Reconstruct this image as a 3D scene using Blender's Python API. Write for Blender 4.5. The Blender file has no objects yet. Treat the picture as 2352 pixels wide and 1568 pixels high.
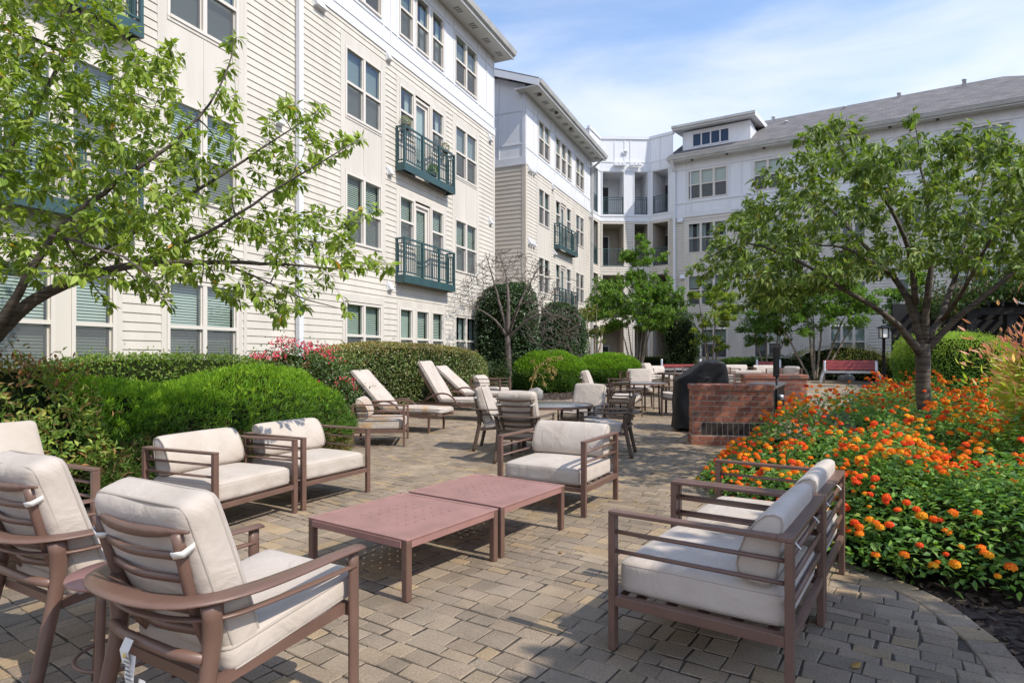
import bpy, math, random
import numpy as np
from mathutils import Vector, Matrix

random.seed(7)
RNG = np.random.default_rng(11)
scene = bpy.context.scene
COL = scene.collection
R = math.radians

# ---------------------------------------------------------------- camera
# pixel measurements are quoted for the photograph at 2352 px width:
# focal 1400 px, horizon at row 820, eye 1.40 m above the near paving
F, CX, HZ, EYE = 1400.0, 1176.0, 820.0, 1.40
cam_d = bpy.data.cameras.new('camera')
cam_d.sensor_width = 36.0
cam_d.lens = 36.0 * F / 2352.0
cam_d.shift_y = (HZ - 784.0) / 2352.0
cam_d.clip_start = 0.05
cam_d.clip_end = 3000.0
cam = bpy.data.objects.new('camera', cam_d)
COL.objects.link(cam)
cam.location = (0, 0, EYE)
cam.rotation_euler = (R(90), 0, 0)
scene.camera = cam

# ---------------------------------------------------------------- light
ELEV = 48.0
SUN_AZ = (0.825, -0.566)
sdir = Vector((SUN_AZ[0] * math.cos(R(ELEV)), SUN_AZ[1] * math.cos(R(ELEV)), math.sin(R(ELEV)))).normalized()
sun_d = bpy.data.lights.new('sun', 'SUN')
sun_d.energy = 2.35
sun_d.angle = R(0.55)
sun_d.color = (1.0, 0.93, 0.81)
sun = bpy.data.objects.new('sun', sun_d)
COL.objects.link(sun)
sun.rotation_euler = sdir.to_track_quat('Z', 'Y').to_euler()
sun.location = (20, -14, 30)

world = bpy.data.worlds.new('World')
scene.world = world
world.use_nodes = True
wn, wl = world.node_tree.nodes, world.node_tree.links
wn.clear()
w_out = wn.new('ShaderNodeOutputWorld')
w_bg = wn.new('ShaderNodeBackground')
w_bg.inputs['Strength'].default_value = 0.15
sky = wn.new('ShaderNodeTexSky')
sky.sky_type = 'NISHITA'
sky.sun_disc = False
sky.sun_elevation = R(ELEV)
sky.sun_rotation = math.atan2(SUN_AZ[0], SUN_AZ[1])
sky.air_density = 1.0
sky.dust_density = 0.3
sky.ozone_density = 2.5
# thin high cloud laid on the sky dome
tc = wn.new('ShaderNodeTexCoord')
mp = wn.new('ShaderNodeMapping')
mp.inputs['Scale'].default_value = (1.6, 1.3, 5.2)
mp.inputs['Location'].default_value = (0.35, 0.2, 0.75)
mp.inputs['Rotation'].default_value = (0.0, R(9), R(20))
wl.new(tc.outputs['Generated'], mp.inputs['Vector'])
nz = wn.new('ShaderNodeTexNoise')
nz.inputs['Scale'].default_value = 1.7
nz.inputs['Detail'].default_value = 7.0
nz.inputs['Roughness'].default_value = 0.52
nz.inputs['Distortion'].default_value = 0.35
wl.new(mp.outputs['Vector'], nz.inputs['Vector'])
sep = wn.new('ShaderNodeSeparateXYZ')
wl.new(tc.outputs['Generated'], sep.inputs['Vector'])
hmap = wn.new('ShaderNodeMapRange')     # more cloud low down, clear blue overhead
hmap.inputs['From Min'].default_value = 0.12
hmap.inputs['From Max'].default_value = 0.62
hmap.inputs['To Min'].default_value = 0.40
hmap.inputs['To Max'].default_value = -0.12
wl.new(sep.outputs['Z'], hmap.inputs['Value'])
addn = wn.new('ShaderNodeMath'); addn.operation = 'ADD'
wl.new(nz.outputs['Fac'], addn.inputs[0])
wl.new(hmap.outputs['Result'], addn.inputs[1])
cr = wn.new('ShaderNodeMapRange')
cr.interpolation_type = 'SMOOTHSTEP'
cr.inputs['From Min'].default_value = 0.34
cr.inputs['From Max'].default_value = 0.86
cr.inputs['To Max'].default_value = 0.92
side = wn.new('ShaderNodeMapRange')    # the clear patch lies to the right
side.inputs['From Min'].default_value = -0.25; side.inputs['From Max'].default_value = 0.55
side.inputs['To Min'].default_value = 0.14; side.inputs['To Max'].default_value = -0.10
wl.new(sep.outputs['X'], side.inputs['Value'])
add2 = wn.new('ShaderNodeMath'); add2.operation = 'ADD'
wl.new(addn.outputs[0], add2.inputs[0]); wl.new(side.outputs['Result'], add2.inputs[1])
wl.new(add2.outputs[0], cr.inputs['Value'])
mixc = wn.new('ShaderNodeMix'); mixc.data_type = 'RGBA'
wl.new(cr.outputs['Result'], mixc.inputs['Factor'])
skyb = wn.new('ShaderNodeMix'); skyb.data_type = 'RGBA'; skyb.blend_type = 'MULTIPLY'
skyb.inputs['Factor'].default_value = 1.0
wl.new(sky.outputs['Color'], skyb.inputs[6])
skyb.inputs[7].default_value = (1.05, 1.0, 0.97, 1)
wl.new(skyb.outputs[2], mixc.inputs[6])
mixc.inputs[7].default_value = (3.35, 3.5, 3.95, 1)
wl.new(mixc.outputs[2], w_bg.inputs['Color'])
wl.new(w_bg.outputs['Background'], w_out.inputs['Surface'])

vs = scene.view_settings
vs.view_transform = 'Standard'
vs.look = 'None'
vs.exposure = 1.0
vs.gamma = 1.0
vs.use_curve_mapping = False
scene.cycles.use_denoising = True
scene.cycles.max_bounces = 7
scene.cycles.diffuse_bounces = 4
scene.cycles.glossy_bounces = 3
scene.cycles.transmission_bounces = 4
scene.cycles.transparent_max_bounces = 12
scene.cycles.caustics_reflective = False
scene.cycles.caustics_refractive = False
scene.cycles.sample_clamp_indirect = 6.0

# ---------------------------------------------------------------- measuring helpers
def P(u, v, Y):
    """point at depth Y seen at photo pixel (u, v)"""
    return np.array([(u - CX) / F * Y, Y, EYE + (HZ - v) / F * Y])

def gz(y):
    """the paving lies level near the camera, then rises gently towards the far wing"""
    return np.clip((np.asarray(y, float) - 10.0) * 0.03, 0.0, 0.5)

# ---------------------------------------------------------------- materials
def lin(c):
    return tuple(((x / 255.0) / 12.92) if x / 255.0 <= 0.04045 else (((x / 255.0) + 0.055) / 1.055) ** 2.4 for x in c)

def nodes(name):
    m = bpy.data.materials.new(name)
    m.use_nodes = True
    nt = m.node_tree
    return m, nt.nodes, nt.links, nt.nodes['Principled BSDF']

def mat(name, col, rough=0.6, var=0.0, vscale=3.0, bump=0.0, bscale=60.0, metal=0.0, spec=0.5, var2=None, stretch=None):
    m, n, l, b = nodes(name)
    b.inputs['Base Color'].default_value = (*col, 1)
    b.inputs['Roughness'].default_value = rough
    b.inputs['Metallic'].default_value = metal
    b.inputs['Specular IOR Level'].default_value = spec
    co = n.new('ShaderNodeTexCoord')
    if var > 0:
        t = n.new('ShaderNodeTexNoise'); t.inputs['Scale'].default_value = vscale
        t.inputs['Detail'].default_value = 6
        if stretch:                       # weathering that runs down the wall
            st = n.new('ShaderNodeMapping'); st.inputs['Scale'].default_value = stretch
            l.new(co.outputs['Object'], st.inputs['Vector']); l.new(st.outputs['Vector'], t.inputs['Vector'])
        else:
            l.new(co.outputs['Object'], t.inputs['Vector'])
        mx = n.new('ShaderNodeMix'); mx.data_type = 'RGBA'
        c2 = var2 if var2 else tuple(c * (1 - var) for c in col)
        mx.inputs[6].default_value = (*[min(1, c * (1 + var * 0.5)) for c in col], 1)
        mx.inputs[7].default_value = (*c2, 1)
        mr = n.new('ShaderNodeMapRange'); mr.inputs['From Min'].default_value = 0.35; mr.inputs['From Max'].default_value = 0.7
        l.new(t.outputs['Fac'], mr.inputs['Value'])
        l.new(mr.outputs['Result'], mx.inputs['Factor'])
        l.new(mx.outputs[2], b.inputs['Base Color'])
    if bump > 0:
        t2 = n.new('ShaderNodeTexNoise'); t2.inputs['Scale'].default_value = bscale
        t2.inputs['Detail'].default_value = 4
        l.new(co.outputs['Object'], t2.inputs['Vector'])
        bp = n.new('ShaderNodeBump'); bp.inputs['Strength'].default_value = bump
        bp.inputs['Distance'].default_value = 0.01
        l.new(t2.outputs['Fac'], bp.inputs['Height'])
        l.new(bp.outputs['Normal'], b.inputs['Normal'])
    return m

def attr_mat(name, rough=0.55, trans=0.0, spec=0.4, speck=0.0, sscale=120.0, bump=0.0, grime=0.0):
    """colour comes from the per-piece colour attribute (each leaf, stone or brick has its own)"""
    m, n, l, b = nodes(name)
    a = n.new('ShaderNodeAttribute'); a.attribute_name = 'col'
    src = a.outputs['Color']
    co = n.new('ShaderNodeTexCoord')
    if speck > 0:
        t = n.new('ShaderNodeTexNoise'); t.inputs['Scale'].default_value = sscale; t.inputs['Detail'].default_value = 5
        t.inputs['Roughness'].default_value = 0.7
        l.new(co.outputs['Object'], t.inputs['Vector'])
        mr = n.new('ShaderNodeMapRange'); mr.inputs['From Min'].default_value = 0.3; mr.inputs['From Max'].default_value = 0.7
        mr.inputs['To Min'].default_value = 1 - speck; mr.inputs['To Max'].default_value = 1 + speck
        l.new(t.outputs['Fac'], mr.inputs['Value'])
        mx = n.new('ShaderNodeVectorMath'); mx.operation = 'SCALE'
        l.new(src, mx.inputs[0]); l.new(mr.outputs['Result'], mx.inputs['Scale'])
        src = mx.outputs['Vector']
        if grime > 0:                     # broad damp and worn patches
            g1 = n.new('ShaderNodeTexNoise'); g1.inputs['Scale'].default_value = 1.3; g1.inputs['Detail'].default_value = 7; g1.inputs['Roughness'].default_value = 0.65
            l.new(co.outputs['Object'], g1.inputs['Vector'])
            g2 = n.new('ShaderNodeMapRange'); g2.inputs['From Min'].default_value = 0.36; g2.inputs['From Max'].default_value = 0.64
            g2.inputs['To Min'].default_value = 1 - grime; g2.inputs['To Max'].default_value = 1 + grime * 0.55
            l.new(g1.outputs['Fac'], g2.inputs['Value'])
            g3 = n.new('ShaderNodeVectorMath'); g3.operation = 'SCALE'
            l.new(src, g3.inputs[0]); l.new(g2.outputs['Result'], g3.inputs['Scale'])
            src = g3.outputs['Vector']
        if bump > 0:
            bp = n.new('ShaderNodeBump'); bp.inputs['Strength'].default_value = bump; bp.inputs['Distance'].default_value = 0.006
            l.new(t.outputs['Fac'], bp.inputs['Height']); l.new(bp.outputs['Normal'], b.inputs['Normal'])
    l.new(src, b.inputs['Base Color'])
    b.inputs['Roughness'].default_value = rough
    b.inputs['Specular IOR Level'].default_value = spec
    if trans > 0:
        tr = n.new('ShaderNodeBsdfTranslucent')
        g = n.new('ShaderNodeMix'); g.data_type = 'RGBA'; g.blend_type = 'MULTIPLY'; g.inputs['Factor'].default_value = 1
        l.new(src, g.inputs[6]); g.inputs[7].default_value = (1.9, 2.0, 0.9, 1)
        l.new(g.outputs[2], tr.inputs['Color'])
        mxs = n.new('ShaderNodeMixShader'); mxs.inputs['Fac'].default_value = trans
        l.new(b.outputs['BSDF'], mxs.inputs[1]); l.new(tr.outputs['BSDF'], mxs.inputs[2])
        l.new(mxs.outputs['Shader'], n['Material Output'].inputs['Surface'])
    return m

def glass_mat(name, tint, refl=1.0, rough=0.01):
    m = bpy.data.materials.new(name); m.use_nodes = True
    n, l = m.node_tree.nodes, m.node_tree.links
    n.clear()
    o = n.new('ShaderNodeOutputMaterial')
    tr = n.new('ShaderNodeBsdfTransparent'); tr.inputs['Color'].default_value = (*tint, 1)
    gl = n.new('ShaderNodeBsdfGlossy'); gl.inputs['Roughness'].default_value = rough
    gl.inputs['Color'].default_value = (0.95, 0.97, 1.0, 1)
    fr = n.new('ShaderNodeLayerWeight'); fr.inputs['Blend'].default_value = 0.5
    pw = n.new('ShaderNodeMath'); pw.operation = 'POWER'; pw.inputs[1].default_value = 4.0
    l.new(fr.outputs['Facing'], pw.inputs[0])
    ma = n.new('ShaderNodeMath'); ma.operation = 'MULTIPLY_ADD'; ma.inputs[1].default_value = 0.7; ma.inputs[2].default_value = 0.05 * refl
    ma.use_clamp = True
    l.new(pw.outputs[0], ma.inputs[0])
    mx = n.new('ShaderNodeMixShader')
    l.new(ma.outputs[0], mx.inputs['Fac']); l.new(tr.outputs[0], mx.inputs[1]); l.new(gl.outputs[0], mx.inputs[2])
    l.new(mx.outputs[0], o.inputs['Surface'])
    return m

def screen_mat(name, col, alpha):
    m = bpy.data.materials.new(name); m.use_nodes = True
    n, l = m.node_tree.nodes, m.node_tree.links
    n.clear()
    o = n.new('ShaderNodeOutputMaterial')
    tr = n.new('ShaderNodeBsdfTransparent')
    d = n.new('ShaderNodeBsdfDiffuse'); d.inputs['Color'].default_value = (*col, 1)
    mx = n.new('ShaderNodeMixShader'); mx.inputs['Fac'].default_value = alpha
    l.new(tr.outputs[0], mx.inputs[1]); l.new(d.outputs[0], mx.inputs[2])
    l.new(mx.outputs[0], o.inputs['Surface'])
    return m

def fabric_mat(name, col, stain=None):
    m, n, l, b = nodes(name)
    co = n.new('ShaderNodeTexCoord')
    t = n.new('ShaderNodeTexNoise'); t.inputs['Scale'].default_value = 3.5; t.inputs['Detail'].default_value = 5
    l.new(co.outputs['Object'], t.inputs['Vector'])
    mx = n.new('ShaderNodeMix'); mx.data_type = 'RGBA'
    mx.inputs[6].default_value = (*[c * 1.04 for c in col], 1)
    mx.inputs[7].default_value = (*[c * f for c, f in zip(col, (0.86, 0.84, 0.80))], 1)
    mr = n.new('ShaderNodeMapRange'); mr.inputs['From Min'].default_value = 0.35; mr.inputs['From Max'].default_value = 0.75
    l.new(t.outputs['Fac'], mr.inputs['Value']); l.new(mr.outputs['Result'], mx.inputs['Factor'])
    src = mx.outputs[2]
    # woven thread pattern
    w1 = n.new('ShaderNodeTexWave'); w1.wave_type = 'BANDS'; w1.bands_direction = 'X'; w1.inputs['Scale'].default_value = 120
    w2 = n.new('ShaderNodeTexWave'); w2.wave_type = 'BANDS'; w2.bands_direction = 'Z'; w2.inputs['Scale'].default_value = 120
    l.new(co.outputs['Object'], w1.inputs['Vector']); l.new(co.outputs['Object'], w2.inputs['Vector'])
    mu = n.new('ShaderNodeMath'); mu.operation = 'ADD'
    l.new(w1.outputs['Fac'], mu.inputs[0]); l.new(w2.outputs['Fac'], mu.inputs[1])
    big = n.new('ShaderNodeTexNoise'); big.inputs['Scale'].default_value = 5; big.inputs['Detail'].default_value = 4; big.inputs['Distortion'].default_value = 1.2
    l.new(co.outputs['Object'], big.inputs['Vector'])
    bp0 = n.new('ShaderNodeBump'); bp0.inputs['Strength'].default_value = 0.55; bp0.inputs['Distance'].default_value = 0.03
    l.new(big.outputs['Fac'], bp0.inputs['Height'])
    bp = n.new('ShaderNodeBump'); bp.inputs['Strength'].default_value = 0.12; bp.inputs['Distance'].default_value = 0.002
    l.new(mu.outputs[0], bp.inputs['Height']); l.new(bp0.outputs['Normal'], bp.inputs['Normal'])
    l.new(bp.outputs['Normal'], b.inputs['Normal'])
    if stain:
        s = n.new('ShaderNodeTexNoise'); s.inputs['Scale'].default_value = 4.0
        mp_ = n.new('ShaderNodeMapping'); mp_.inputs['Location'].default_value = (3.1, 1.7, 0)
        l.new(co.outputs['Object'], mp_.inputs['Vector']); l.new(mp_.outputs['Vector'], s.inputs['Vector'])
        sr = n.new('ShaderNodeMapRange'); sr.inputs['From Min'].default_value = 0.5; sr.inputs['From Max'].default_value = 0.66
        sr.inputs['To Max'].default_value = 0.75
        l.new(s.outputs['Fac'], sr.inputs['Value'])
        m2 = n.new('ShaderNodeMix'); m2.data_type = 'RGBA'
        l.new(sr.outputs['Result'], m2.inputs['Factor']); l.new(src, m2.inputs[6]); m2.inputs[7].default_value = (*stain, 1)
        src = m2.outputs[2]
    l.new(src, b.inputs['Base Color'])
    b.inputs['Roughness'].default_value = 0.9
    b.inputs['Specular IOR Level'].default_value = 0.15
    b.inputs['Sheen Weight'].default_value = 0.15
    return m

def bark_mat():
    m, n, l, b = nodes('cherry_bark')
    co = n.new('ShaderNodeTexCoord')
    mp_ = n.new('ShaderNodeMapping'); mp_.inputs['Scale'].default_value = (5, 5, 42)
    t = n.new('ShaderNodeTexNoise'); t.inputs['Scale'].default_value = 1.0; t.inputs['Detail'].default_value = 5
    l.new(co.outputs['Object'], mp_.inputs['Vector']); l.new(mp_.outputs['Vector'], t.inputs['Vector'])
    r_ = n.new('ShaderNodeMapRange'); r_.inputs['From Min'].default_value = 0.38; r_.inputs['From Max'].default_value = 0.66
    l.new(t.outputs['Fac'], r_.inputs['Value'])
    mx = n.new('ShaderNodeMix'); mx.data_type = 'RGBA'
    mx.inputs[6].default_value = (0.052, 0.041, 0.033, 1); mx.inputs[7].default_value = (0.135, 0.108, 0.088, 1)
    l.new(r_.outputs['Result'], mx.inputs['Factor']); l.new(mx.outputs[2], b.inputs['Base Color'])
    bp = n.new('ShaderNodeBump'); bp.inputs['Strength'].default_value = 0.6; bp.inputs['Distance'].default_value = 0.01
    l.new(t.outputs['Fac'], bp.inputs['Height']); l.new(bp.outputs['Normal'], b.inputs['Normal'])
    b.inputs['Roughness'].default_value = 0.85
    return m

M = {}
M['siding'] = mat('cream_siding', (0.62, 0.575, 0.505), 0.6, var=0.11, vscale=1.3, stretch=(1.6, 1.6, 0.35), bump=0.06, bscale=40)
M['trim'] = mat('cream_trim', (0.63, 0.585, 0.52), 0.55, var=0.09, vscale=1.3, stretch=(2.0, 2.0, 0.3))
M['tan_siding'] = mat('tan_siding', (0.60, 0.53, 0.44), 0.6, var=0.08, vscale=0.9)
M['white'] = mat('white_panel', (0.74, 0.75, 0.775), 0.5, var=0.05, vscale=1.0, stretch=(2.2, 2.2, 0.3))
M['white_trim'] = mat('white_trim', (0.70, 0.71, 0.735), 0.5, var=0.04, vscale=1.3)
M['vinyl'] = mat('window_vinyl', (0.68, 0.63, 0.57), 0.45)
M['roller'] = mat('grey_roller_shade', (0.24, 0.25, 0.26), 0.8)
M['dormer_shade'] = mat('dark_blue_shade', (0.035, 0.10, 0.20), 0.7)
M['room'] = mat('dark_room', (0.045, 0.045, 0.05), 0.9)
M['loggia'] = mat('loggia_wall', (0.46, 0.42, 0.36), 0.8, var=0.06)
M['blind'] = mat('blind_slats', (0.52, 0.53, 0.50), 0.6)
M['curtain'] = mat('curtain_cloth', (0.55, 0.56, 0.57), 0.9)
M['glass'] = glass_mat('window_glass', (0.74, 0.84, 0.80), 2.0)
M['glass_blue'] = glass_mat('window_glass_blue', (0.45, 0.6, 0.72), 0.5)
M['screen'] = screen_mat('insect_screen', (0.16, 0.165, 0.17), 0.48)
M['teal'] = mat('teal_railing_paint', (0.034, 0.082, 0.088), 0.4, var=0.15, vscale=4)
M['gutter'] = mat('gutter_metal', (0.50, 0.50, 0.48), 0.4, var=0.15, vscale=2)
M['soffit'] = mat('soffit_board', (0.62, 0.61, 0.58), 0.6)
M['vent_dark'] = mat('vent_slots', (0.22, 0.22, 0.21), 0.7)
M['bronze'] = mat('bronze_powder_coat', (0.155, 0.089, 0.067), 0.42, var=0.14, vscale=7, bump=0.05, bscale=220)
M['bronze_dark'] = mat('dark_bronze_powder_coat', (0.105, 0.070, 0.052), 0.45, var=0.14, vscale=7)
M['table_top'] = mat('table_top_paint', (0.32, 0.172, 0.150), 0.5, var=0.16, vscale=5, bump=0.05, bscale=260)
M['fabric'] = fabric_mat('beige_fabric', (0.515, 0.452, 0.40))
M['fabric_stain'] = fabric_mat('stained_fabric', (0.515, 0.452, 0.40), stain=(0.50, 0.30, 0.12))
M['piping'] = mat('cushion_piping', (0.40, 0.35, 0.30), 0.8)
M['piping_dark'] = mat('dark_cushion_piping', (0.10, 0.085, 0.08), 0.8)
M['tag'] = mat('tag_cloth', (0.74, 0.72, 0.68), 0.8)
M['tag_ink'] = mat('tag_ink', (0.2, 0.2, 0.2), 0.8)
M['tag_yellow'] = mat('tag_yellow', (0.8, 0.5, 0.02), 0.8)
M['grey_glass'] = mat('grey_table_glass', (0.21, 0.215, 0.22), 0.22, var=0.15, vscale=3)
M['black'] = mat('black_paint', (0.006, 0.006, 0.007), 0.5, spec=0.25)
M['cover'] = mat('black_cover_cloth', (0.013, 0.0135, 0.016), 0.5, var=0.35, vscale=3, bump=0.6, bscale=5, spec=0.25)
M['stone'] = mat('counter_stone', (0.10, 0.10, 0.098), 0.5, var=0.3, vscale=12)
M['rock'] = mat('grey_rock', (0.26, 0.25, 0.23), 0.85, var=0.3, vscale=6, bump=0.6, bscale=14)
M['red'] = mat('red_slat_paint', (0.30, 0.045, 0.04), 0.45, var=0.2, vscale=5)
M['steel'] = mat('galvanised_steel', (0.52, 0.53, 0.55), 0.35, metal=0.6)
M['lamp_glass'] = mat('lamp_frosted_glass', (0.75, 0.74, 0.68), 0.3)
M['bark'] = bark_mat()
M['bark_grey'] = mat('grey_bark', (0.135, 0.108, 0.092), 0.85, var=0.35, vscale=8, bump=0.5, bscale=24)
M['bark_pale'] = mat('pale_bark', (0.25, 0.20, 0.15), 0.8, var=0.35, vscale=8, bump=0.4, bscale=20)
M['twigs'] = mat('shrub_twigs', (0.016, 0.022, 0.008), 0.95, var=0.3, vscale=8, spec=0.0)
M['leaf'] = attr_mat('leaf', 0.5, trans=0.30, spec=0.35)
M['leaf_gloss'] = attr_mat('glossy_leaf', 0.38, trans=0.18, spec=0.5)
M['needle'] = attr_mat('juniper_spray', 0.65, trans=0.25, spec=0.2)
M['petal'] = attr_mat('petal', 0.6, trans=0.15, spec=0.2)
M['paver'] = attr_mat('paver_stone', 0.9, spec=0.2, speck=0.30, sscale=90, bump=0.5, grime=0.24)
M['brick'] = attr_mat('brick', 0.9, spec=0.2, speck=0.25, sscale=60, bump=0.5, grime=0.2)
M['mortar'] = mat('mortar', (0.44, 0.36, 0.30), 0.95, var=0.25, vscale=20, bump=0.3)
M['joint'] = mat('joint_sand', (0.062, 0.050, 0.037), 0.95, var=0.5, vscale=14)
M['mulch'] = mat('mulch', (0.062, 0.044, 0.034), 0.95, var=0.5, vscale=9, bump=1.0, bscale=50)
M['chip'] = attr_mat('mulch_chip', 0.9, spec=0.15)
M['pergola'] = mat('dark_stained_timber', (0.015, 0.0145, 0.015), 0.7, var=0.3, vscale=5)
M['bulb'] = mat('bulb_glass', (0.75, 0.74, 0.70), 0.2)
M['straw'] = mat('dead_stalk', (0.34, 0.26, 0.10), 0.8, var=0.2)

def roof_material():
    m, n, l, b = nodes('roof_shingle')
    co = n.new('ShaderNodeTexCoord')
    br = n.new('ShaderNodeTexBrick')
    br.inputs['Scale'].default_value = 1.0
    br.inputs['Brick Width'].default_value = 0.33
    br.inputs['Row Height'].default_value = 0.14
    br.inputs['Mortar Size'].default_value = 0.006
    br.inputs['Color1'].default_value = (0.125, 0.118, 0.12, 1)
    br.inputs['Color2'].default_value = (0.18, 0.168, 0.168, 1)
    br.inputs['Mortar'].default_value = (0.08, 0.075, 0.075, 1)
    l.new(co.outputs['Object'], br.inputs['Vector'])
    t = n.new('ShaderNodeTexNoise'); t.inputs['Scale'].default_value = 1.5; t.inputs['Detail'].default_value = 6
    l.new(co.outputs['Object'], t.inputs['Vector'])
    mx = n.new('ShaderNodeMix'); mx.data_type = 'RGBA'; mx.blend_type = 'OVERLAY'; mx.inputs['Factor'].default_value = 0.5
    l.new(br.outputs['Color'], mx.inputs[6]); l.new(t.outputs['Fac'], mx.inputs[7])
    l.new(mx.outputs[2], b.inputs['Base Color'])
    b.inputs['Roughness'].default_value = 0.9
    return m
M['roof'] = roof_material()

# ---------------------------------------------------------------- object helpers
def link(o, parent=None):
    COL.objects.link(o)
    if parent is not None:
        o.parent = parent
    return o

def tag(o, label=None, cat=None, group=None, kind=None):
    if label: o['label'] = label
    if cat: o['category'] = cat
    if group: o['group'] = group
    if kind: o['kind'] = kind
    return o

def thing(name, label, cat, loc=(0, 0, 0), rz=0.0, group=None):
    o = bpy.data.objects.new(name, None)
    o.empty_display_size = 0.1
    COL.objects.link(o)
    o.location = tuple(float(c) for c in loc)
    o.rotation_euler = (0, 0, rz)
    return tag(o, label, cat, group)

def children(o):
    return list(KIDS.get(o.name, []))
KIDS = {}

def copy_tree(o, parent=None, skip=()):
    c = o.copy(); COL.objects.link(c)
    c.parent = parent
    if parent is not None:
        KIDS.setdefault(parent.name, []).append(c)
    for ch in children(o):
        if ch.name.split('.')[0] not in skip:
            copy_tree(ch, c, skip)
    return c

def turn(facing):
    """rotation for a piece whose local -Y is its front"""
    return math.atan2(facing[0], -facing[1])

class MB:
    def __init__(self):
        self.v, self.f, self.sm, self.mi = [], [], [], []
    def add(self, vs_, fs, smooth=False, mi=0):
        b = len(self.v)
        self.v.extend([tuple(float(c) for c in p) for p in vs_])
        for q in fs:
            self.f.append(tuple(b + i for i in q)); self.sm.append(smooth); self.mi.append(mi)
        return self
    def box(self, x0, x1, y0, y1, z0, z1, mi=0):
        v = [(x0, y0, z0), (x1, y0, z0), (x1, y1, z0), (x0, y1, z0), (x0, y0, z1), (x1, y0, z1), (x1, y1, z1), (x0, y1, z1)]
        return self.add(v, [(0, 3, 2, 1), (4, 5, 6, 7), (0, 1, 5, 4), (1, 2, 6, 5), (2, 3, 7, 6), (3, 0, 4, 7)], mi=mi)
    def hexa(self, bottom, top, mi=0):
        return self.add(list(bottom) + list(top), [(0, 3, 2, 1), (4, 5, 6, 7), (0, 1, 5, 4), (1, 2, 6, 5), (2, 3, 7, 6), (3, 0, 4, 7)], mi=mi)
    def tube(self, pts, rad, n=8, mi=0, flat=None, smooth=True, up=None, cap=True):
        pts = [np.array(p, float) for p in pts]
        k = len(pts)
        if np.isscalar(rad): rad = [rad] * k
        vs_ = []
        ref = np.array(up if up is not None else (0.0, 0.0, 1.0), float)
        prev = None
        for i in range(k):
            t = pts[min(i + 1, k - 1)] - pts[max(i - 1, 0)]
            t = t / (np.linalg.norm(t) + 1e-9)
            r_ = ref if abs(t @ ref) < 0.95 else np.array((1.0, 0.0, 0.0))
            if prev is not None and up is None: r_ = prev
            a = r_ - t * (r_ @ t)
            if np.linalg.norm(a) < 1e-6:
                a = np.cross(t, (1, 0, 0))
            a = a / np.linalg.norm(a)
            prev = a
            b = np.cross(t, a)
            rr = rad[i]
            ra, rb = (rr if not np.isscalar(rr) else (rr, rr * (flat if flat else 1)))
            for j in range(n):
                th = 2 * math.pi * (j + 0.5) / n
                vs_.append(pts[i] + a * (ra * math.cos(th)) + b * (rb * math.sin(th)))
        fs = []
        for i in range(k - 1):
            for j in range(n):
                j2 = (j + 1) % n
                fs.append((i * n + j, i * n + j2, (i + 1) * n + j2, (i + 1) * n + j))
        if cap:
            fs.append(tuple(range(n - 1, -1, -1)))
            fs.append(tuple((k - 1) * n + j for j in range(n)))
        return self.add(vs_, fs, smooth, mi)
    def bar(self, pts, w, t, up=(0, 0, 1), mi=0):
        """rectangular bar: w across, t along 'up'"""
        s = math.sqrt(2)
        return self.tube(pts, [(t / 2 * s, w / 2 * s)] * len(pts) if np.isscalar(w) else [(t / 2 * s, ww / 2 * s) for ww in w], n=4, mi=mi, smooth=False, up=up)
    def lathe(self, prof, n=16, c=(0, 0), mi=0, smooth=True):
        vs_ = []
        for r_, z in prof:
            for j in range(n):
                th = 2 * math.pi * j / n
                vs_.append((c[0] + r_ * math.cos(th), c[1] + r_ * math.sin(th), z))
        fs = []
        for i in range(len(prof) - 1):
            for j in range(n):
                j2 = (j + 1) % n
                fs.append((i * n + j, i * n + j2, (i + 1) * n + j2, (i + 1) * n + j))
        fs.append(tuple(range(n - 1, -1, -1)))
        fs.append(tuple((len(prof) - 1) * n + j for j in range(n)))
        return self.add(vs_, fs, smooth, mi)
    def build(self, name, mats, parent=None, bevel=0.0, seg=2, sub=0, solid=0.0):
        me = bpy.data.meshes.new(name)
        me.from_pydata(self.v, [], self.f)
        if not isinstance(mats, (list, tuple)): mats = [mats]
        for m in mats: me.materials.append(m)
        me.polygons.foreach_set('use_smooth', np.array(self.sm, bool))
        me.polygons.foreach_set('material_index', np.array(self.mi, np.int32))
        me.update()
        o = bpy.data.objects.new(name, me)
        link(o, parent)
        if parent is not None: KIDS.setdefault(parent.name, []).append(o)
        if sub:
            s = o.modifiers.new('smooth', 'SUBSURF'); s.levels = sub; s.render_levels = sub
        if bevel > 0:
            bv = o.modifiers.new('edge', 'BEVEL'); bv.width = bevel; bv.segments = seg; bv.limit_method = 'ANGLE'
            bv.angle_limit = R(40); bv.harden_normals = False
        return o

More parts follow.
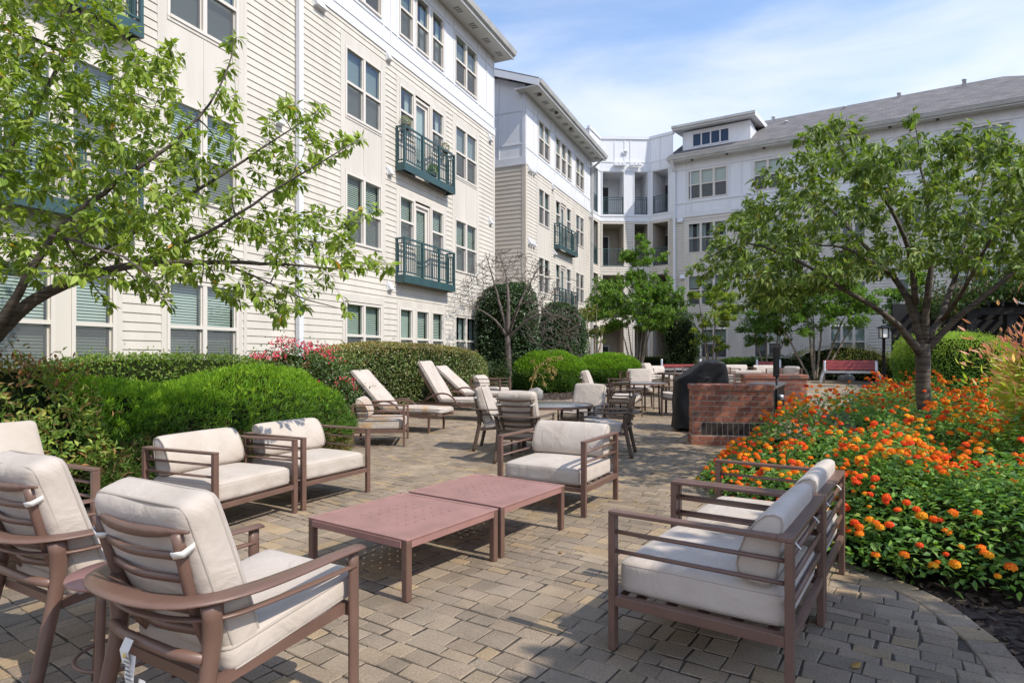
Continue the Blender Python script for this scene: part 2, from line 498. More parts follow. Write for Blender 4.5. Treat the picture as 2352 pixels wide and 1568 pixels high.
def np_mesh(name, V, faces, mats, col=None, parent=None, smooth=False, mi=None):
    """V (n,3); faces: list of (m,k) index arrays; col (n,3) per vertex"""
    me = bpy.data.meshes.new(name)
    V = np.asarray(V, np.float32)
    me.vertices.add(len(V)); me.vertices.foreach_set('co', V.ravel())
    loops = np.concatenate([f.ravel() for f in faces]).astype(np.int32)
    sizes = np.concatenate([np.full(len(f), f.shape[1]) for f in faces]).astype(np.int32)
    starts = np.concatenate([[0], np.cumsum(sizes)[:-1]]).astype(np.int32)
    me.loops.add(len(loops)); me.loops.foreach_set('vertex_index', loops)
    me.polygons.add(len(sizes)); me.polygons.foreach_set('loop_start', starts)
    try: me.polygons.foreach_set('loop_total', sizes)
    except Exception: pass
    if not isinstance(mats, (list, tuple)): mats = [mats]
    for m in mats: me.materials.append(m)
    if mi is not None: me.polygons.foreach_set('material_index', np.asarray(mi, np.int32))
    if col is not None:
        a = me.color_attributes.new('col', 'FLOAT_COLOR', 'POINT')
        c4 = np.ones((len(V), 4), np.float32); c4[:, :3] = col
        a.data.foreach_set('color', c4.ravel())
    me.polygons.foreach_set('use_smooth', np.full(len(sizes), smooth))
    me.update(calc_edges=True)
    me.validate()
    o = bpy.data.objects.new(name, me)
    link(o, parent)
    if parent is not None: KIDS.setdefault(parent.name, []).append(o)
    return o

def unit(a):
    a = np.asarray(a, float)
    return a / (np.linalg.norm(a, axis=-1, keepdims=True) + 1e-9)

def in_poly(x, y, poly):
    x = np.asarray(x); y = np.asarray(y)
    ins = np.zeros(x.shape, bool)
    n = len(poly)
    for i in range(n):
        x1, y1 = poly[i]; x2, y2 = poly[(i + 1) % n]
        c = ((y1 > y) != (y2 > y)) & (x < (x2 - x1) * (y - y1) / (y2 - y1 + 1e-12) + x1)
        ins ^= c
    return ins
# ---------------------------------------------------------------- ground
def build_ground():
    xs = np.concatenate([np.linspace(-400, -30, 8), np.linspace(-20, 40, 31), np.linspace(50, 400, 8)])
    ys = np.concatenate([np.linspace(-300, -10, 8), np.linspace(-5, 45, 51), np.linspace(60, 600, 10)])
    X, Y = np.meshgrid(xs, ys)
    Z = gz(Y) - 0.035
    V = np.stack([X.ravel(), Y.ravel(), Z.ravel()], 1)
    nx = len(xs)
    i, j = np.meshgrid(np.arange(nx - 1), np.arange(len(ys) - 1))
    a = (j * nx + i).ravel()
    Fq = np.stack([a, a + 1, a + nx + 1, a + nx], 1)
    o = np_mesh('ground', V, [Fq], M['mulch'], smooth=True)
    tag(o, 'dark brown shredded bark mulch covering the beds around the paving', kind='structure')
build_ground()

# ---------------------------------------------------------------- building kit
# every wing is built in its own frame: x to the right along the facade, -y outward, z up
def wall_quads(mb, x0, x1, z0, z1, openings, lap=0.0, expo=None, y=0.0, mi=0, groove=0.0):
    course = expo if expo else (z1 - z0)
    z = z0
    while z < z1 - 1e-4:
        zt = min(z + course, z1)
        if groove: zt = min(z + course, z1)
        cuts = sorted({z, zt} | ({z + groove} if groove else set()) | {c for o in openings for c in (o[2], o[3]) if z < c < zt})
        for k in range(len(cuts) - 1):
            a, b = cuts[k], cuts[k + 1]
            mid = (a + b) / 2
            spans = [(x0, x1)]
            for (ox0, ox1, oz0, oz1) in openings:
                if oz0 < mid < oz1:
                    ns = []
                    for s0, s1 in spans:
                        if ox1 <= s0 or ox0 >= s1: ns.append((s0, s1)); continue
                        if ox0 > s0: ns.append((s0, ox0))
                        if ox1 < s1: ns.append((ox1, s1))
                    spans = ns
            ya = y - lap * (1 - (a - z) / course)
            yb = y - lap * (1 - (b - z) / course)
            if groove and mid < z + groove:      # shadow gap under each board
                for s0, s1 in spans:
                    mb.add([(s0, y + 0.03, a), (s1, y + 0.03, a), (s1, y + 0.03, b), (s0, y + 0.03, b)], [(0, 1, 2, 3)], mi=mi)
                    yl = y - lap * (1 - groove / course)
                    if b >= z + groove - 1e-6: mb.add([(s0, yl, b), (s0, y + 0.03, b), (s1, y + 0.03, b), (s1, yl, b)], [(0, 1, 2, 3)], mi=mi)
                continue
            for s0, s1 in spans:
                mb.add([(s0, ya, a), (s1, ya, a), (s1, yb, b), (s0, yb, b)], [(0, 1, 2, 3)], mi=mi)
                if lap > 0 and a == z and not groove:
                    mb.add([(s0, ya, a), (s0, y, a), (s1, y, a), (s1, ya, a)], [(0, 1, 2, 3)], mi=mi)
        z = zt

def window(bld, x0, x1, z0, z1, cols=2, style='blind', mid=0.5, glass='glass', screen=True, y=0.0, drop=1.0, sash=True, wide=None):
    """recessed double-hung window: frame (part) > pane, screen, blind"""
    fr = MB()
    fw = 0.055
    y0, y1 = y - 0.032, y + 0.09
    fr.box(x0, x0 + fw, y0, y1, z0, z1); fr.box(x1 - fw, x1, y0, y1, z0, z1)
    fr.box(x0 + fw, x1 - fw, y0, y1, z1 - fw, z1); fr.box(x0 + fw, x1 - fw, y0 - 0.012, y1, z0, z0 + fw)
    xs = [x0 + fw]
    mul = 0.085
    w = (x1 - x0 - 2 * fw - mul * (cols - 1)) / cols
    zm = z0 + (z1 - z0) * mid
    gl, sc, bl = MB(), MB(), MB()
    rnd = random.Random(int((x0 * 37 + z0 * 91) * 100))
    for c in range(cols):
        a = x0 + fw + c * (w + mul); b = a + w
        if c: fr.box(a - mul, a, y0 + 0.004, y1, z0 + fw, z1 - fw)
        if sash:
            fr.box(a, b, y0 + 0.006, y1 - 0.03, zm - 0.03, zm + 0.03)
            t = 0.028
            for (p, q, yo) in ((z0 + fw, zm - 0.03, 0.045), (zm + 0.03, z1 - fw, 0.022)):
                fr.box(a, a + t, y + yo - 0.02, y + yo + 0.02, p, q); fr.box(b - t, b, y + yo - 0.02, y + yo + 0.02, p, q)
            gl.add([(a, y + 0.045, z0 + fw), (b, y + 0.045, z0 + fw), (b, y + 0.045, zm), (a, y + 0.045, zm)], [(0, 1, 2, 3)])
            gl.add([(a, y + 0.022, zm), (b, y + 0.022, zm), (b, y + 0.022, z1 - fw), (a, y + 0.022, z1 - fw)], [(0, 1, 2, 3)])
            if screen:
                sc.add([(a + t, y + 0.01, z0 + fw), (b - t, y + 0.01, z0 + fw), (b - t, y + 0.01, zm - 0.03), (a + t, y + 0.01, zm - 0.03)], [(0, 1, 2, 3)])
        else:
            gl.add([(a, y + 0.03, z0 + fw), (b, y + 0.03, z0 + fw), (b, y + 0.03, z1 - fw), (a, y + 0.03, z1 - fw)], [(0, 1, 2, 3)])
        d = drop if style != 'mixed' else rnd.choice((0.45, 0.62, 0.8, 1.0, 1.0))
        zb = z1 - fw - (z1 - z0 - 2 * fw) * d
        if style in ('blind', 'mixed'):
            n = int((z1 - fw - zb) / 0.048)
            for i in range(n):
                zc = z1 - fw - 0.025 - i * 0.048
                bl.add([(a + 0.015, y + 0.115, zc - 0.019), (b - 0.015, y + 0.115, zc - 0.019), (b - 0.015, y + 0.135, zc + 0.021), (a + 0.015, y + 0.135, zc + 0.021)], [(0, 1, 2, 3)])
            bl.box(a + 0.01, b - 0.01, y + 0.10, y + 0.145, z1 - fw - 0.005, z1 - fw + 0.03)
        elif style in ('shade', 'roller'):
            bl.add([(a, y + 0.12, zb), (b, y + 0.12, zb), (b, y + 0.12, z1 - fw), (a, y + 0.12, z1 - fw)], [(0, 1, 2, 3)])
        elif style == 'curtain':
            for side in (0, 1):
                p0 = a if side == 0 else b - w * 0.33
                n = 8
                for i in range(n):
                    xa, xb = p0 + w * 0.33 * i / n, p0 + w * 0.33 * (i + 1) / n
                    ya, yb = y + 0.14 + 0.03 * (i % 2), y + 0.14 + 0.03 * ((i + 1) % 2)
                    bl.add([(xa, ya, z0 + fw), (xb, yb, z0 + fw), (xb, yb, z1 - fw), (xa, ya, z1 - fw)], [(0, 1, 2, 3)])
    # the room behind
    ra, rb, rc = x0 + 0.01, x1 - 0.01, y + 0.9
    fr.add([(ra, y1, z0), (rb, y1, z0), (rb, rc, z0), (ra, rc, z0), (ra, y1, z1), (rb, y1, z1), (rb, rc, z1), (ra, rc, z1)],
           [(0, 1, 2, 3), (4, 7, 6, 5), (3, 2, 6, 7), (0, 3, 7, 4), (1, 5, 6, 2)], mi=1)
    o = fr.build('window', [M['vinyl'], M['room']], bld)
    gl.build('pane', M[glass], o)
    if sc.v: sc.build('screen', M['screen'], o)
    if bl.v: bl.build('blind' if style != 'curtain' else 'curtain', M[{'curtain': 'curtain', 'roller': 'roller'}.get(style, 'blind')], o)
    return o

def door_group(bld, x0, x1, z0, z1, style='blind'):
    """narrow window, balcony door, narrow window"""
    w = x1 - x0
    a, b = x0 + w * 0.335, x0 + w * 0.665
    window(bld, x0, a - 0.06, z0 + 0.95, z1, 1, style)
    window(bld, b + 0.06, x1, z0 + 0.95, z1, 1, style)
    dm = MB()
    dm.box(a, a + 0.07, 0.01, 0.12, z0, z1 - 0.05); dm.box(b - 0.07, b, 0.01, 0.12, z0, z1 - 0.05)
    dm.box(a + 0.07, b - 0.07, 0.01, 0.12, z1 - 0.12, z1 - 0.05)
    dm.box(a + 0.07, a + 0.16, 0.06, 0.10, z0, z1 - 0.12); dm.box(b - 0.16, b - 0.07, 0.06, 0.10, z0, z1 - 0.12)
    dm.box(a + 0.16, b - 0.16, 0.06, 0.10, z0, z0 + 0.2); dm.box(a + 0.16, b - 0.16, 0.06, 0.10, z1 - 0.22, z1 - 0.12)
    dm.add([(a, 0.12, z0), (b, 0.12, z0), (b, 0.9, z0), (a, 0.9, z0), (a, 0.12, z1), (b, 0.12, z1), (b, 0.9, z1), (a, 0.9, z1)],
           [(0, 1, 2, 3), (4, 7, 6, 5), (3, 2, 6, 7), (0, 3, 7, 4), (1, 5, 6, 2)], mi=1)
    o = dm.build('door', [M['vinyl'], M['room']], bld)
    g = MB(); g.add([(a + 0.16, 0.08, z0 + 0.2), (b - 0.16, 0.08, z0 + 0.2), (b - 0.16, 0.08, z1 - 0.22), (a + 0.16, 0.08, z1 - 0.22)], [(0, 1, 2, 3)])
    g.build('pane', M['glass'], o)
    if style == 'blind':
        bl = MB()
        n = int((z1 - z0 - 0.4) / 0.05)
        for i in range(n):
            zc = z0 + 0.22 + i * 0.05
            bl.add([(a + 0.16, 0.115, zc - 0.019), (b - 0.16, 0.115, zc - 0.019), (b - 0.16, 0.135, zc + 0.021), (a + 0.16, 0.135, zc + 0.021)], [(0, 1, 2, 3)])
        bl.build('blind', M['blind'], o)
    else:
        c = MB()
        for i in range(10):
            xa = a + 0.1 + (b - a - 0.2) * i / 10; xb = xa + (b - a - 0.2) / 10
            c.add([(xa, 0.14 + 0.04 * (i % 2), z0), (xb, 0.14 + 0.04 * ((i + 1) % 2), z0), (xb, 0.14 + 0.04 * ((i + 1) % 2), z1 - 0.2), (xa, 0.14 + 0.04 * (i % 2), z1 - 0.2)], [(0, 1, 2, 3)])
        c.build('curtain', M['curtain'], o)
    return (x0, a - 0.06, z0 + 0.95, z1), (b + 0.06, x1, z0 + 0.95, z1), (a, b, z0, z1 - 0.05)

def rail_panel(mb, x0, x1, y, z0, zt, posts=4, step=0.105):
    mb.box(x0, x1, y - 0.022, y + 0.022, zt - 0.045, zt)
    mb.box(x0, x1, y - 0.014, y + 0.014, zt - 0.17, zt - 0.14)
    mb.box(x0, x1, y - 0.014, y + 0.014, z0 + 0.07, z0 + 0.105)
    for i in range(posts):
        xp = x0 + (x1 - x0) * i / (posts - 1)
        mb.box(xp - 0.027, xp + 0.027, y - 0.03, y + 0.03, z0, zt - 0.003)
    n = max(2, int((x1 - x0) / step))
    for i in range(1, n):
        xp = x0 + (x1 - x0) * i / n
        mb.box(xp - 0.009, xp + 0.009, y - 0.009, y + 0.009, z0 + 0.105, zt - 0.14)

def side_rail(mb, x, y0, y1, z0, zt):
    mb.box(x - 0.022, x + 0.022, y0, y1, zt - 0.046, zt - 0.002)
    mb.box(x - 0.013, x + 0.013, y0, y1, zt - 0.168, zt - 0.142)
    mb.box(x - 0.013, x + 0.013, y0, y1, z0 + 0.072, z0 + 0.103)
    for k in (0.33, 0.66):
        yy = y0 + (y1 - y0) * k
        mb.box(x - 0.009, x + 0.009, yy - 0.009, yy + 0.009, z0 + 0.103, zt - 0.142)

def balcony(bld, x0, x1, zf, depth=0.32, rail=1.02):
    b = MB()
    b.box(x0, x1, -depth, -depth + 0.04, zf - 0.2, zf + 0.01)
    b.box(x0, x0 + 0.04, -depth + 0.04, -0.014, zf - 0.2, zf + 0.01); b.box(x1 - 0.04, x1, -depth + 0.04, -0.014, zf - 0.2, zf + 0.01)
    for k in range(3):
        yy = -depth + 0.06 + k * (depth - 0.1) / 3
        b.box(x0 + 0.04, x1 - 0.04, yy, yy + 0.06, zf - 0.06, zf - 0.02)
    o = b.build('balcony', M['teal'], bld)
    r_ = MB()
    rail_panel(r_, x0 + 0.03, x1 - 0.03, -depth + 0.035, zf, zf + rail)
    side_rail(r_, x0 + 0.035, -depth + 0.06, -0.014, zf, zf + rail)
    side_rail(r_, x1 - 0.035, -depth + 0.06, -0.014, zf, zf + rail)
    r_.box(x0 + 0.008, x0 + 0.06, -0.07, -0.016, zf, zf + rail); r_.box(x1 - 0.06, x1 - 0.008, -0.07, -0.016, zf, zf + rail)
    r_.build('railing', M['teal'], o)
    return o

def vent_hood(bld, x, z, w=0.17, h=0.2, d=0.13):
    b = MB()
    b.box(x - w / 2 - 0.02, x + w / 2 + 0.02, -0.028, -0.012, z - h / 2 - 0.02, z + h / 2 + 0.03)
    b.add([(x - w / 2, -0.03, z + h / 2), (x + w / 2, -0.03, z + h / 2), (x + w / 2, -d, z - h / 2 + 0.05), (x - w / 2, -d, z - h / 2 + 0.05),
           (x - w / 2, -0.03, z - h / 2), (x + w / 2, -0.03, z - h / 2), (x + w / 2, -d, z - h / 2 + 0.02), (x - w / 2, -d, z - h / 2 + 0.02)],
          [(0, 3, 2, 1), (2, 3, 7, 6), (0, 4, 7, 3), (1, 2, 6, 5), (4, 5, 6, 7)])
    return b.build('vent_hood', M['white_trim'], bld)

def board(mb, x0, x1, z0, z1, p=0.018, y=0.0):
    mb.box(x0, x1, y - p, y + 0.005, z0, z1)

def building(name, label, origin, d, group=None):
    o = thing(name, label, 'building', (origin[0], origin[1], 0), math.atan2(d[1], d[0]), group)
    return o

def downspout(bld, x, z0, z1, yy=-0.075, s=0.045, mi='gutter', top=None):
    b = MB()
    b.box(x - s, x + s, yy - s, yy + s * 0.6, z0, z1)
    if top:
        b.hexa([(x - s, yy - s, z1), (x + s, yy - s, z1), (x + s, yy + s * .6, z1), (x - s, yy + s * .6, z1)],
               [(x - s, top[0] - s, top[1]), (x + s, top[0] - s, top[1]), (x + s, top[0] + s * .6, top[1]), (x - s, top[0] + s * .6, top[1])])
    return b.build('downspout', M[mi], bld)

ACCENT = 9.47      # cream siding below, white panels above
dA = np.array([0.4017, 0.9158])

# ================================================================ wing A (left, near)
def kA(u): return (u - CX) / F
def sA(u): return (10.427 / (0.4386 - kA(u)) - 14.7) * 1.0919
A = building('apartment_building', 'near left apartment wing of cream lap siding with white top floor and teal balconies',
             (-3.98, 14.7), dA)
def wing_A():
    X0, X1, TOP = -13.0, sA(1135), 12.30
    op = []                                    # openings
    trims, whites = MB(), MB()
    HEAD = {0: 2.74, 1: 5.87, 2: 8.90, 3: 11.83}
    SILL = {0: 1.15, 1: 4.16, 2: 7.21, 3: 10.24}
    # paired window stacks
    for (u0, u1, floors) in ((388, 541, (0, 1, 2)), (795, 873, (0, 1, 2, 3)), (1046, 1093, (0, 1, 2, 3))):
        x0, x1 = sA(u0) - 0.05, sA(u1) + 0.05
        for fl in floors:
            op.append((x0, x1, SILL[fl], HEAD[fl]))
            st = {(388, 0): ('blind', 1.0), (388, 1): ('blind', 1.0), (388, 2): ('roller', 1.0), (795, 0): ('blind', 0.93), (795, 1): ('blind', 1.0),
                  (795, 2): ('roller', 1.0), (795, 3): ('mixed', 1), (1046, 0): ('curtain', 1), (1046, 1): ('blind', 1.0), (1046, 2): ('roller', 0.9), (1046, 3): ('mixed', 1)}[(u0, fl)]
            window(A, x0, x1, SILL[fl], HEAD[fl], 2, st[0], drop=st[1], mid=0.49)
        # smooth cream field linking the first and second floor windows
        e = 0.17
        board(trims, x0 - e, x0, 3.95, 9.16); board(trims, x1, x1 + e, 3.95, 9.16)
        for a, b_ in ((3.95, SILL[1]), (HEAD[1], SILL[2]), (HEAD[2], 9.16)):
            board(trims, x0 + 0.001, x1 - 0.001, a, b_, 0.012)
        board(trims, (x0 + x1) / 2 - 0.025, (x0 + x1) / 2 + 0.025, HEAD[1] + 0.10, SILL[2] - 0.08, 0.022)
        for z_ in (HEAD[1], SILL[2] - 0.06):
            board(trims, x0 + 0.003, x1 - 0.003, z_ + 0.001, z_ + 0.059, 0.026)
        e = 0.10
        board(trims, x0 - e, x0 - 0.001, SILL[0] - 0.1, HEAD[0] + 0.02); board(trims, x1 + 0.001, x1 + e, SILL[0] - 0.1, HEAD[0] + 0.02)
        board(trims, x0 - e, x1 + e, HEAD[0] + 0.021, HEAD[0] + 0.20, 0.02); board(trims, x0, x1, SILL[0] - 0.1, SILL[0] - 0.001)
        op += [(x0 - 0.17, x1 + 0.17, 3.95, 9.16), (x0 - e, x1 + e, SILL[0] - 0.1, HEAD[0] + 0.2)]
    # triple group with balcony doors
    for (u0, u1, right) in ((918, 1017, sA(1000)), (None, None, None)):
        if u0: x0, x1 = sA(u0) - 0.04, sA(u1) + 0.04
        else: x0, x1 = -7.95, -5.55
        for fl in (1, 2):
            zf = 3.62 + (fl - 1) * 3.03
            doors = door_group(A, x0, x1, zf - 0.1, HEAD[fl], 'blind' if fl == 1 else 'curtain')
            op.extend(doors)
            c = (x0 + x1) / 2
            board(trims, x0 - 0.14, x1 + 0.14, HEAD[fl] + 0.001, HEAD[fl] + 0.17)
            board(trims, x0 - 0.14, x0 - 0.001, zf, HEAD[fl]); board(trims, x1 + 0.001, x1 + 0.14, zf, HEAD[fl])
            (a0, a1, az, _), (b0, b1, bz, _), (d0, d1, dz, _) = doors
            board(trims, a1 + 0.001, d0 - 0.001, zf, HEAD[fl] - 0.001); board(trims, d1 + 0.001, b0 - 0.001, zf, HEAD[fl] - 0.001)
            board(trims, a0, a1, zf, az - 0.001, 0.014); board(trims, b0, b1, zf, bz - 0.001, 0.014)
            op.append((x0 - 0.14, x1 + 0.14, zf - 0.1, HEAD[fl] + 0.17))
            balcony(A, c - 1.40, c + 1.40, zf)
        if u0:
            wds = [(x0, x0 + 0.70), (x0 + 0.83, x0 + 1.56), (x0 + 1.70, x1)]
            for k, (a, b_) in enumerate(wds):
                op.append((a, b_, SILL[0], HEAD[0] + .03)); window(A, a, b_, SILL[0], HEAD[0] + .03, 1, 'shade' if k == 0 else 'mixed', drop=0.6, mid=0.47)
                op.append((a, b_, SILL[3], HEAD[3])); window(A, a, b_, SILL[3], HEAD[3], 1, 'curtain' if k else 'mixed', mid=0.5)
            board(trims, x0 - 0.1, x1 + 0.1, HEAD[0] + 0.031, HEAD[0] + 0.22, 0.02)
            op.append((x0 - 0.1, x1 + 0.1, SILL[0], HEAD[0] + 0.22))
            for p, q in ((x0 - 0.1, x0 - .001), (wds[0][1] + .001, wds[1][0] - .001), (wds[1][1] + .001, wds[2][0] - .001), (x1 + .001, x1 + 0.1)):
                board(trims, p, q, SILL[0] - 0.02, HEAD[0] + 0.03)
    gx = [(sA(-60), sA(124)), (sA(162), sA(265))]
    for (a, b_) in gx:
        op.append((a, b_, SILL[0], HEAD[0])); window(A, a, b_, SILL[0], HEAD[0], 1, 'blind', mid=0.47)
    a, b_ = gx[0][0], gx[1][1]
    board(trims, a - 0.1, b_ + 0.1, HEAD[0] + 0.001, HEAD[0] + 0.2, 0.02)
    board(trims, gx[0][1] + .001, gx[1][0] - .001, SILL[0] - 0.02, HEAD[0]); board(trims, b_ + .001, b_ + 0.1, SILL[0] - 0.02, HEAD[0]); board(trims, a - 0.1, a - .001, SILL[0] - 0.02, HEAD[0])
    op.append((a - 0.1, b_ + 0.1, SILL[0] - 0.02, HEAD[0] + 0.2))
    # lap siding with two belt courses
    w = MB()
    wall_quads(w, X0, X1 - 0.1, -0.1, ACCENT, op, lap=0.016, expo=0.148)
    # returns, back and the wall seen at the far corner
    w.add([(X0, 0, -.1), (X0, 9, -.1), (X0, 9, TOP), (X0, 0, TOP)], [(3, 2, 1, 0)])
    w.add([(X1, 0, -.1), (X1, 9, -.1), (X1, 9, TOP), (X1, 0, TOP)], [(0, 1, 2, 3)])
    w.add([(X0, 9, -.1), (X1, 9, -.1), (X1, 9, TOP), (X0, 9, TOP)], [(3, 2, 1, 0)])
    w.build('siding', M['siding'], A)
    board(trims, X1 - 0.1, X1 + 0.018, -0.1, ACCENT, 0.02)
    trims.box(sA(562) - 0.04, sA(562) + 0.04, -0.022, 0.005, -0.1, 9.2)
    trims.build('trim', M['trim'], A, bevel=0)
    wp = MB()
    wall_quads(wp, X0, X1, ACCENT, TOP, op, y=-0.006)
    wp.build('white_panels', M['white'], A)
    # white belt and battens
    board(whites, X0, X1 + 0.02, ACCENT, ACCENT + 0.24, 0.034)
    board(whites, X0, X1 + 0.02, ACCENT + 0.24, ACCENT + 0.275, 0.05)
    hs = [(SILL[3] - 0.11, SILL[3] - 0.06), (HEAD[3] + 0.06, HEAD[3] + 0.11)]
    for a, b_ in hs:
        board(whites, X0, X1, a, b_, 0.026)
    xs = [X0 + 0.02]
    for (u0, u1) in ((795, 873), (918, 1017), (1046, 1093)):
        xs += [sA(u0) - 0.13, sA(u1) + 0.13]
    xs += [X1 - 0.055, sA(1117), -1.6, -2.9, -4.3, -5.5, -7.9, -9.2, 1.8]
    for x in sorted(xs):
        for a, b_ in ((ACCENT + 0.275, hs[0][0]), (hs[0][1], hs[1][0]), (hs[1][1], TOP)):
            board(whites, x - 0.028, x + 0.028, a, b_, 0.024)
    whites.build('battens', M['white_trim'], A)
    # eave
    ov, z = 0.62, TOP
    e = MB()
    e.box(X0, X1 + 0.32, -ov, 0.35, z, z + 0.05)
    e.build('soffit', M['soffit'], A)
    for k in range(9):
        x = X1 - 0.4 - k * 1.02
        sv = MB(); sv.box(x - .01, x + 0.33, -0.43, -0.21, z - 0.004, z + 0.01)
        for q in range(3):
            sv.box(x + q * 0.12, x + q * 0.12 + 0.07, -0.42, -0.22, z - 0.008, z + 0.008, mi=1)
        sv.build('soffit_vent', [M['soffit'], M['vent_dark']], A)
    g = MB()
    g.box(X0, X1 + 0.325, -ov - 0.03, -ov, z - 0.03, z + 0.24)
    g.hexa([(X0, -ov - 0.11, z + 0.10), (X1 + 0.33, -ov - 0.11, z + 0.10), (X1 + 0.33, -ov - 0.03, z + 0.08), (X0, -ov - 0.03, z + 0.08)],
           [(X0, -ov - 0.16, z + 0.25), (X1 + 0.33, -ov - 0.16, z + 0.25), (X1 + 0.33, -ov - 0.03, z + 0.25), (X0, -ov - 0.03, z + 0.25)])
    g.build('gutter', M['gutter'], A)
    rf = MB()
    rf.hexa([(X0, -ov - 0.03, z + 0.25), (X1 + 0.3, -ov - 0.03, z + 0.25), (X1 + 0.3, 4.6, z + 2.0), (X0, 4.6, z + 2.0)],
            [(X0, -ov - 0.03, z + 0.29), (X1 + 0.3, -ov - 0.03, z + 0.29), (X1 + 0.3, 4.6, z + 2.05), (X0, 4.6, z + 2.05)])
    rf.hexa([(X0, 4.6, z + 2.0), (X1 + 0.3, 4.6, z + 2.0), (X1 + 0.3, 9.6, z + 0.1), (X0, 9.6, z + 0.1)],
            [(X0, 4.6, z + 2.05), (X1 + 0.3, 4.6, z + 2.05), (X1 + 0.3, 9.6, z + 0.15), (X0, 9.6, z + 0.15)])
    rf.build('roof', M['roof'], A)
    downspout(A, sA(681), -0.05, TOP, s=0.065, mi='white_trim')
    for (u, v) in ((890, 132), (893, 394), (893, 658), (1124, 319), (1125, 509), (638, 277), (711, 302), (722, 306), (725, 7), (737, 16), (715, 545), (727, 547)):
        s = sA(u); Y = 14.7 + 0.9158 * s
        vent_hood(A, s, EYE + (HZ - v) / F * Y)
wing_A()

# ================================================================ wing B (left, further back)
def sB(u): return (10.666 / (0.4386 - kA(u)) - 25.61) * 1.0919
B = building('apartment_building', 'middle apartment wing in cream and white with shaded tan gable end beyond the bare tree',
             (0.567, 25.61), dA)
def wing_B():
    X0, X1, TOP = 0.0, sB(1358), 12.50
    AC = 9.52
    op = []
    trims, whites = MB(), MB()
    HEAD = {0: 2.80, 1: 5.88, 2: 8.93, 3: 11.93}
    SILL = {0: 1.15, 1: 4.26, 2: 7.30, 3: 10.36}
    for (u0, u1) in ((1236, 1262), (1321.5, 1340.5)):
        x0, x1 = sB(u0), sB(u1)
        for fl in (0, 1, 2, 3):
            op.append((x0, x1, SILL[fl], HEAD[fl]))
            window(B, x0, x1, SILL[fl], HEAD[fl], 2, ('curtain', 'roller', 'roller', 'shade')[fl], drop=(0.0, 0.2, 0.5, 0.5)[fl])
        e = 0.16
        board(trims, x0 - e, x0, 4.1, 9.1); board(trims, x1, x1 + e, 4.1, 9.1)
        for a, b_ in ((4.1, SILL[1]), (HEAD[1], SILL[2]), (HEAD[2], 9.1)):
            board(trims, x0 + .001, x1 - .001, a, b_, 0.012)
        board(trims, (x0 + x1) / 2 - 0.03, (x0 + x1) / 2 + 0.03, HEAD[1] + 0.06, SILL[2] - 0.06, 0.022)
        op.append((x0 - e, x1 + e, 4.1, 9.1))
    x0, x1 = sB(1275), sB(1311)
    for fl in (1, 2):
        zf = 3.66 + (fl - 1) * 3.05
        doors = door_group(B, x0, x1, zf - 0.1, HEAD[fl], 'curtain')
        op.extend(doors)
        board(trims, x0 - 0.14, x1 + 0.14, HEAD[fl] + .001, HEAD[fl] + 0.17)
        board(trims, x0 - 0.14, x0 - .001, zf, HEAD[fl]); board(trims, x1 + .001, x1 + 0.14, zf, HEAD[fl])
        (a0, a1, az, _), (b0, b1, bz, _), (d0, d1, dz, _) = doors
        board(trims, a1 + .001, d0 - .001, zf, HEAD[fl] - .001); board(trims, d1 + .001, b0 - .001, zf, HEAD[fl] - .001)
        board(trims, a0, a1, zf, az - .001, 0.014); board(trims, b0, b1, zf, bz - .001, 0.014)
        op.append((x0 - 0.14, x1 + 0.14, zf - 0.1, HEAD[fl] + 0.17))
        c = (x0 + x1) / 2
        balcony(B, c - 1.40, c + 1.40, zf)
    for a, b_ in ((x0, x0 + 0.72), (x0 + 0.86, x0 + 1.6), (x0 + 1.74, x1 + 0.05)):
        op.append((a, b_, SILL[3], HEAD[3])); window(B, a, b_, SILL[3], HEAD[3], 1, 'shade', drop=0.5)
    w = MB()
    wall_quads(w, X0 + 0.1, X1, -0.1, AC, op, lap=0.016, expo=0.148)
    w.add([(X1, 0, -.1), (X1, 9, -.1), (X1, 9, TOP), (X1, 0, TOP)], [(0, 1, 2, 3)])
    w.build('siding', M['siding'], B)
    # gable end (tan lap siding, white gable panels)
    ew = MB()
    D = 9.0
    z = -0.1
    while z < AC - 1e-3:
        zt = min(z + 0.18, AC)
        ew.add([(-0.022, 0.14, z), (-0.022, D, z), (-0.004, D, zt), (-0.004, 0.14, zt)], [(3, 2, 1, 0)])
        ew.add([(-0.022, 0.14, z), (0, 0.14, z), (0, D, z), (-0.022, D, z)], [(0, 1, 2, 3)])
        z = zt
    ew.box(-0.026, 0.14, -0.022, 0.16, -0.1, AC)
    ew.build('gable_siding', M['tan_siding'], B)
    gp = MB()
    gp.add([(-0.004, 0, AC), (-0.004, D, AC), (-0.004, D, TOP + 0.4), (-0.004, 4.5, TOP + 1.9), (-0.004, 0, TOP + 0.35)], [(4, 3, 2, 1, 0)])
    gp.build('gable_panels', M['white'], B)
    gb = MB()
    gb.box(-0.045, -0.004, -0.03, D, AC - 0.02, AC + 0.30)
    gb.box(-0.03, -0.005, 0.0, 0.14, AC + 0.3, TOP + 0.3)
    for zz in (10.35, 11.75):
        gb.box(-0.028, -0.005, 0.14, D, zz, zz + 0.06)
    for yy in (1.2, 2.4, 3.6):
        gb.box(-0.028, -0.005, yy, yy + 0.05, AC + 0.3, TOP + 0.6)
    gb.build('gable_battens', M['white_trim'], B)
    trims.build('trim', M['trim'], B)
    wp = MB(); wall_quads(wp, X0, X1, AC, TOP, op, y=-0.006); wp.build('white_panels', M['white'], B)
    board(whites, X0 - 0.03, X1, AC, AC + 0.26, 0.034)
    hs = [(SILL[3] - 0.14, SILL[3] - 0.08), (HEAD[3] + 0.02, HEAD[3] + 0.08)]
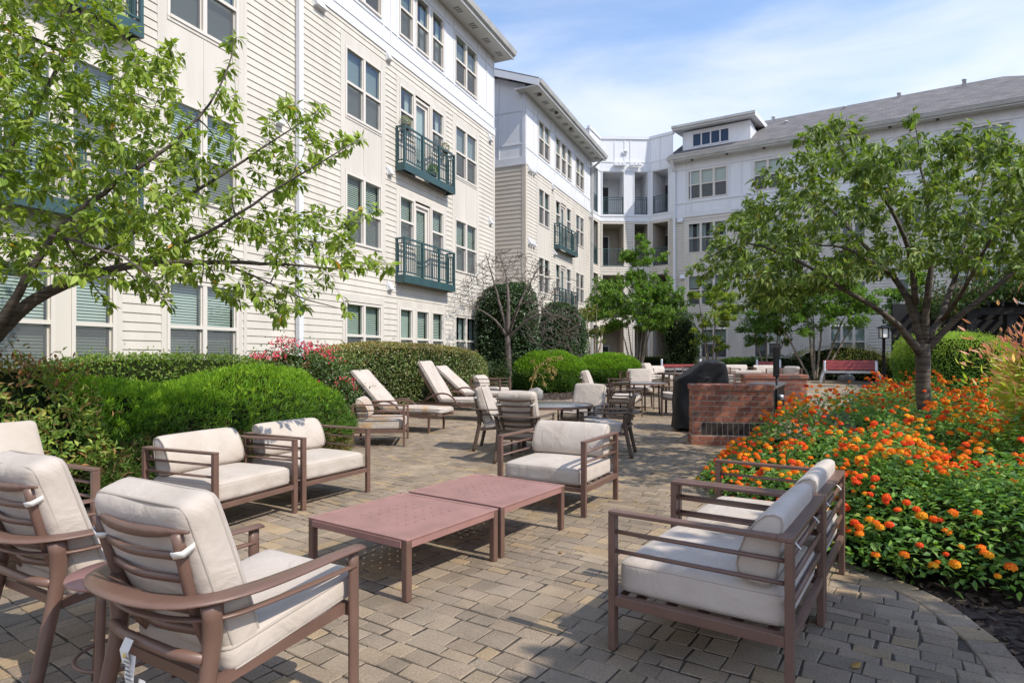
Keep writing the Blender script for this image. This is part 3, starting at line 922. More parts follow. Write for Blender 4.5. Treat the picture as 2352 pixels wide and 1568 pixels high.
    for a, b_ in hs: board(whites, X0, X1, a, b_, 0.026)
    for x in (0.06, 0.9, sB(1236) - .09, sB(1262) + .09, sB(1275) - .09, sB(1311) + .14, sB(1321.5) - .09, sB(1340.5) + .09, X1 - 0.9, X1 - 0.06):
        for a, b_ in ((AC + 0.26, hs[0][0]), (hs[0][1], hs[1][0]), (hs[1][1], TOP)):
            board(whites, x - 0.03, x + 0.03, a, b_, 0.024)
    whites.build('battens', M['white_trim'], B)
    ov, z = 0.75, TOP
    e = MB(); e.box(X0 - 0.45, X1 + 0.25, -ov, 0.3, z, z + 0.05); e.build('soffit', M['soffit'], B)
    for k in range(11):
        x = 0.2 + k * 0.9
        sv = MB(); sv.box(x - .01, x + 0.35, -0.56, -0.29, z - 0.004, z + 0.01)
        for q in range(3):
            sv.box(x + q * 0.13, x + q * 0.13 + 0.08, -0.55, -0.3, z - 0.008, z + 0.008, mi=1)
        sv.build('soffit_vent', [M['soffit'], M['vent_dark']], B)
    for k in range(3):
        x = 0.35 + k * 2.1
        sp = MB(); sp.lathe([(0.075, z - 0.075), (0.085, z - 0.06), (0.085, z)], 12, (x, -0.5)); sp.build('soffit_lamp', M['bronze_dark'], B)
    g = MB()
    g.box(X0 - 0.46, X1 + 0.26, -ov - 0.03, -ov, z - 0.03, z + 0.24)
    g.hexa([(X0 - .46, -ov - 0.11, z + 0.10), (X1 + .27, -ov - 0.11, z + 0.10), (X1 + .27, -ov - 0.03, z + 0.08), (X0 - .46, -ov - 0.03, z + 0.08)],
           [(X0 - .46, -ov - 0.16, z + 0.25), (X1 + .27, -ov - 0.16, z + 0.25), (X1 + .27, -ov - 0.03, z + 0.25), (X0 - .46, -ov - 0.03, z + 0.25)])
    g.build('gutter', M['gutter'], B)
    # gable roof with rake boards
    rk, rf = MB(), MB()
    apex, back = 4.5, 9.75
    for (ya, za, yb, zb) in ((-ov - 0.03, z + 0.25, apex, z + 2.25), (apex, z + 2.25, back, z + 0.2)):
        rf.hexa([(X0 - .47, ya, za), (X1 + .27, ya, za), (X1 + .27, yb, zb), (X0 - .47, yb, zb)],
                [(X0 - .47, ya, za + .06), (X1 + .27, ya, za + .06), (X1 + .27, yb, zb + .06), (X0 - .47, yb, zb + .06)])
        rk.hexa([(X0 - .49, ya, za - .28), (X0 - .45, ya, za - .28), (X0 - .45, yb, zb - .28), (X0 - .49, yb, zb - .28)],
                [(X0 - .49, ya, za), (X0 - .45, ya, za), (X0 - .45, yb, zb), (X0 - .49, yb, zb)])
        rk.hexa([(X0 - .45, ya, za - .1), (X0, ya, za - .1), (X0, yb, zb - .1), (X0 - .45, yb, zb - .1)],
                [(X0 - .45, ya, za - .06), (X0, ya, za - .06), (X0, yb, zb - .06), (X0 - .45, yb, zb - .06)])
    rf.build('roof', M['roof'], B); rk.build('rake_board', M['white_trim'], B)
    # raised rear roof whose corner shows above the rake
    r2 = MB()
    r2.hexa([(0.2, 1.0, z + 0.9), (4.0, 1.0, z + 0.9), (4.0, 6.0, z + 3.0), (0.2, 6.0, z + 3.0)],
            [(0.2, 1.0, z + 1.12), (4.0, 1.0, z + 1.12), (4.0, 6.0, z + 3.2), (0.2, 6.0, z + 3.2)])
    r2.build('upper_roof', M['white_trim'], B)
    downspout(B, X1 - 0.12, 0.3, z - 0.45, s=0.07, mi='gutter', top=(-ov - 0.02, z + 0.05))
    for (u, v) in ((1214, 388), (1219, 391), (1225, 395), (1268, 430), (1214, 555), (1219, 558), (1225, 561), (1272, 580), (1353, 495)):
        s = sB(u); Y = 25.61 + 0.9158 * s
        vent_hood(B, s, EYE + (HZ - v) / F * Y, 0.16, 0.24, 0.16)
    # little porch roof over the side entry
    c = MB()
    c.hexa([(-2.6, -0.2, 3.1), (-0.05, -0.2, 3.1), (-0.05, 2.6, 3.1), (-2.6, 2.6, 3.1)], [(-2.7, -0.3, 3.35), (-0.03, -0.3, 3.35), (-0.03, 2.7, 3.9), (-2.7, 2.7, 3.9)])
    c.box(-2.55, -2.4, -0.15, 0.0, 0, 3.1); c.box(-0.2, -0.05, -0.15, 0.0, 0, 3.1)
    c.build('porch_roof', M['white_trim'], B)
wing_B()

# ================================================================ wing D (right)
dD = np.array([0.857, -0.516])
OD = np.array([9.32, 35.35])
def sD(u):
    k = kA(u)
    return (OD[1] * k - OD[0]) / (0.857 + 0.516 * k)
D = building('apartment_building', 'long right apartment wing with grey shingle roof, dormer and white upper panels', OD, dD)
def wing_D():
    X0, X1, TOP = 0.0, 19.5, 12.55
    AC = 9.40
    op = []
    trims, whites = MB(), MB()
    HEAD = {0: 3.0, 1: 6.05, 2: 9.03, 3: 12.02}
    SILL = {0: 1.35, 1: 4.35, 2: 7.32, 3: 10.38}
    rows = [(1579.5, 1671, 3), (1731, 1797, 2), (1905, 1990, 3), (2060, 2120, 2), (2185, 2323, 3)]
    for k, (u0, u1, n) in enumerate(rows):
        x0, x1 = sD(u0), sD(u1)
        for fl in (0, 1, 2, 3):
            op.append((x0, x1, SILL[fl], HEAD[fl]))
            window(D, x0, x1, SILL[fl], HEAD[fl], n, ('mixed', 'mixed', 'curtain', 'shade')[fl] if not (fl == 2 and k == 4) else 'shade', drop=(0.5, 1.0, 1, 0.5)[fl])
        e = 0.2
        board(trims, x0 - e, x0, 4.2, 9.2); board(trims, x1, x1 + e, 4.2, 9.2)
        for a, b_ in ((4.2, SILL[1]), (HEAD[1], SILL[2]), (HEAD[2], 9.2)):
            board(trims, x0 + .001, x1 - .001, a, b_, 0.012)
        for q in range(1, n):
            xm = x0 + (x1 - x0) * q / n
            board(trims, xm - 0.035, xm + 0.035, HEAD[1] + 0.06, SILL[2] - 0.08, 0.02)
        op.append((x0 - e, x1 + e, 4.2, 9.2))
        e = 0.1
        board(trims, x0 - e, x0 - .001, SILL[0], HEAD[0] + .02); board(trims, x1 + .001, x1 + e, SILL[0], HEAD[0] + .02); board(trims, x0 - e, x1 + e, HEAD[0] + .021, HEAD[0] + .16)
        op.append((x0 - e, x1 + e, SILL[0], HEAD[0] + .16))
    w = MB()
    wall_quads(w, X0, X1, -0.1, AC, op, lap=0.02, expo=0.15, groove=0.018)
    w.add([(X0, 0, -.1), (X0, 12, -.1), (X0, 12, TOP), (X0, 0, TOP)], [(3, 2, 1, 0)])
    w.add([(X1, 0, -.1), (X1, 12, -.1), (X1, 12, TOP), (X1, 0, TOP)], [(0, 1, 2, 3)])
    w.build('siding', M['siding'], D)
    trims.build('trim', M['trim'], D)
    wp = MB(); wall_quads(wp, X0, X1, AC, TOP, op, y=-0.006); wp.build('white_panels', M['white'], D)
    board(whites, X0, X1, AC, AC + 0.26, 0.034)
    hs = [(SILL[3] - 0.18, SILL[3] - 0.11), (HEAD[3] + 0.08, HEAD[3] + 0.15)]
    for a, b_ in hs: board(whites, X0, X1, a, b_, 0.05)
    xs = [0.06, 1.05]
    for (u0, u1, n) in rows: xs += [sD(u0) - 0.1, sD(u1) + 0.1]
    xs += [sD(1703), sD(1840), sD(1885), sD(2030), sD(2150), 17.6, 18.6]
    for x in xs:
        for a, b_ in ((AC + 0.26, hs[0][0]), (hs[0][1], hs[1][0]), (hs[1][1], TOP)):
            board(whites, x - 0.03, x + 0.03, a, b_, 0.045)
    whites.build('battens', M['white_trim'], D)
    ov, z = 0.6, TOP
    e = MB(); e.box(X0 - 0.1, X1, -ov, 0.3, z, z + 0.05); e.build('soffit', M['soffit'], D)
    for k in range(7):
        x = 1.2 + k * 1.9
        sp = MB(); sp.lathe([(0.06, z - 0.07), (0.075, z - 0.055), (0.075, z)], 10, (x, -0.35)); sp.build('soffit_lamp', M['bronze_dark'], D)
    g = MB()
    g.box(X0 - 0.12, X1, -ov - 0.03, -ov, z - 0.02, z + 0.2)
    g.hexa([(X0 - .14, -ov - 0.11, z + 0.06), (X1, -ov - 0.11, z + 0.06), (X1, -ov - 0.03, z + 0.05), (X0 - .14, -ov - 0.03, z + 0.05)],
           [(X0 - .14, -ov - 0.17, z + 0.21), (X1, -ov - 0.17, z + 0.21), (X1, -ov - 0.03, z + 0.21), (X0 - .14, -ov - 0.03, z + 0.21)])
    g.build('gutter', M['gutter'], D)
    rf = MB()
    ya, za, yb, zb = -ov - 0.03, z + 0.22, 6.0, 16.2
    sr = 15.9
    rf.hexa([(X0 - .12, ya, za), (X1 + 1.0, ya, za), (sr, yb, zb), (X0 - .12, yb, zb)],
            [(X0 - .12, ya, za + .06), (X1 + 1.0, ya, za + .06), (sr, yb, zb + .06), (X0 - .12, yb, zb + .06)])
    rf.hexa([(X0 - .12, yb, zb), (sr, yb, zb), (X1 + 1.0, 12.6, za), (X0 - .12, 12.6, za)],
            [(X0 - .12, yb, zb + .06), (sr, yb, zb + .06), (X1 + 1.0, 12.6, za + .06), (X0 - .12, 12.6, za + .06)])
    rf.add([(sr, yb, zb + .06), (X1 + 1.0, ya, za + .06), (X1 + 1.0, 12.6, za + .06)], [(0, 1, 2)])
    rf.build('roof', M['roof'], D)
    for (u, yo, h) in ((1776, 4.6, .4), (1805, 3.6, .15), (1940, 5.0, .15), (2065, 5.3, .3), (2215, 4.9, .42)):
        k = kA(u); x = ((OD[1] + 0.857 * yo) * k - OD[0] - 0.516 * yo) / (0.857 + 0.516 * k)
        zr = za + (zb - za) * (yo - ya) / (yb - ya)
        m_ = MB(); m_.lathe([(0.09, zr - 0.1), (0.09, zr + h), (0.11, zr + h), (0.11, zr + h + 0.05)], 10, (x, yo)); m_.build('roof_pipe', M['white_trim'], D)
    # shed dormer with a strip window
    x0, x1, yd = sD(1562), sD(1706) + 0.3, 0.55
    dz0, dz1 = 13.0, 14.5
    wop = (x0 + 0.55, x1 - 1.1, 13.52, 14.32)
    dm = MB(); wall_quads(dm, x0, x1, dz0, dz1, [wop], y=yd)
    dm.add([(x0, yd, dz0), (x0, 5.2, dz0), (x0, 5.2, dz1), (x0, yd, dz1)], [(3, 2, 1, 0)])
    dm.add([(x1, yd, dz0), (x1, 5.2, dz0), (x1, 5.2, dz1), (x1, yd, dz1)], [(0, 1, 2, 3)])
    for k in range(9):
        yy = yd + 0.1 + k * 0.4
        dm.box(x1, x1 + 0.02, yy, yy + 0.04, dz0, dz1 - 0.02)
    do = dm.build('dormer', M['white'], D)
    # strip window
    fr, gl = MB(), MB()
    a, b_, p, q = wop
    for (xa, xb, zza, zzb) in ((a, b_, p, p + .06), (a, b_, q - .06, q), (a, a + .06, p + .06, q - .06), (b_ - .06, b_, p + .06, q - .06)):
        fr.box(xa, xb, yd - 0.03, yd + 0.05, zza, zzb)
    for k in (1, 2, 3):
        xm = a + (b_ - a) * k / 4
        fr.box(xm - .035, xm + .035, yd - 0.028, yd + 0.05, p + .06, q - .06)
    fr.box(a, b_, yd + 0.055, yd + 0.1, p, q, mi=1)
    gl.add([(a, yd + .02, p), (b_, yd + .02, p), (b_, yd + .02, q), (a, yd + .02, q)], [(0, 1, 2, 3)])
    fo = fr.build('dormer_window', [M['white_trim'], M['dormer_shade']], do); gl.build('dormer_pane', M['glass_blue'], do)
    dr = MB()
    dr.hexa([(x0 - .45, yd - .6, dz1), (x1 + .35, yd - .6, dz1), (x1 + .35, 5.6, dz1 + .75), (x0 - .45, 5.6, dz1 + .75)],
            [(x0 - .45, yd - .6, dz1 + .26), (x1 + .35, yd - .6, dz1 + .26), (x1 + .35, 5.6, dz1 + 1.0), (x0 - .45, 5.6, dz1 + 1.0)])
    dr.build('dormer_roof', M['white_trim'], do)
    dg = MB(); dg.box(x0 - .46, x1 + .36, yd - .74, yd - .61, dz1 + .08, dz1 + .22); dg.build('dormer_gutter', M['gutter'], do)
    downspout(D, 0.12, 0.4, z - 0.5, s=0.07, mi='white_trim', top=(-ov - 0.02, z + 0.05))
    vent_hood(D, 0.45, 9.25, 0.3, 0.25, 0.2); vent_hood(D, 0.6, 6.0, 0.3, 0.25, 0.2); vent_hood(D, sD(1705), 9.3, 0.28, 0.22, 0.2)
wing_D()

# ================================================================ tower C in the inner corner
C_ = building('apartment_tower', 'pale angled corner tower with stacked recessed balconies between the two wings', (5.22, 36.2), (1, 0))
def face(pts, ops, AC, name_seed):
    """one facet of the tower: p0->p1 in tower coordinates, with loggia openings given as fractions"""
    (ax, ay), (bx, by) = pts
    L = math.hypot(bx - ax, by - ay)
    ang = math.atan2(by - ay, bx - ax)
    ex, ey = math.cos(ang), math.sin(ang)
    ix, iy = -ey, ex                       # inward
    def T(mb):
        mb.v = [(ax + x * ex + y * ix, ay + x * ey + y * iy, z) for (x, y, z) in mb.v]
        return mb
    return L, T
def tower():
    floors = [(0.0, 3.25), (3.75, 6.27), (6.80, 9.31), (9.87, 12.40)]
    AC = 9.45
    TOPZ = 14.35
    facets = [((-0.86, -1.72), (0.0, 0.0), [(0.30, 0.78)]),
              ((0.0, 0.0), (2.95, 0.1), [(0.055, 0.48), (0.70, 0.965)]),
              ((2.95, 0.1), (4.12, -0.86), [(0.16, 0.80)])]
    cream, white, wtrim, inner, ctrim = MB(), MB(), MB(), MB(), MB()
    rails = []
    for fi, (p0, p1, ops) in enumerate(facets):
        L, T = face((p0, p1), ops, AC, fi)
        holes = [(a * L, b * L, z0, z1) for a, b in ops for z0, z1 in floors]
        m = MB(); wall_quads(m, 0, L, 0, AC, holes, lap=0.018, expo=0.15, groove=0.018); T(m); cream.add(m.v, m.f)
        m = MB(); wall_quads(m, 0, L, AC, TOPZ, holes); T(m); white.add(m.v, m.f)
        m = MB()
        for z_ in (AC, 9.75, 12.42, 12.95):
            m.box(-0.01, L + 0.01, -0.03, 0.004, z_, z_ + 0.07)
        m.box(-0.03, L + 0.03, -0.06, 0.12, TOPZ - 0.02, TOPZ + 0.14)
        for x in [0.04, L - 0.04] + ([L * 0.30, L * 0.5, L * 0.62] if fi == 1 else [L * 0.45]):
            m.box(x - 0.035, x + 0.035, -0.026, 0.004, 12.49, TOPZ - 0.02)
        for a, b in ops:
            for x in (a * L - 0.06, b * L + 0.0):
                m.box(x, x + 0.06, -0.028, 0.1, 9.82, 12.42)
        T(m); wtrim.add(m.v, m.f)
        m = MB()
        for a, b in ops:
            for z0, z1 in floors[:3]:
                for x in (a * L - 0.09, b * L):
                    m.box(x, x + 0.09, -0.03, 0.1, z0, z1)
                m.box(a * L - 0.09, b * L + 0.09, -0.034, 0.1, z1, z1 + 0.1)
        T(m); ctrim.add(m.v, m.f)
        # loggia interiors: side walls, floor, ceiling, back with a glazed door
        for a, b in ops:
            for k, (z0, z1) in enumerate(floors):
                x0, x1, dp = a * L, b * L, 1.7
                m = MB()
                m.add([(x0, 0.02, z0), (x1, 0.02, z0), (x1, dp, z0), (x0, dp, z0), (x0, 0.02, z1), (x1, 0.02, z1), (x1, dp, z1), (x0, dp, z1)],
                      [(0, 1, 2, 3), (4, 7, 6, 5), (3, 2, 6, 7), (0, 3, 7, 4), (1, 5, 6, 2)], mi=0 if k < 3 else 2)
                w = x1 - x0
                m.box(x0 + w * 0.02, x0 + w * 0.52, dp - 0.05, dp - 0.01, z0 + 0.02, z0 + 2.05, mi=1)
                m.box(x0 + w * 0.52, x0 + w * 0.57, dp - 0.07, dp - 0.01, z0 + 0.02, z0 + 2.1, mi=2)
                m.box(x0 + w * 0.0, x0 + w * 0.57, dp - 0.072, dp - 0.01, z0 + 2.05, z0 + 2.12, mi=2)
                T(m)
                base = len(inner.v)
                inner.v += m.v
                for q, mi_ in zip(m.f, m.mi):
                    inner.f.append(tuple(base + i for i in q)); inner.sm.append(False); inner.mi.append(mi_)
                if k > 0:
                    r_ = MB(); rail_panel(r_, x0 + 0.04, x1 - 0.04, 0.06, z0, z0 + 1.05, posts=2, step=0.11); T(r_)
                    rails.append(r_)
    cream.build('siding', M['siding'], C_)
    white.build('white_panels', M['white'], C_)
    wtrim.build('battens', M['white_trim'], C_)
    ctrim.build('trim', M['trim'], C_)
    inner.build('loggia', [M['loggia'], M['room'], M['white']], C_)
    for r_ in rails: r_.build('railing', M['teal'], C_)
    rf = MB(); rf.add([(-0.86, -1.72, TOPZ - 0.3), (0, 0, TOPZ - 0.3), (2.95, 0.1, TOPZ - 0.3), (4.12, -0.86, TOPZ - 0.3), (4.5, 5, TOPZ - 0.3), (-1.5, 5, TOPZ - 0.3)], [(0, 1, 2, 3, 4, 5)])
    for a, b in (((4.12, -0.86), (4.9, 3.5)), ((-0.86, -1.72), (-2.6, 2.0))):
        rf.add([(a[0], a[1], 12.2), (b[0], b[1], 12.2), (b[0], b[1], TOPZ + 0.1), (a[0], a[1], TOPZ + 0.1)], [(0, 1, 2, 3)])
    rf.build('parapet', M['white'], C_)
    for x in (0.95, 1.2, 1.42, 1.9, 2.15, 2.36):
        m = MB(); m.box(x - 0.09, x + 0.09, -0.2, -0.03, 12.72, 12.9); m.build('vent_hood', M['white_trim'], C_)
    m = MB(); m.box(1.35, 1.65, -0.05, -0.002, 13.45, 13.65); m.box(1.41, 1.59, -0.06, -0.05, 13.5, 13.6, mi=1); m.build('wall_light', [M['white_trim'], M['vent_dark']], C_)
tower()
# ---------------------------------------------------------------- paving
PATIO = [(-5.5, -2.5), (-5.2, 3.2), (-4.1, 4.6), (-3.3, 5.6), (-2.75, 6.8), (-2.55, 8.6), (-3.2, 9.3), (-3.9, 10.6), (-3.7, 12.4), (-2.9, 13.6),
         (-2.2, 14.9), (-1.2, 16.3), (0.1, 16.9), (1.5, 17.0), (2.4, 18.2), (3.1, 20.5), (4.0, 23.4), (6.0, 25.6), (9.5, 25.6), (13.0, 24.6), (15.0, 23.0),
         (12.2, 20.8), (9.6, 17.2), (6.9, 13.4), (6.0, 11.6), (4.6, 9.6), (3.3, 8.6), (2.5, 7.6), (2.15, 6.4), (2.1, 5.0), (2.2, 4.1),
         (2.36, 3.73), (2.385, 3.45), (2.30, 3.0), (2.14, 2.6), (1.9, 1.9), (1.7, 1.0), (1.6, -2.5)]

def build_paving():
    rng = np.random.default_rng(5)
    a = np.array([0.823, -0.567]); a /= np.linalg.norm(a)
    b = np.array([-a[1], a[0]])
    poly = np.array(PATIO)
    pa, pb = poly @ a, poly @ b
    V, Fq, C = [], [], []
    tones = np.array([(0.315, 0.247, 0.180), (0.29, 0.231, 0.170), (0.33, 0.257, 0.180), (0.305, 0.238, 0.174), (0.275, 0.221, 0.165), (0.36, 0.268, 0.168), (0.30, 0.241, 0.180), (0.27, 0.215, 0.160)])
    y = pb.min()
    gap = 0.0036
    def stone(corners, z, tone):
        """corners (4,2) anticlockwise"""
        c = np.array(corners); ctr = c.mean(0)
        ch = 0.0045
        d = c - ctr
        ln = np.linalg.norm(d, axis=1, keepdims=True)
        inner = ctr + d * (1 - ch * 1.4 / ln)
        base = len(V) * 8
        zz = gz(c[:, 1]); zi = gz(inner[:, 1])
        tl = rng.normal(0, 0.0012, 2)
        tilt = lambda q: (q - ctr) @ tl * 8
        v = np.zeros((8, 3))
        v[:4, :2] = c; v[:4, 2] = zz - 0.0035
        v[4:, :2] = inner; v[4:, 2] = zi + z + np.array([tilt(q) for q in inner])
        V.append(v)
        Fq.append(base + np.array([(4, 5, 6, 7), (0, 1, 5, 4), (1, 2, 6, 5), (2, 3, 7, 6), (3, 0, 4, 7)]))
        C.append(np.repeat(tone[None], 8, 0))
    while y < pb.max():
        w = rng.choice([0.085, 0.115, 0.14, 0.17], p=[.2, .35, .3, .15])
        x = pa.min() - rng.uniform(0, 0.3)
        xs = [x]
        while xs[-1] < pa.max():
            xs.append(xs[-1] + rng.choice([0.085, 0.125, 0.165, 0.20], p=[.18, .3, .34, .18]) + rng.normal(0, 0.006))
        xs = np.array(xs)
        wob = lambda x_, y_: 0.012 * math.sin(x_ * 1.3 + y_ * 0.7) + 0.006 * math.sin(x_ * 4.1 + y_)
        mx = (xs[:-1] + xs[1:]) / 2
        cx = mx[:, None] * a + (y + w / 2) * b
        keep = in_poly(cx[:, 0], cx[:, 1], PATIO)
        # skip stones nobody can see
        keep &= (cx[:, 1] > -2.0)
        keep &= ~((cx[:, 1] < 0.6) & (np.abs(cx[:, 0]) > 3.0))
        for i in np.nonzero(keep)[0]:
            x0, x1 = xs[i] + gap, xs[i + 1] - gap
            j = rng.normal(0, 0.0040, (4, 2))
            y0a, y1a = y + gap + wob(x0, y), y + w - gap + wob(x0, y + w)
            y0b, y1b = y + gap + wob(x1, y), y + w - gap + wob(x1, y + w)
            loc = [(x0, y0a), (x1, y0b), (x1, y1b), (x0, y1a)]
            cor = [np.array(p) @ np.array([a, b]) + j[k] for k, p in enumerate(loc)]
            cc = cx[i]
            patch = 0.5 + 0.5 * math.sin(cc[0] * 1.7 + 1.3 * math.sin(cc[1] * 0.9)) * math.sin(cc[1] * 1.4 + 0.6)
            t = tones[rng.integers(len(tones))] * rng.uniform(0.86, 1.08) * (0.90 + 0.16 * patch)
            stone(cor, rng.normal(0, 0.0009), t)
        y += w
    # edging course that follows the curve of the flower bed
    edge = np.array(PATIO[24:37])
    seg = np.linalg.norm(np.diff(edge, axis=0), axis=1); s = np.concatenate([[0], np.cumsum(seg)])
    n = int(s[-1] / 0.16)
    for i in range(n):
        s0, s1 = s[-1] * i / n + 0.006, s[-1] * (i + 1) / n - 0.006
        p0 = np.array([np.interp(s0, s, edge[:, k]) for k in (0, 1)]); p1 = np.array([np.interp(s1, s, edge[:, k]) for k in (0, 1)])
        t = unit(p1 - p0); nrm = np.array([-t[1], t[0]])
        stone([p0 - nrm * 0.06, p1 - nrm * 0.06, p1 + nrm * 0.10, p0 + nrm * 0.10], 0.005, tones[rng.integers(len(tones))] * rng.uniform(0.85, 1.05))
    V = np.concatenate(V); Fq = np.concatenate(Fq); C = np.concatenate(C)
    o = np_mesh('paving', V, [Fq], M['paver'], C)
    tag(o, 'tumbled tan and grey concrete pavers laid in running courses over the courtyard', kind='structure')
    # bedding sand in the joints
    bb = MB(); m_ = np.array(PATIO)
    ys = np.linspace(-2.4, 25.5, 60)
    vs_, fs = [], []
    for yy in ys:
        xs_ = []
        for k in range(len(PATIO)):
            (x1, y1), (x2, y2) = PATIO[k], PATIO[(k + 1) % len(PATIO)]
            if (y1 > yy) != (y2 > yy): xs_.append((x2 - x1) * (yy - y1) / (y2 - y1) + x1)
        xs_.sort()
        vs_ += [(xs_[0], yy, float(gz(yy)) - 0.0045), (xs_[-1], yy, float(gz(yy)) - 0.0045)]
    for k in range(len(ys) - 1): fs.append((2 * k, 2 * k + 1, 2 * k + 3, 2 * k + 2))
    bb.add(vs_, fs)
    o = bb.build('paving_bed', M['joint'])
    tag(o, 'dark sand bedding showing in the joints between the pavers', kind='structure')
build_paving()

def build_mulch_chips():
    """loose chips lying on the near beds"""
    rng = np.random.default_rng(9)
    pts = []
    for (x0, x1, y0, y1, n) in ((1.7, 4.6, 1.6, 5.2, 5200), (-1.5, 3.0, 16.4, 20.0, 2600), (-4.2, -1.6, 9.0, 16.0, 2000), (2.2, 6.5, 6.5, 12.5, 1800)):
        p = np.stack([rng.uniform(x0, x1, n), rng.uniform(y0, y1, n)], 1)
        pts.append(p[~in_poly(p[:, 0], p[:, 1], PATIO)])
    p = np.concatenate(pts); n = len(p)
    z = gz(p[:, 1]) - 0.03 + rng.uniform(0, 0.022, n)
    ang = rng.uniform(0, math.pi * 2, n)
    L = rng.uniform(0.012, 0.05, n); W = rng.uniform(0.006, 0.018, n)
    ax = np.stack([np.cos(ang), np.sin(ang), rng.normal(0, 0.35, n)], 1); ax = unit(ax)
    sd = unit(np.cross(ax, np.stack([rng.normal(0, .4, n), rng.normal(0, .4, n), np.ones(n)], 1)))
    c = np.concatenate([p, z[:, None]], 1)
    V = np.stack([c - ax * L[:, None] - sd * W[:, None], c + ax * L[:, None] - sd * W[:, None] * .6, c + ax * L[:, None] + sd * W[:, None] * .6, c - ax * L[:, None] + sd * W[:, None]], 1).reshape(-1, 3)
    Fq = np.arange(4 * n).reshape(n, 4)
    base = np.array([(0.075, 0.052, 0.04), (0.045, 0.033, 0.028), (0.13, 0.088, 0.058), (0.19, 0.14, 0.09)])
    col = base[rng.choice(4, n, p=[.4, .33, .2, .07])] * rng.uniform(0.7, 1.3, (n, 1))
    o = np_mesh('mulch_chips', V, [Fq], M['chip'], np.repeat(col, 4, 0))
    tag(o, 'loose bark chips and dry leaf bits strewn over the planting beds', kind='stuff')
build_mulch_chips()
# ---------------------------------------------------------------- foliage kit
def palette(rng, n, cols, w=None, jitter=0.18):
    cols = np.array(cols, float)
    c = cols[rng.choice(len(cols), n, p=w)]
    return c * rng.uniform(1 - jitter, 1 + jitter, (n, 1)) * rng.uniform(0.94, 1.06, (n, 3))

def leaf_mesh(pos, ax, up, L, W, col, fold=0.18, droop=0.25, detail=True):
    """pos: base of each leaf, ax: axis, up: rough upper side"""
    n = len(pos)
    ax = unit(ax)
    sd = unit(np.cross(ax, up)); nm = unit(np.cross(sd, ax))
    L = np.broadcast_to(L, (n,))[:, None]; W = np.broadcast_to(W, (n,))[:, None]
    if detail:
        b = pos
        m1 = pos + ax * L * 0.42 - nm * W * fold
        t = pos + ax * L - nm * L * droop
        l = pos + ax * L * 0.40 + sd * W * 0.5
        r = pos + ax * L * 0.40 - sd * W * 0.5
        l2 = pos + ax * L * 0.75 + sd * W * 0.30 - nm * L * droop * 0.5
        r2 = pos + ax * L * 0.75 - sd * W * 0.30 - nm * L * droop * 0.5
        V = np.stack([b, l, l2, t, r2, r, m1], 1).reshape(-1, 3)
        i = (np.arange(n) * 7)[:, None]
        F4 = np.concatenate([i + np.array([[6, 3, 2, 1]]), i + np.array([[6, 5, 4, 3]])])
        F3 = np.concatenate([i + np.array([[0, 6, 1]]), i + np.array([[0, 5, 6]])])
        return V, [F4, F3], np.repeat(col, 7, 0)
    b = pos
    l = pos + ax * L * 0.45 + sd * W * 0.5 + nm * W * fold
    r = pos + ax * L * 0.45 - sd * W * 0.5 + nm * W * fold
    t = pos + ax * L - nm * L * droop
    V = np.stack([b, r, t, l], 1).reshape(-1, 3)
    i = (np.arange(n) * 4)[:, None]
    return V, [i + np.array([[0, 1, 2]]), i + np.array([[0, 2, 3]])], np.repeat(col, 4, 0)

def merge(parts):
    Vs, Fs, Cs, off = [], {}, [], 0
    for V, fl, C in parts:
        for f in fl: Fs.setdefault(f.shape[1], []).append(f + off)
        Vs.append(V); Cs.append(C); off += len(V)
    return np.concatenate(Vs), [np.concatenate(x) for x in Fs.values()], np.concatenate(Cs)

class Shape:
    """lumpy rounded body used for clipped shrubs; returns surface points and normals"""
    def __init__(self, c, r, rz=0.0, power=2.3, lump=0.06, seed=1, flat=None):
        self.c = np.array(c, float); self.r = np.array(r, float); self.rz = rz; self.p = power
        g = np.random.default_rng(seed)
        self.k = g.normal(0, 1, (9, 3)) * np.linspace(1.5, 7, 9)[:, None]; self.ph = g.uniform(0, 6.28, 9); self.am = lump * np.linspace(1.0, 0.35, 9)
    def surf(self, d):
        d = unit(d)
        s = (np.abs(d / 1.0) ** self.p).sum(1) ** (-1 / self.p)
        m = 1 + (np.sin(d @ self.k.T + self.ph) * self.am).sum(1)
        q = d * (s * m)[:, None]
        nrm = unit(np.sign(q) * np.abs(q) ** (self.p - 1) / self.r)
        q = q * self.r
        c, s_ = math.cos(self.rz), math.sin(self.rz)
        Rm = np.array([[c, -s_, 0], [s_, c, 0], [0, 0, 1]])
        return q @ Rm.T + self.c, nrm @ Rm.T
    def sample(self, rng, n, zmin=None):
        out_p, out_n = [], []
        tot = 0
        while tot < n:
            d = rng.normal(0, 1, (n * 2, 3)) * self.r ** 0.6
            p, nn = self.surf(d)
            ok = p[:, 2] > (zmin if zmin is not None else self.c[2] - self.r[2])
            p, nn = p[ok], nn[ok]
            out_p.append(p); out_n.append(nn); tot += len(p)
        return np.concatenate(out_p)[:n], np.concatenate(out_n)[:n]

def core(shape, parent, k=0.88, name='branches', zmin=None):
    u, v = np.meshgrid(np.linspace(0, 2 * math.pi, 37)[:-1], np.linspace(-math.pi / 2, math.pi / 2, 19))
    d = np.stack([np.cos(v) * np.cos(u), np.cos(v) * np.sin(u), np.sin(v)], -1).reshape(-1, 3)
    p, _ = shape.surf(d)
    p = shape.c + (p - shape.c) * k
    if zmin is not None: p[:, 2] = np.maximum(p[:, 2], zmin)
    i, j = np.meshgrid(np.arange(36), np.arange(18))
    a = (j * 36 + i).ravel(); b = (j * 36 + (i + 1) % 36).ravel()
    return np_mesh(name, p, [np.stack([a, b, b + 36, a + 36], 1)], M['twigs'], parent=parent, smooth=True)

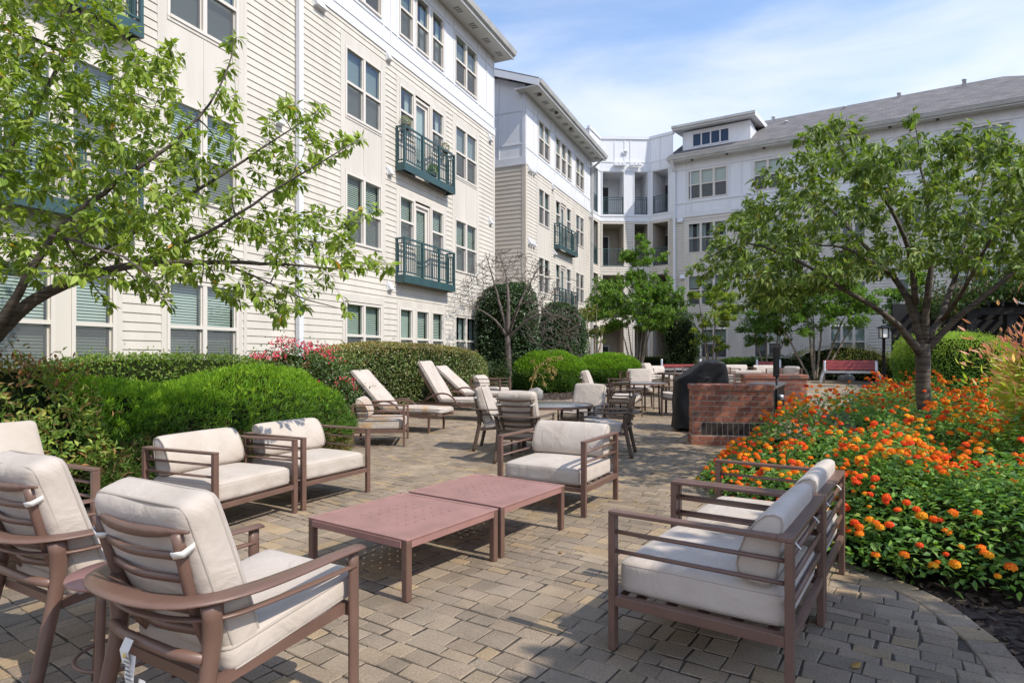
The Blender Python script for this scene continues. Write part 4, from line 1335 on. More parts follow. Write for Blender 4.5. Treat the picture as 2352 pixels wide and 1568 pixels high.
def shrub(name, label, cat, shapes, n, L, W, cols, w=None, seed=1, depth=0.12, out=0.6, upb=0.35, rnd=0.7, matname='leaf', zmin=0.0, detail=False, group=None,
          top_cols=None, corek=0.86, droop=0.15, stray=0.0):
    """a bush: thing > foliage, branches"""
    rng = np.random.default_rng(seed)
    c0 = shapes[0].c
    t = thing(name, label, cat, (c0[0], c0[1], zmin), 0, group)
    off = np.array([c0[0], c0[1], zmin])
    parts = []
    area = [s.r[0] * s.r[1] + (s.r[0] + s.r[1]) * s.r[2] for s in shapes]
    for s, ar in zip(shapes, area):
        m = int(n * ar / sum(area))
        p, nn = s.sample(rng, m, zmin + 0.02)
        inside = np.zeros(m, bool)
        for o in shapes:
            if o is s: continue
            q = (p - o.c)
            cth, sth = math.cos(-o.rz), math.sin(-o.rz)
            qx = q[:, 0] * cth - q[:, 1] * sth; qy = q[:, 0] * sth + q[:, 1] * cth
            inside |= ((qx / o.r[0]) ** 2 + (qy / o.r[1]) ** 2 + (q[:, 2] / o.r[2]) ** 2) < 0.75
        p, nn = p[~inside], nn[~inside]; m = len(p)
        dd = rng.exponential(depth * 0.5, m) - depth * 0.25
        if stray > 0:
            far = rng.random(m) < stray
            dd = np.where(far & (nn[:, 2] > 0.1), -rng.uniform(0, depth * 1.5, m), dd)
        p = p - nn * np.clip(dd, -depth * 1.5, depth)[:, None]
        ax = unit(nn * out + np.array([0, 0, upb]) + rng.normal(0, rnd, (m, 3)))
        up = unit(nn + np.array([0, 0, 0.6]) + rng.normal(0, 0.35, (m, 3)))
        col = palette(rng, m, cols, w)
        if top_cols is not None:
            hi = (p[:, 2] - zmin) > (s.c[2] + s.r[2] - zmin) * top_cols[0] + rng.normal(0, 0.08, m)
            c2 = palette(rng, m, top_cols[1]); col = np.where(hi[:, None], c2, col)
        # vigour differs from patch to patch
        ph = np.sin(p[:, 0] * 2.9 + seed) * np.sin(p[:, 1] * 2.3 + 1.7 * seed) + .7 * np.sin(p[:, 2] * 5.1 + p[:, 0] * 1.9)
        col = col * (1 + .20 * ph)[:, None]
        parts.append(leaf_mesh(p - off, ax, up, L * rng.uniform(0.7, 1.25, m), W * rng.uniform(0.75, 1.2, m), col, detail=detail, droop=droop))
    V, Fs, C = merge(parts)
    np_mesh('foliage', V, Fs, M[matname], C, parent=t)
    for s in shapes:
        s2 = Shape.__new__(Shape); s2.__dict__ = dict(s.__dict__); s2.c = s.c - off
        core(s2, t, corek, zmin=0.0)
    return t

def spray_shrub(name, label, cat, shapes, n, cols, w=None, seed=1, blade=0.09, width=0.012, zmin=0.0, top_cols=None, low_cols=None, group=None, per=4):
    """clipped juniper: thousands of short upright needle sprays"""
    rng = np.random.default_rng(seed)
    c0 = shapes[0].c
    t = thing(name, label, cat, (c0[0], c0[1], zmin), 0, group)
    off = np.array([c0[0], c0[1], zmin])
    parts = []
    area = [s.r[0] * s.r[1] + (s.r[0] + s.r[1]) * s.r[2] for s in shapes]
    for s, ar in zip(shapes, area):
        m = int(n * ar / sum(area))
        p, nn = s.sample(rng, m, zmin + 0.02)
        p = p - nn * rng.uniform(-0.03, 0.08, m)[:, None]
        axis = unit(nn * 0.8 + np.array([0, 0, 0.5]) + rng.normal(0, 0.35, (m, 3)))
        col = palette(rng, m, cols, w)
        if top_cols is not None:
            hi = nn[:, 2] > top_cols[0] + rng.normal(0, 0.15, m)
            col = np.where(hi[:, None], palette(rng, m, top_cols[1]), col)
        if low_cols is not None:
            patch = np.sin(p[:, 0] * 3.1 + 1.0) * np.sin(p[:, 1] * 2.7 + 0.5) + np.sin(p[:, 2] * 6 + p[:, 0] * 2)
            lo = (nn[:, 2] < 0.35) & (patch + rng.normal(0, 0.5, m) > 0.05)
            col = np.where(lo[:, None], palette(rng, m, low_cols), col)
        for k in range(per):
            a = unit(axis + rng.normal(0, 0.45, (m, 3)))
            sd = unit(np.cross(a, rng.normal(0, 1, (m, 3))))
            L = blade * rng.uniform(0.6, 1.25, m)[:, None]; Wd = width * rng.uniform(0.7, 1.3, m)[:, None]
            b = p - off + rng.normal(0, 0.012, (m, 3))
            V = np.stack([b - sd * Wd * 0.35, b + sd * Wd * 0.35, b + a * L * 0.55 + sd * Wd * 0.6, b + a * L, b + a * L * 0.55 - sd * Wd * 0.6], 1).reshape(-1, 3)
            i = (np.arange(m) * 5)[:, None]
            parts.append((V, [i + np.array([[0, 1, 2, 3, 4]])], np.repeat(col * rng.uniform(0.85, 1.15, (m, 1)), 5, 0)))
    V, Fs, C = merge(parts)
    np_mesh('foliage', V, Fs, M['needle'], C, parent=t)
    for s in shapes:
        s2 = Shape.__new__(Shape); s2.__dict__ = dict(s.__dict__); s2.c = s.c - off
        core(s2, t, 0.93, zmin=0.0)
    return t

# ---------------------------------------------------------------- trees
def bez(p0, p1, p2, n):
    t = np.linspace(0, 1, n)[:, None]
    return (1 - t) ** 2 * p0 + 2 * t * (1 - t) * p1 + t ** 2 * p2

def tree(name, label, base, limbs, tips, leafL, leafW, cols, w=None, seed=1, bark='bark', per=9, droop=0.3, r_twig=0.0045, clus=0.35, cat='tree', group=None,
         matname='leaf', start=0.30, hang=0.25, detail=True, twig_n=4, jitter=0.05, leafless=False, spread=0.75):
    """thing > trunk, twigs, crown. limbs: list of [(point, radius), ...]; tips: points the shoots reach for"""
    rng = np.random.default_rng(seed)
    base = np.array(base, float)
    t = thing(name, label, cat, base, 0, group)
    tr = MB()
    npos, nrad = [], []
    for lb in limbs:
        pts = np.array([q[0] for q in lb], float); rad = np.array([q[1] for q in lb], float)
        s = np.concatenate([[0], np.cumsum(np.linalg.norm(np.diff(pts, axis=0), axis=1))])
        m = max(4, int(s[-1] / 0.16))
        ss = np.linspace(0, s[-1], m)
        # smooth the path
        P_ = np.stack([np.interp(ss, s, pts[:, k]) for k in range(3)], 1); R_ = np.interp(ss, s, rad)
        for _ in range(3):
            P_[1:-1] = (P_[:-2] + 2 * P_[1:-1] + P_[2:]) / 4
        P_[1:-1] += rng.normal(0, 0.006, (m - 2, 3))
        tr.tube(P_ - base, list(R_), n=9 if rad.max() > 0.03 else 6)
        npos.append(P_[m // 4:]); nrad.append(R_[m // 4:])
    npos = np.concatenate(npos); nrad = np.concatenate(nrad)
    tips = np.array(tips, float)
    order = np.argsort(np.linalg.norm(tips - base, axis=1))
    tw = tr
    LP, LA, LU, LS = [], [], [], []
    root = npos[0]
    for ti in order:
        tip = tips[ti]
        d = np.linalg.norm(npos - tip, axis=1)
        inward = np.linalg.norm(npos - root, axis=1)
        cost = d + 0.35 * np.maximum(0, inward - np.linalg.norm(tip - root)) + 0.15 * (d < 0.12)
        k = int(np.argmin(cost))
        p0 = npos[k]; D = np.linalg.norm(tip - p0)
        if D < 0.05: continue
        mid = (p0 + tip) / 2 + rng.normal(0, jitter, 3) * D + np.array([0, 0, 0.12 * D])
        m = max(4, int(D / 0.09) + 2)
        path = bez(p0, mid, tip, m)
        r0 = min(nrad[k] * 0.75, 0.004 + D * 0.010 + r_twig)
        rad = np.linspace(r0, r_twig * 0.55, m)
        tw.tube(path - base, list(rad), n=twig_n, cap=False)
        npos = np.concatenate([npos, path[1:]]); nrad = np.concatenate([nrad, rad[1:]])
        if leafless: continue
        nl = max(3, int(per * (0.5 + D / 0.5)))
        u = start + (1 - start) * rng.random(nl) ** 0.7
        u[:3] = 1.0
        idx = u * (m - 1); i0 = np.minimum(idx.astype(int), m - 2); fr = (idx - i0)[:, None]
        lp = path[i0] * (1 - fr) + path[i0 + 1] * fr
        tg = unit(path[np.minimum(i0 + 1, m - 1)] - path[i0])
        side = unit(np.cross(tg, rng.normal(0, 1, (nl, 3))))
        a = unit(tg * clus + side * spread + np.array([0, 0, -hang]) + rng.normal(0, 0.15, (nl, 3)))
        LP.append(lp + a * 0.012); LA.append(a)
        LU.append(unit(np.array([0, 0, 1.0]) + rng.normal(0, 0.35, (nl, 3)) + np.array(SUN_AZ + (0,)) * 0.25))
        LS.append(rng.uniform(0.5, 1.25, nl))
    tr.build('trunk', M[bark], t)
    if not leafless:
        LP, LA, LU, LS = np.concatenate(LP), np.concatenate(LA), np.concatenate(LU), np.concatenate(LS)
        n = len(LP)
        col = palette(rng, n, cols, w)
        V, Fs, C = leaf_mesh(LP - base, LA, LU, leafL * LS, leafW * LS, col, droop=droop * 0.6, detail=detail)
        np_mesh('crown', V, Fs, M[matname], C, parent=t)
    return t

def poly_tips(rng, poly, n, Yf, edge=True):
    """points spread through a crown: silhouette polygon in photo pixels plus a depth rule"""
    poly = np.array(poly, float)
    lo, hi = poly.min(0), poly.max(0)
    out = []
    while len(out) < n:
        u = rng.uniform(lo[0], hi[0]); v = rng.uniform(lo[1], hi[1])
        if in_poly(np.array([u]), np.array([v]), [tuple(q) for q in poly])[0]:
            out.append(P(u, v, Yf(u, v, rng)))
    return out

def ell_tips(rng, c, r, n, hollow=0.35, low=-0.8):
    out = []
    while len(out) < n:
        d = rng.normal(0, 1, 3); d /= np.linalg.norm(d)
        if d[2] < low: continue
        q = np.array(c) + d * np.array(r) * rng.uniform(hollow, 1) ** 0.5
        out.append(q)
    return out
CHERRY = [(0.085, 0.16, 0.022), (0.12, 0.21, 0.03), (0.055, 0.11, 0.02), (0.16, 0.25, 0.04), (0.30, 0.20, 0.03)]
CHERRY_W = [.36, .32, .19, .12, .01]

def left_cherry():
    rng = np.random.default_rng(21)
    base = np.array((-5.31, 5.57, 0.0))
    q = lambda u, v, Y: P(u, v, Y * 1.28)
    limbs = [
        [(base, .15), (base + (0.05, 0, 0.8), .12), (q(-60, 830, 4.25), .095), (q(0, 752, 4.2), .064), (q(70, 690, 4.2), .053), (q(150, 648, 4.2), .045), (q(300, 605, 4.25), .033), (q(480, 598, 4.35), .022), (q(690, 612, 4.5), .011), (q(890, 618, 4.65), .004)],
        [(q(-60, 830, 4.25), .06), (q(10, 730, 4.1), .04), (q(60, 640, 4.05), .032), (q(110, 540, 4.0), .027), (q(250, 430, 4.0), .02), (q(400, 330, 4.1), .014), (q(520, 200, 4.25), .008), (q(538, 95, 4.3), .004)],
        [(q(150, 648, 4.2), .03), (q(290, 540, 4.3), .022), (q(450, 440, 4.45), .016), (q(600, 345, 4.6), .01), (q(735, 250, 4.7), .004)],
        [(base + (0.0, 0, 0.9), .08), (q(-120, 600, 4.6), .05), (q(-20, 420, 4.7), .035), (q(90, 240, 4.8), .022), (q(190, 40, 4.8), .012), (q(230, -60, 4.8), .006)],
        [(q(300, 605, 4.25), .02), (q(470, 540, 4.0), .014), (q(640, 430, 3.95), .009), (q(825, 320, 4.0), .004)],
        [(q(480, 598, 4.35), .014), (q(600, 640, 4.2), .009), (q(700, 690, 4.1), .006), (q(795, 712, 4.1), .003)],
        [(base + (0.0, 0, 0.85), .07), (base + (-0.7, 0.3, 2.0), .05), (base + (-1.2, 0.5, 3.4), .025), (base + (-1.3, 0.4, 4.6), .008)],
        [(q(110, 540, 4.0), .018), (q(200, 560, 3.6), .012), (q(330, 600, 3.4), .008), (q(395, 690, 3.4), .003)],
    ]
    poly = [(-420, -200), (320, -200), (270, 20), (280, 130), (330, 110), (390, 95), (425, 150), (400, 230), (470, 290), (500, 200), (518, 88), (552, 88), (545, 250), (560, 330), (600, 290), (655, 225), (690, 250), (745, 243), (735, 300), (830, 312), (815, 350), (720, 400),
            (680, 440), (760, 490), (858, 477), (830, 520), (790, 560), (895, 605), (885, 635), (770, 648), (700, 670), (745, 725), (640, 730), (560, 690), (440, 660), (405, 690), (370, 690), (300, 660), (180, 640), (60, 650), (-300, 690)]
    tips = poly_tips(rng, poly, 1150, lambda u, v, g: 1.28 * (g.uniform(3.5, 5.1) if u < 420 else g.uniform(3.9, 4.9)))
    tips += poly_tips(rng, [(-300, -150), (300, -150), (270, 100), (400, 250), (440, 420), (420, 600), (300, 640), (60, 640), (-300, 660)], 420, lambda u, v, g: 1.28 * g.uniform(3.6, 5.2))
    # a few hanging shoots and clear tips at the outline
    for (u, v) in ((905, 612), (862, 476), (833, 318), (745, 246), (655, 228), (545, 86), (525, 100), (392, 96), (415, 130), (800, 715), (640, 738), (395, 705), (260, 705), (240, 690), (555, 700), (760, 650), (700, 705), (300, 60)):
        tips.append(q(u, v, 4.2 if u < 500 else 4.4))
    tree('cherry_tree', 'leaning cherry tree at the left edge, its leafy branches hanging before the near facade', base, limbs, tips, 0.086, 0.038,
         [(0.20, 0.275, 0.036), (0.26, 0.345, 0.05), (0.13, 0.195, 0.032), (0.35, 0.43, 0.095), (0.5, 0.26, 0.02)], [.36, .33, .18, .124, .006], seed=3, per=19, droop=0.5, hang=0.3, bark='bark')
left_cherry()

def right_cherry():
    rng = np.random.default_rng(8)
    base = np.array((4.93, 7.3, 0.0))
    q = lambda u, v, Y: P(u, v, Y)
    fork = q(2120, 790, 7.3)
    limbs = [
        [(base, .105), (base + (0.0, 0, 0.3), .084), (base + (0.01, 0, 1.0), .077), (fork, .08)],
        [(fork + (0, 0, -.15), .0560), (q(2065, 742, 7.2), .0360), (q(1985, 690, 7.0), .0280), (q(1900, 640, 6.8), .0216), (q(1820, 590, 6.6), .0144), (q(1700, 545, 6.5), .0072), (q(1630, 590, 6.4), .0032)],
        [(fork + (0, 0, -.1), .0560), (q(2103, 700, 7.3), .0480), (q(2060, 640, 7.4), .0320), (q(1990, 570, 7.7), .0224), (q(1900, 470, 8.0), .0136), (q(1800, 400, 8.1), .0064)],
        [(q(2103, 700, 7.3), .0400), (q(2098, 600, 7.2), .0288), (q(2050, 480, 7.0), .0192), (q(1960, 380, 6.8), .0104), (q(1900, 300, 6.7), .0040)],
        [(fork, .052), (q(2132, 700, 7.2), .0384), (q(2140, 600, 7.1), .0296), (q(2135, 480, 7.2), .0192), (q(2110, 350, 7.3), .0096), (q(2097, 262, 7.3), .0032)],
        [(fork, .044), (q(2165, 735, 7.4), .0352), (q(2195, 620, 7.7), .0272), (q(2235, 500, 8.0), .0176), (q(2270, 380, 8.2), .0072)],
        [(fork + (0, 0, -.12), .0480), (q(2180, 745, 7.2), .0360), (q(2260, 680, 7.0), .0288), (q(2360, 600, 6.8), .0224), (q(2480, 500, 6.7), .0120), (q(2600, 400, 6.6), .0048)],
        [(q(2165, 735, 7.4), .0288), (q(2230, 640, 6.6), .0208), (q(2290, 520, 6.2), .0136), (q(2330, 400, 6.1), .0056)],
        [(q(2060, 640, 7.4), .0240), (q(2000, 600, 6.6), .0176), (q(1930, 560, 6.1), .0112), (q(1830, 560, 5.9), .0048)],
    ]
    poly = [(1605, 610), (1650, 560), (1690, 510), (1700, 465), (1780, 420), (1800, 365), (1850, 355), (1880, 300), (1925, 285), (1950, 330), (2040, 305), (2080, 270), (2105, 262), (2130, 330), (2180, 310), (2260, 300), (2290, 350),
            (2352, 340), (2700, 330), (2760, 560), (2500, 640), (2352, 640), (2250, 620), (2150, 600), (2050, 640), (1960, 660), (1860, 640), (1800, 700), (1740, 690), (1690, 690), (1650, 640)]
    def dep(u, v, g):
        e = 1 - min(1, abs(u - 2130) / 560.0) ** 2
        return 7.3 + g.uniform(-1, 1) * (0.35 + 1.75 * math.sqrt(max(e, 0.02)))
    tips = poly_tips(rng, poly, 520, dep)
    for c in poly_tips(rng, poly, 165, dep) + poly_tips(rng, [(1610, 600), (1720, 500), (1850, 480), (1900, 600), (1800, 690), (1690, 690)], 26, lambda u, v, g: g.uniform(6.2, 8.2)):
        tips += ell_tips(rng, c, (.34, .34, .15), int(rng.integers(4, 10)), hollow=.1, low=-.9)
    for (u, v) in ((1615, 598), (1690, 500), (1790, 415), (1885, 296), (1930, 286), (2100, 258), (2092, 275), (2180, 308), (2265, 298), (2010, 330), (1650, 655), (1700, 700), (1760, 700), (1740, 640)):
        tips.append(q(u, v, 7.0))
    tree('cherry_tree', 'round headed cherry tree with straight trunk growing out of the orange flower bed', base, limbs, tips, 0.084, 0.037,
         [(0.125, 0.19, 0.034), (0.17, 0.24, 0.045), (0.08, 0.13, 0.03), (0.27, 0.33, 0.11), (0.28, 0.28, 0.045)], [.36, .30, .2, .12, .02], seed=5, per=22, droop=0.6, hang=0.45, bark='bark')
right_cherry()

def bare_tree():
    rng = np.random.default_rng(4)
    Y0 = 20.0
    base = np.array((-0.11, Y0, float(gz(Y0)) - 0.03))
    q = lambda u, v, Y=Y0: P(u, v, Y)
    fork = q(1167, 770)
    limbs = [[(base, .13), (base + (0, 0, .5), .105), (fork, .10)],
             [(fork, .085), (q(1168, 700), .06), (q(1165, 640, 20.3), .035), (q(1150, 590, 20.5), .012)],
             [(fork + (0, 0, -.1), .06), (q(1210, 735, 19.6), .035), (q(1250, 715, 19.3), .022), (q(1310, 735, 19.0), .008)],
             [(fork + (0, 0, -.1), .06), (q(1140, 735, 19.8), .03), (q(1105, 710, 19.6), .02), (q(1045, 700, 19.5), .007)],
             [(fork, .06), (q(1200, 680, 20.4), .035), (q(1240, 610, 20.6), .012)],
             [(fork, .06), (q(1135, 650, 20.2), .03), (q(1115, 580, 20.3), .01)],
             [(fork, .05), (q(1190, 700, 18.8), .03), (q(1230, 690, 18.3), .015), (q(1290, 750, 18.2), .005)]]
    tips = []
    for _ in range(900):
        a = rng.uniform(-2.9, 0.15) ; rr = rng.uniform(0.35, 1) ** 0.6
        if a > -0.35 or rng.random() < 0.35:
            u = 1180 + rng.uniform(20, 155) ; v = 715 + rng.normal(0, 32) + (u - 1180) * 0.22
        else:
            u = 1168 + math.cos(a) * 130 * rr; v = 735 + math.sin(a) * 165 * rr
        tips.append(q(u, v, Y0 + rng.uniform(-1.7, 1.2)))
    tree('bare_tree', 'leafless grey tree with dense twiggy crown beside the clipped junipers', base, limbs, tips, .1, .05, CHERRY, seed=6, bark='bark_grey', leafless=True, r_twig=0.02, jitter=0.12, twig_n=3)
bare_tree()

def multi_stem(name, label, base, stems, crowns, n, leafL, leafW, cols, w=None, seed=1, bark='bark_pale', per=9, group=None, detail=False, rad=.045):
    rng = np.random.default_rng(seed)
    base = np.array(base, float)
    limbs = []
    for k, (dx, dy, h) in enumerate(stems):
        o = base + np.array((dx * 0.12, dy * 0.12, 0))
        limbs.append([(o, rad), (o + np.array((dx * .35, dy * .35, h * .4)), rad * .8), (base + np.array((dx * .75, dy * .75, h * .75)), rad * .5), (base + np.array((dx, dy, h)), rad * .18)])
    tips = []
    tot = sum(c[1][0] * c[1][1] * c[1][2] for c in crowns)
    for c, r_ in crowns:
        m = int(n * r_[0] * r_[1] * r_[2] / tot) + 3
        K = max(4, m // 16)
        rm = (r_[0] * r_[1] * r_[2]) ** (1 / 3)
        for cc in ell_tips(rng, c, r_, K, hollow=.25, low=-.85):      # leafy clumps
            q_ = rm * rng.uniform(.20, .42)
            tips += ell_tips(rng, cc, (q_ * 1.25, q_ * 1.25, q_ * .62), max(3, m // K), hollow=.1)
    return tree(name, label, base, limbs, tips, leafL, leafW, cols, w, seed=seed + 50, bark=bark, per=per, r_twig=0.006, detail=detail, group=group, hang=0.15, start=0.25)

G = lambda y: float(gz(y)) - 0.03
FRESH = [(0.12, 0.225, 0.03), (0.16, 0.28, 0.04), (0.08, 0.16, 0.028), (0.21, 0.32, 0.055)]
def cpt(u, v, Y): return tuple(P(u, v, Y))
def px(n, Y): return n / F * Y

multi_stem('evergreen_tree', 'tall bushy green tree with slender pale stems before the corner tower', (P(1462, 0, 28)[0], 28, G(28)),
           [(-.5, .2, 3.2), (.4, -.1, 3.4), (.9, .3, 3.0), (-.9, -.2, 2.8), (.1, .2, 5.6), (.6, -.3, 2.9)],
           [(cpt(1455, 700, 28), (2.15, 1.8, 1.5)), (cpt(1395, 725, 27.6), (1.0, 1.1, 1.0)), (cpt(1520, 705, 28.2), (1.0, 1.1, .95)), (cpt(1478, 605, 28), (1.0, .9, 1.1)), (cpt(1465, 565, 28), (.5, .5, .7)), (cpt(1510, 595, 28), (.6, .5, .5))],
           1500, .15, .066, FRESH + [(0.18, 0.16, 0.03)], [.33, .31, .22, .12, .02], seed=31, per=20)
multi_stem('sapling_tree', 'slim yellow green young tree with open crown in front of the right wing', (P(1632, 0, 27.5)[0], 27.5, G(27.5)),
           [(-.5, .1, 3.6), (.3, -.1, 4.0), (.8, .2, 3.2), (-.15, .3, 2.4)],
           [(cpt(1612, 672, 27.5), (.8, .7, .7)), (cpt(1660, 680, 27.5), (.8, .8, .8)), (cpt(1640, 730, 27.4), (1.0, .9, .75)), (cpt(1600, 775, 27.2), (.55, .5, .5)), (cpt(1650, 800, 27.3), (.5, .5, .6))],
           560, .135, .062, [(0.27, 0.33, 0.045), (0.17, 0.28, 0.04), (0.34, 0.35, 0.05), (0.12, 0.22, 0.035)], seed=32, per=15)
multi_stem('crape_myrtle', 'broad multi stemmed crape myrtle with smooth pale trunks left of the red bench', (P(1872, 0, 25.5)[0], 25.5, G(25.5)),
           [(-1.5, .2, 2.6), (-.5, -.3, 3.0), (.5, .2, 3.1), (1.3, -.1, 2.9), (.1, .4, 3.2), (1.9, .3, 2.5)],
           [(cpt(1872, 690, 25.5), (2.3, 1.8, 1.0)), (cpt(1945, 715, 25.2), (1.2, 1.2, .7)), (cpt(1800, 715, 25.2), (1.1, 1.2, .75)), (cpt(1880, 740, 24.8), (1.6, 1.0, .55))],
           1500, .13, .06, FRESH, [.35, .33, .18, .14], seed=33, per=17, rad=.055)
multi_stem('crape_myrtle', 'darker low crape myrtle with leaning stems behind the cushioned seats', (P(1765, 0, 26.5)[0], 26.5, G(26.5)),
           [(-.7, .1, 2.4), (.5, -.2, 2.6), (-.1, .2, 2.9), (.9, .1, 2.2)],
           [(cpt(1740, 720, 26.5), (1.1, 1.1, .9)), (cpt(1770, 765, 26.3), (1.2, 1.0, .6)), (cpt(1800, 690, 26.6), (.9, .9, .6))],
           700, .13, .06, [(0.075, 0.165, 0.03), (0.11, 0.21, 0.035), (0.14, 0.25, 0.04)], seed=34, per=16)
multi_stem('sapling_tree', 'small tree seen behind the cherry trunk against the right wing', (P(2085, 0, 25.5)[0], 25.5, G(25.5)),
           [(-.3, .1, 2.6), (.2, -.1, 2.9), (.5, .2, 2.4)],
           [(cpt(2085, 700, 25.5), (.95, .9, .9)), (cpt(2105, 660, 25.5), (.7, .7, .6)), (cpt(2070, 745, 25.4), (.7, .6, .4))],
           480, .13, .06, FRESH, seed=35, per=15)
# slim stems with small leaves between the hollies and the tower
multi_stem('sapling_tree', 'thin stemmed sapling with sparse yellowing leaves beside the dark hollies', (P(1362, 0, 26.5)[0], 26.5, G(26.5)),
           [(-.3, .0, 3.0), (.2, .1, 3.3), (.5, -.1, 2.6)],
           [(cpt(1362, 735, 26.5), (.75, .7, .9)), (cpt(1380, 770, 26.4), (.6, .6, .5))],
           150, .11, .05, [(0.10, 0.17, 0.03), (0.16, 0.20, 0.04), (0.20, 0.17, 0.035)], seed=36, per=12)
# unseen cherry added right of the camera, its crown shaped to shade the near paving
def added_shade_cherry():
    rng = np.random.default_rng(77)
    base = np.array((5.15, 0.05, 0.0))
    limbs = [[(base, .14), (base + (0, 0, 1.6), .11)]]
    for k in range(7):
        a = k * 0.9
        limbs.append([(base + (0, 0, 1.5), .06), (base + (.7 * math.cos(a), .7 * math.sin(a), 2.4), .035), (base + (1.3 * math.cos(a), 1.3 * math.sin(a), 3.9), .008)])
    tips = ell_tips(rng, base + (0, 0, 4.1), (1.75, 1.65, 1.3), 800, low=-0.7)
    tree('cherry_tree', 'unseen cherry tree added outside the view to shade the near paving', base, limbs, tips, 0.17, 0.09, CHERRY, CHERRY_W, seed=12, per=16, detail=False)
added_shade_cherry()

# ---------------------------------------------------------------- shrubs
dAr = math.atan2(dA[1], dA[0])
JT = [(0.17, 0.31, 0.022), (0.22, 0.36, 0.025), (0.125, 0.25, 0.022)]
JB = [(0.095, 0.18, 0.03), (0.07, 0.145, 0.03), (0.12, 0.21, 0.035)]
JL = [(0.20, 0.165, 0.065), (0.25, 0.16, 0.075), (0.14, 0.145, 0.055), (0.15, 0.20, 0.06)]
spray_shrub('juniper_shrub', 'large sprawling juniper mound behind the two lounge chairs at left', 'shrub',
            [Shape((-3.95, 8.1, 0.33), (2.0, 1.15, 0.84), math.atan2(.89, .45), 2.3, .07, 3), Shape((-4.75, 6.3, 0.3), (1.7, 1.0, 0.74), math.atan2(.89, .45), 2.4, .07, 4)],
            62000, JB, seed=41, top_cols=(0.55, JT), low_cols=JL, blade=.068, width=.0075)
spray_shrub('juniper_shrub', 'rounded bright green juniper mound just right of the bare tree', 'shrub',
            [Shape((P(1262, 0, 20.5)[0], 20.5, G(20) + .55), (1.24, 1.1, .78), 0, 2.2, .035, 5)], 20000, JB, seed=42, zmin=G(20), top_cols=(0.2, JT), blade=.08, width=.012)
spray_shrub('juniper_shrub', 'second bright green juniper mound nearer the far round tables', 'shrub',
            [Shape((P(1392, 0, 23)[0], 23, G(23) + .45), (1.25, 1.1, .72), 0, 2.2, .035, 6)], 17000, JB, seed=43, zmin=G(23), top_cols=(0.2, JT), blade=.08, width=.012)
spray_shrub('juniper_shrub', 'low dark juniper spreading below the right wing windows', 'shrub',
            [Shape((P(1712, 0, 29)[0], 29, G(29) + .3), (1.7, .9, .55), 0, 2.3, .04, 7)], 6000, JB, seed=44, zmin=G(29), blade=.11, width=.025)
BOX = [(0.125, 0.18, 0.042), (0.165, 0.205, 0.05), (0.09, 0.14, 0.036), (0.29, 0.29, 0.12), (0.25, 0.19, 0.075)]
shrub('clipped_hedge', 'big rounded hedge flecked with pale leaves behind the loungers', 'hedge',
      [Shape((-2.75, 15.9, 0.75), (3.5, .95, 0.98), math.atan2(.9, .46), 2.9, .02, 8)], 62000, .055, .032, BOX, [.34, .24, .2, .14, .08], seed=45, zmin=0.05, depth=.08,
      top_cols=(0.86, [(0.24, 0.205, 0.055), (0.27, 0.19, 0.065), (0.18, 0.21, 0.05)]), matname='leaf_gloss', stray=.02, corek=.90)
shrub('clipped_hedge', 'long flat hedge under the ground floor windows behind the near juniper', 'hedge',
      [Shape((-5.3, 9.6, 0.62), (2.5, .75, 0.80), dAr, 3.0, .025, 9)], 30000, .055, .028, [(0.13, 0.22, 0.035), (0.17, 0.26, 0.04), (0.09, 0.16, 0.03), (0.22, 0.27, 0.055)], seed=46, depth=.1, stray=.06, corek=.92)
NAND = [(0.20, 0.29, 0.055), (0.13, 0.21, 0.045), (0.38, 0.42, 0.10), (0.36, 0.20, 0.09), (0.30, 0.24, 0.07)]
shrub('nandina_shrub', 'bronze tinged nandina clump beside the near juniper at the left edge', 'shrub',
      [Shape((-4.9, 5.3, .62), (.95, .75, .66), .5, 2.2, .10, 10), Shape((-5.1, 6.0, .68), (.8, .7, .58), .5, 2.2, .1, 11)], 15000, .075, .03, NAND, [.34, .26, .2, .1, .1], seed=47, depth=.2, rnd=.9,
      top_cols=(0.88, [(0.32, 0.15, 0.07), (0.24, 0.18, 0.06), (0.19, 0.25, 0.045)]), stray=.08)
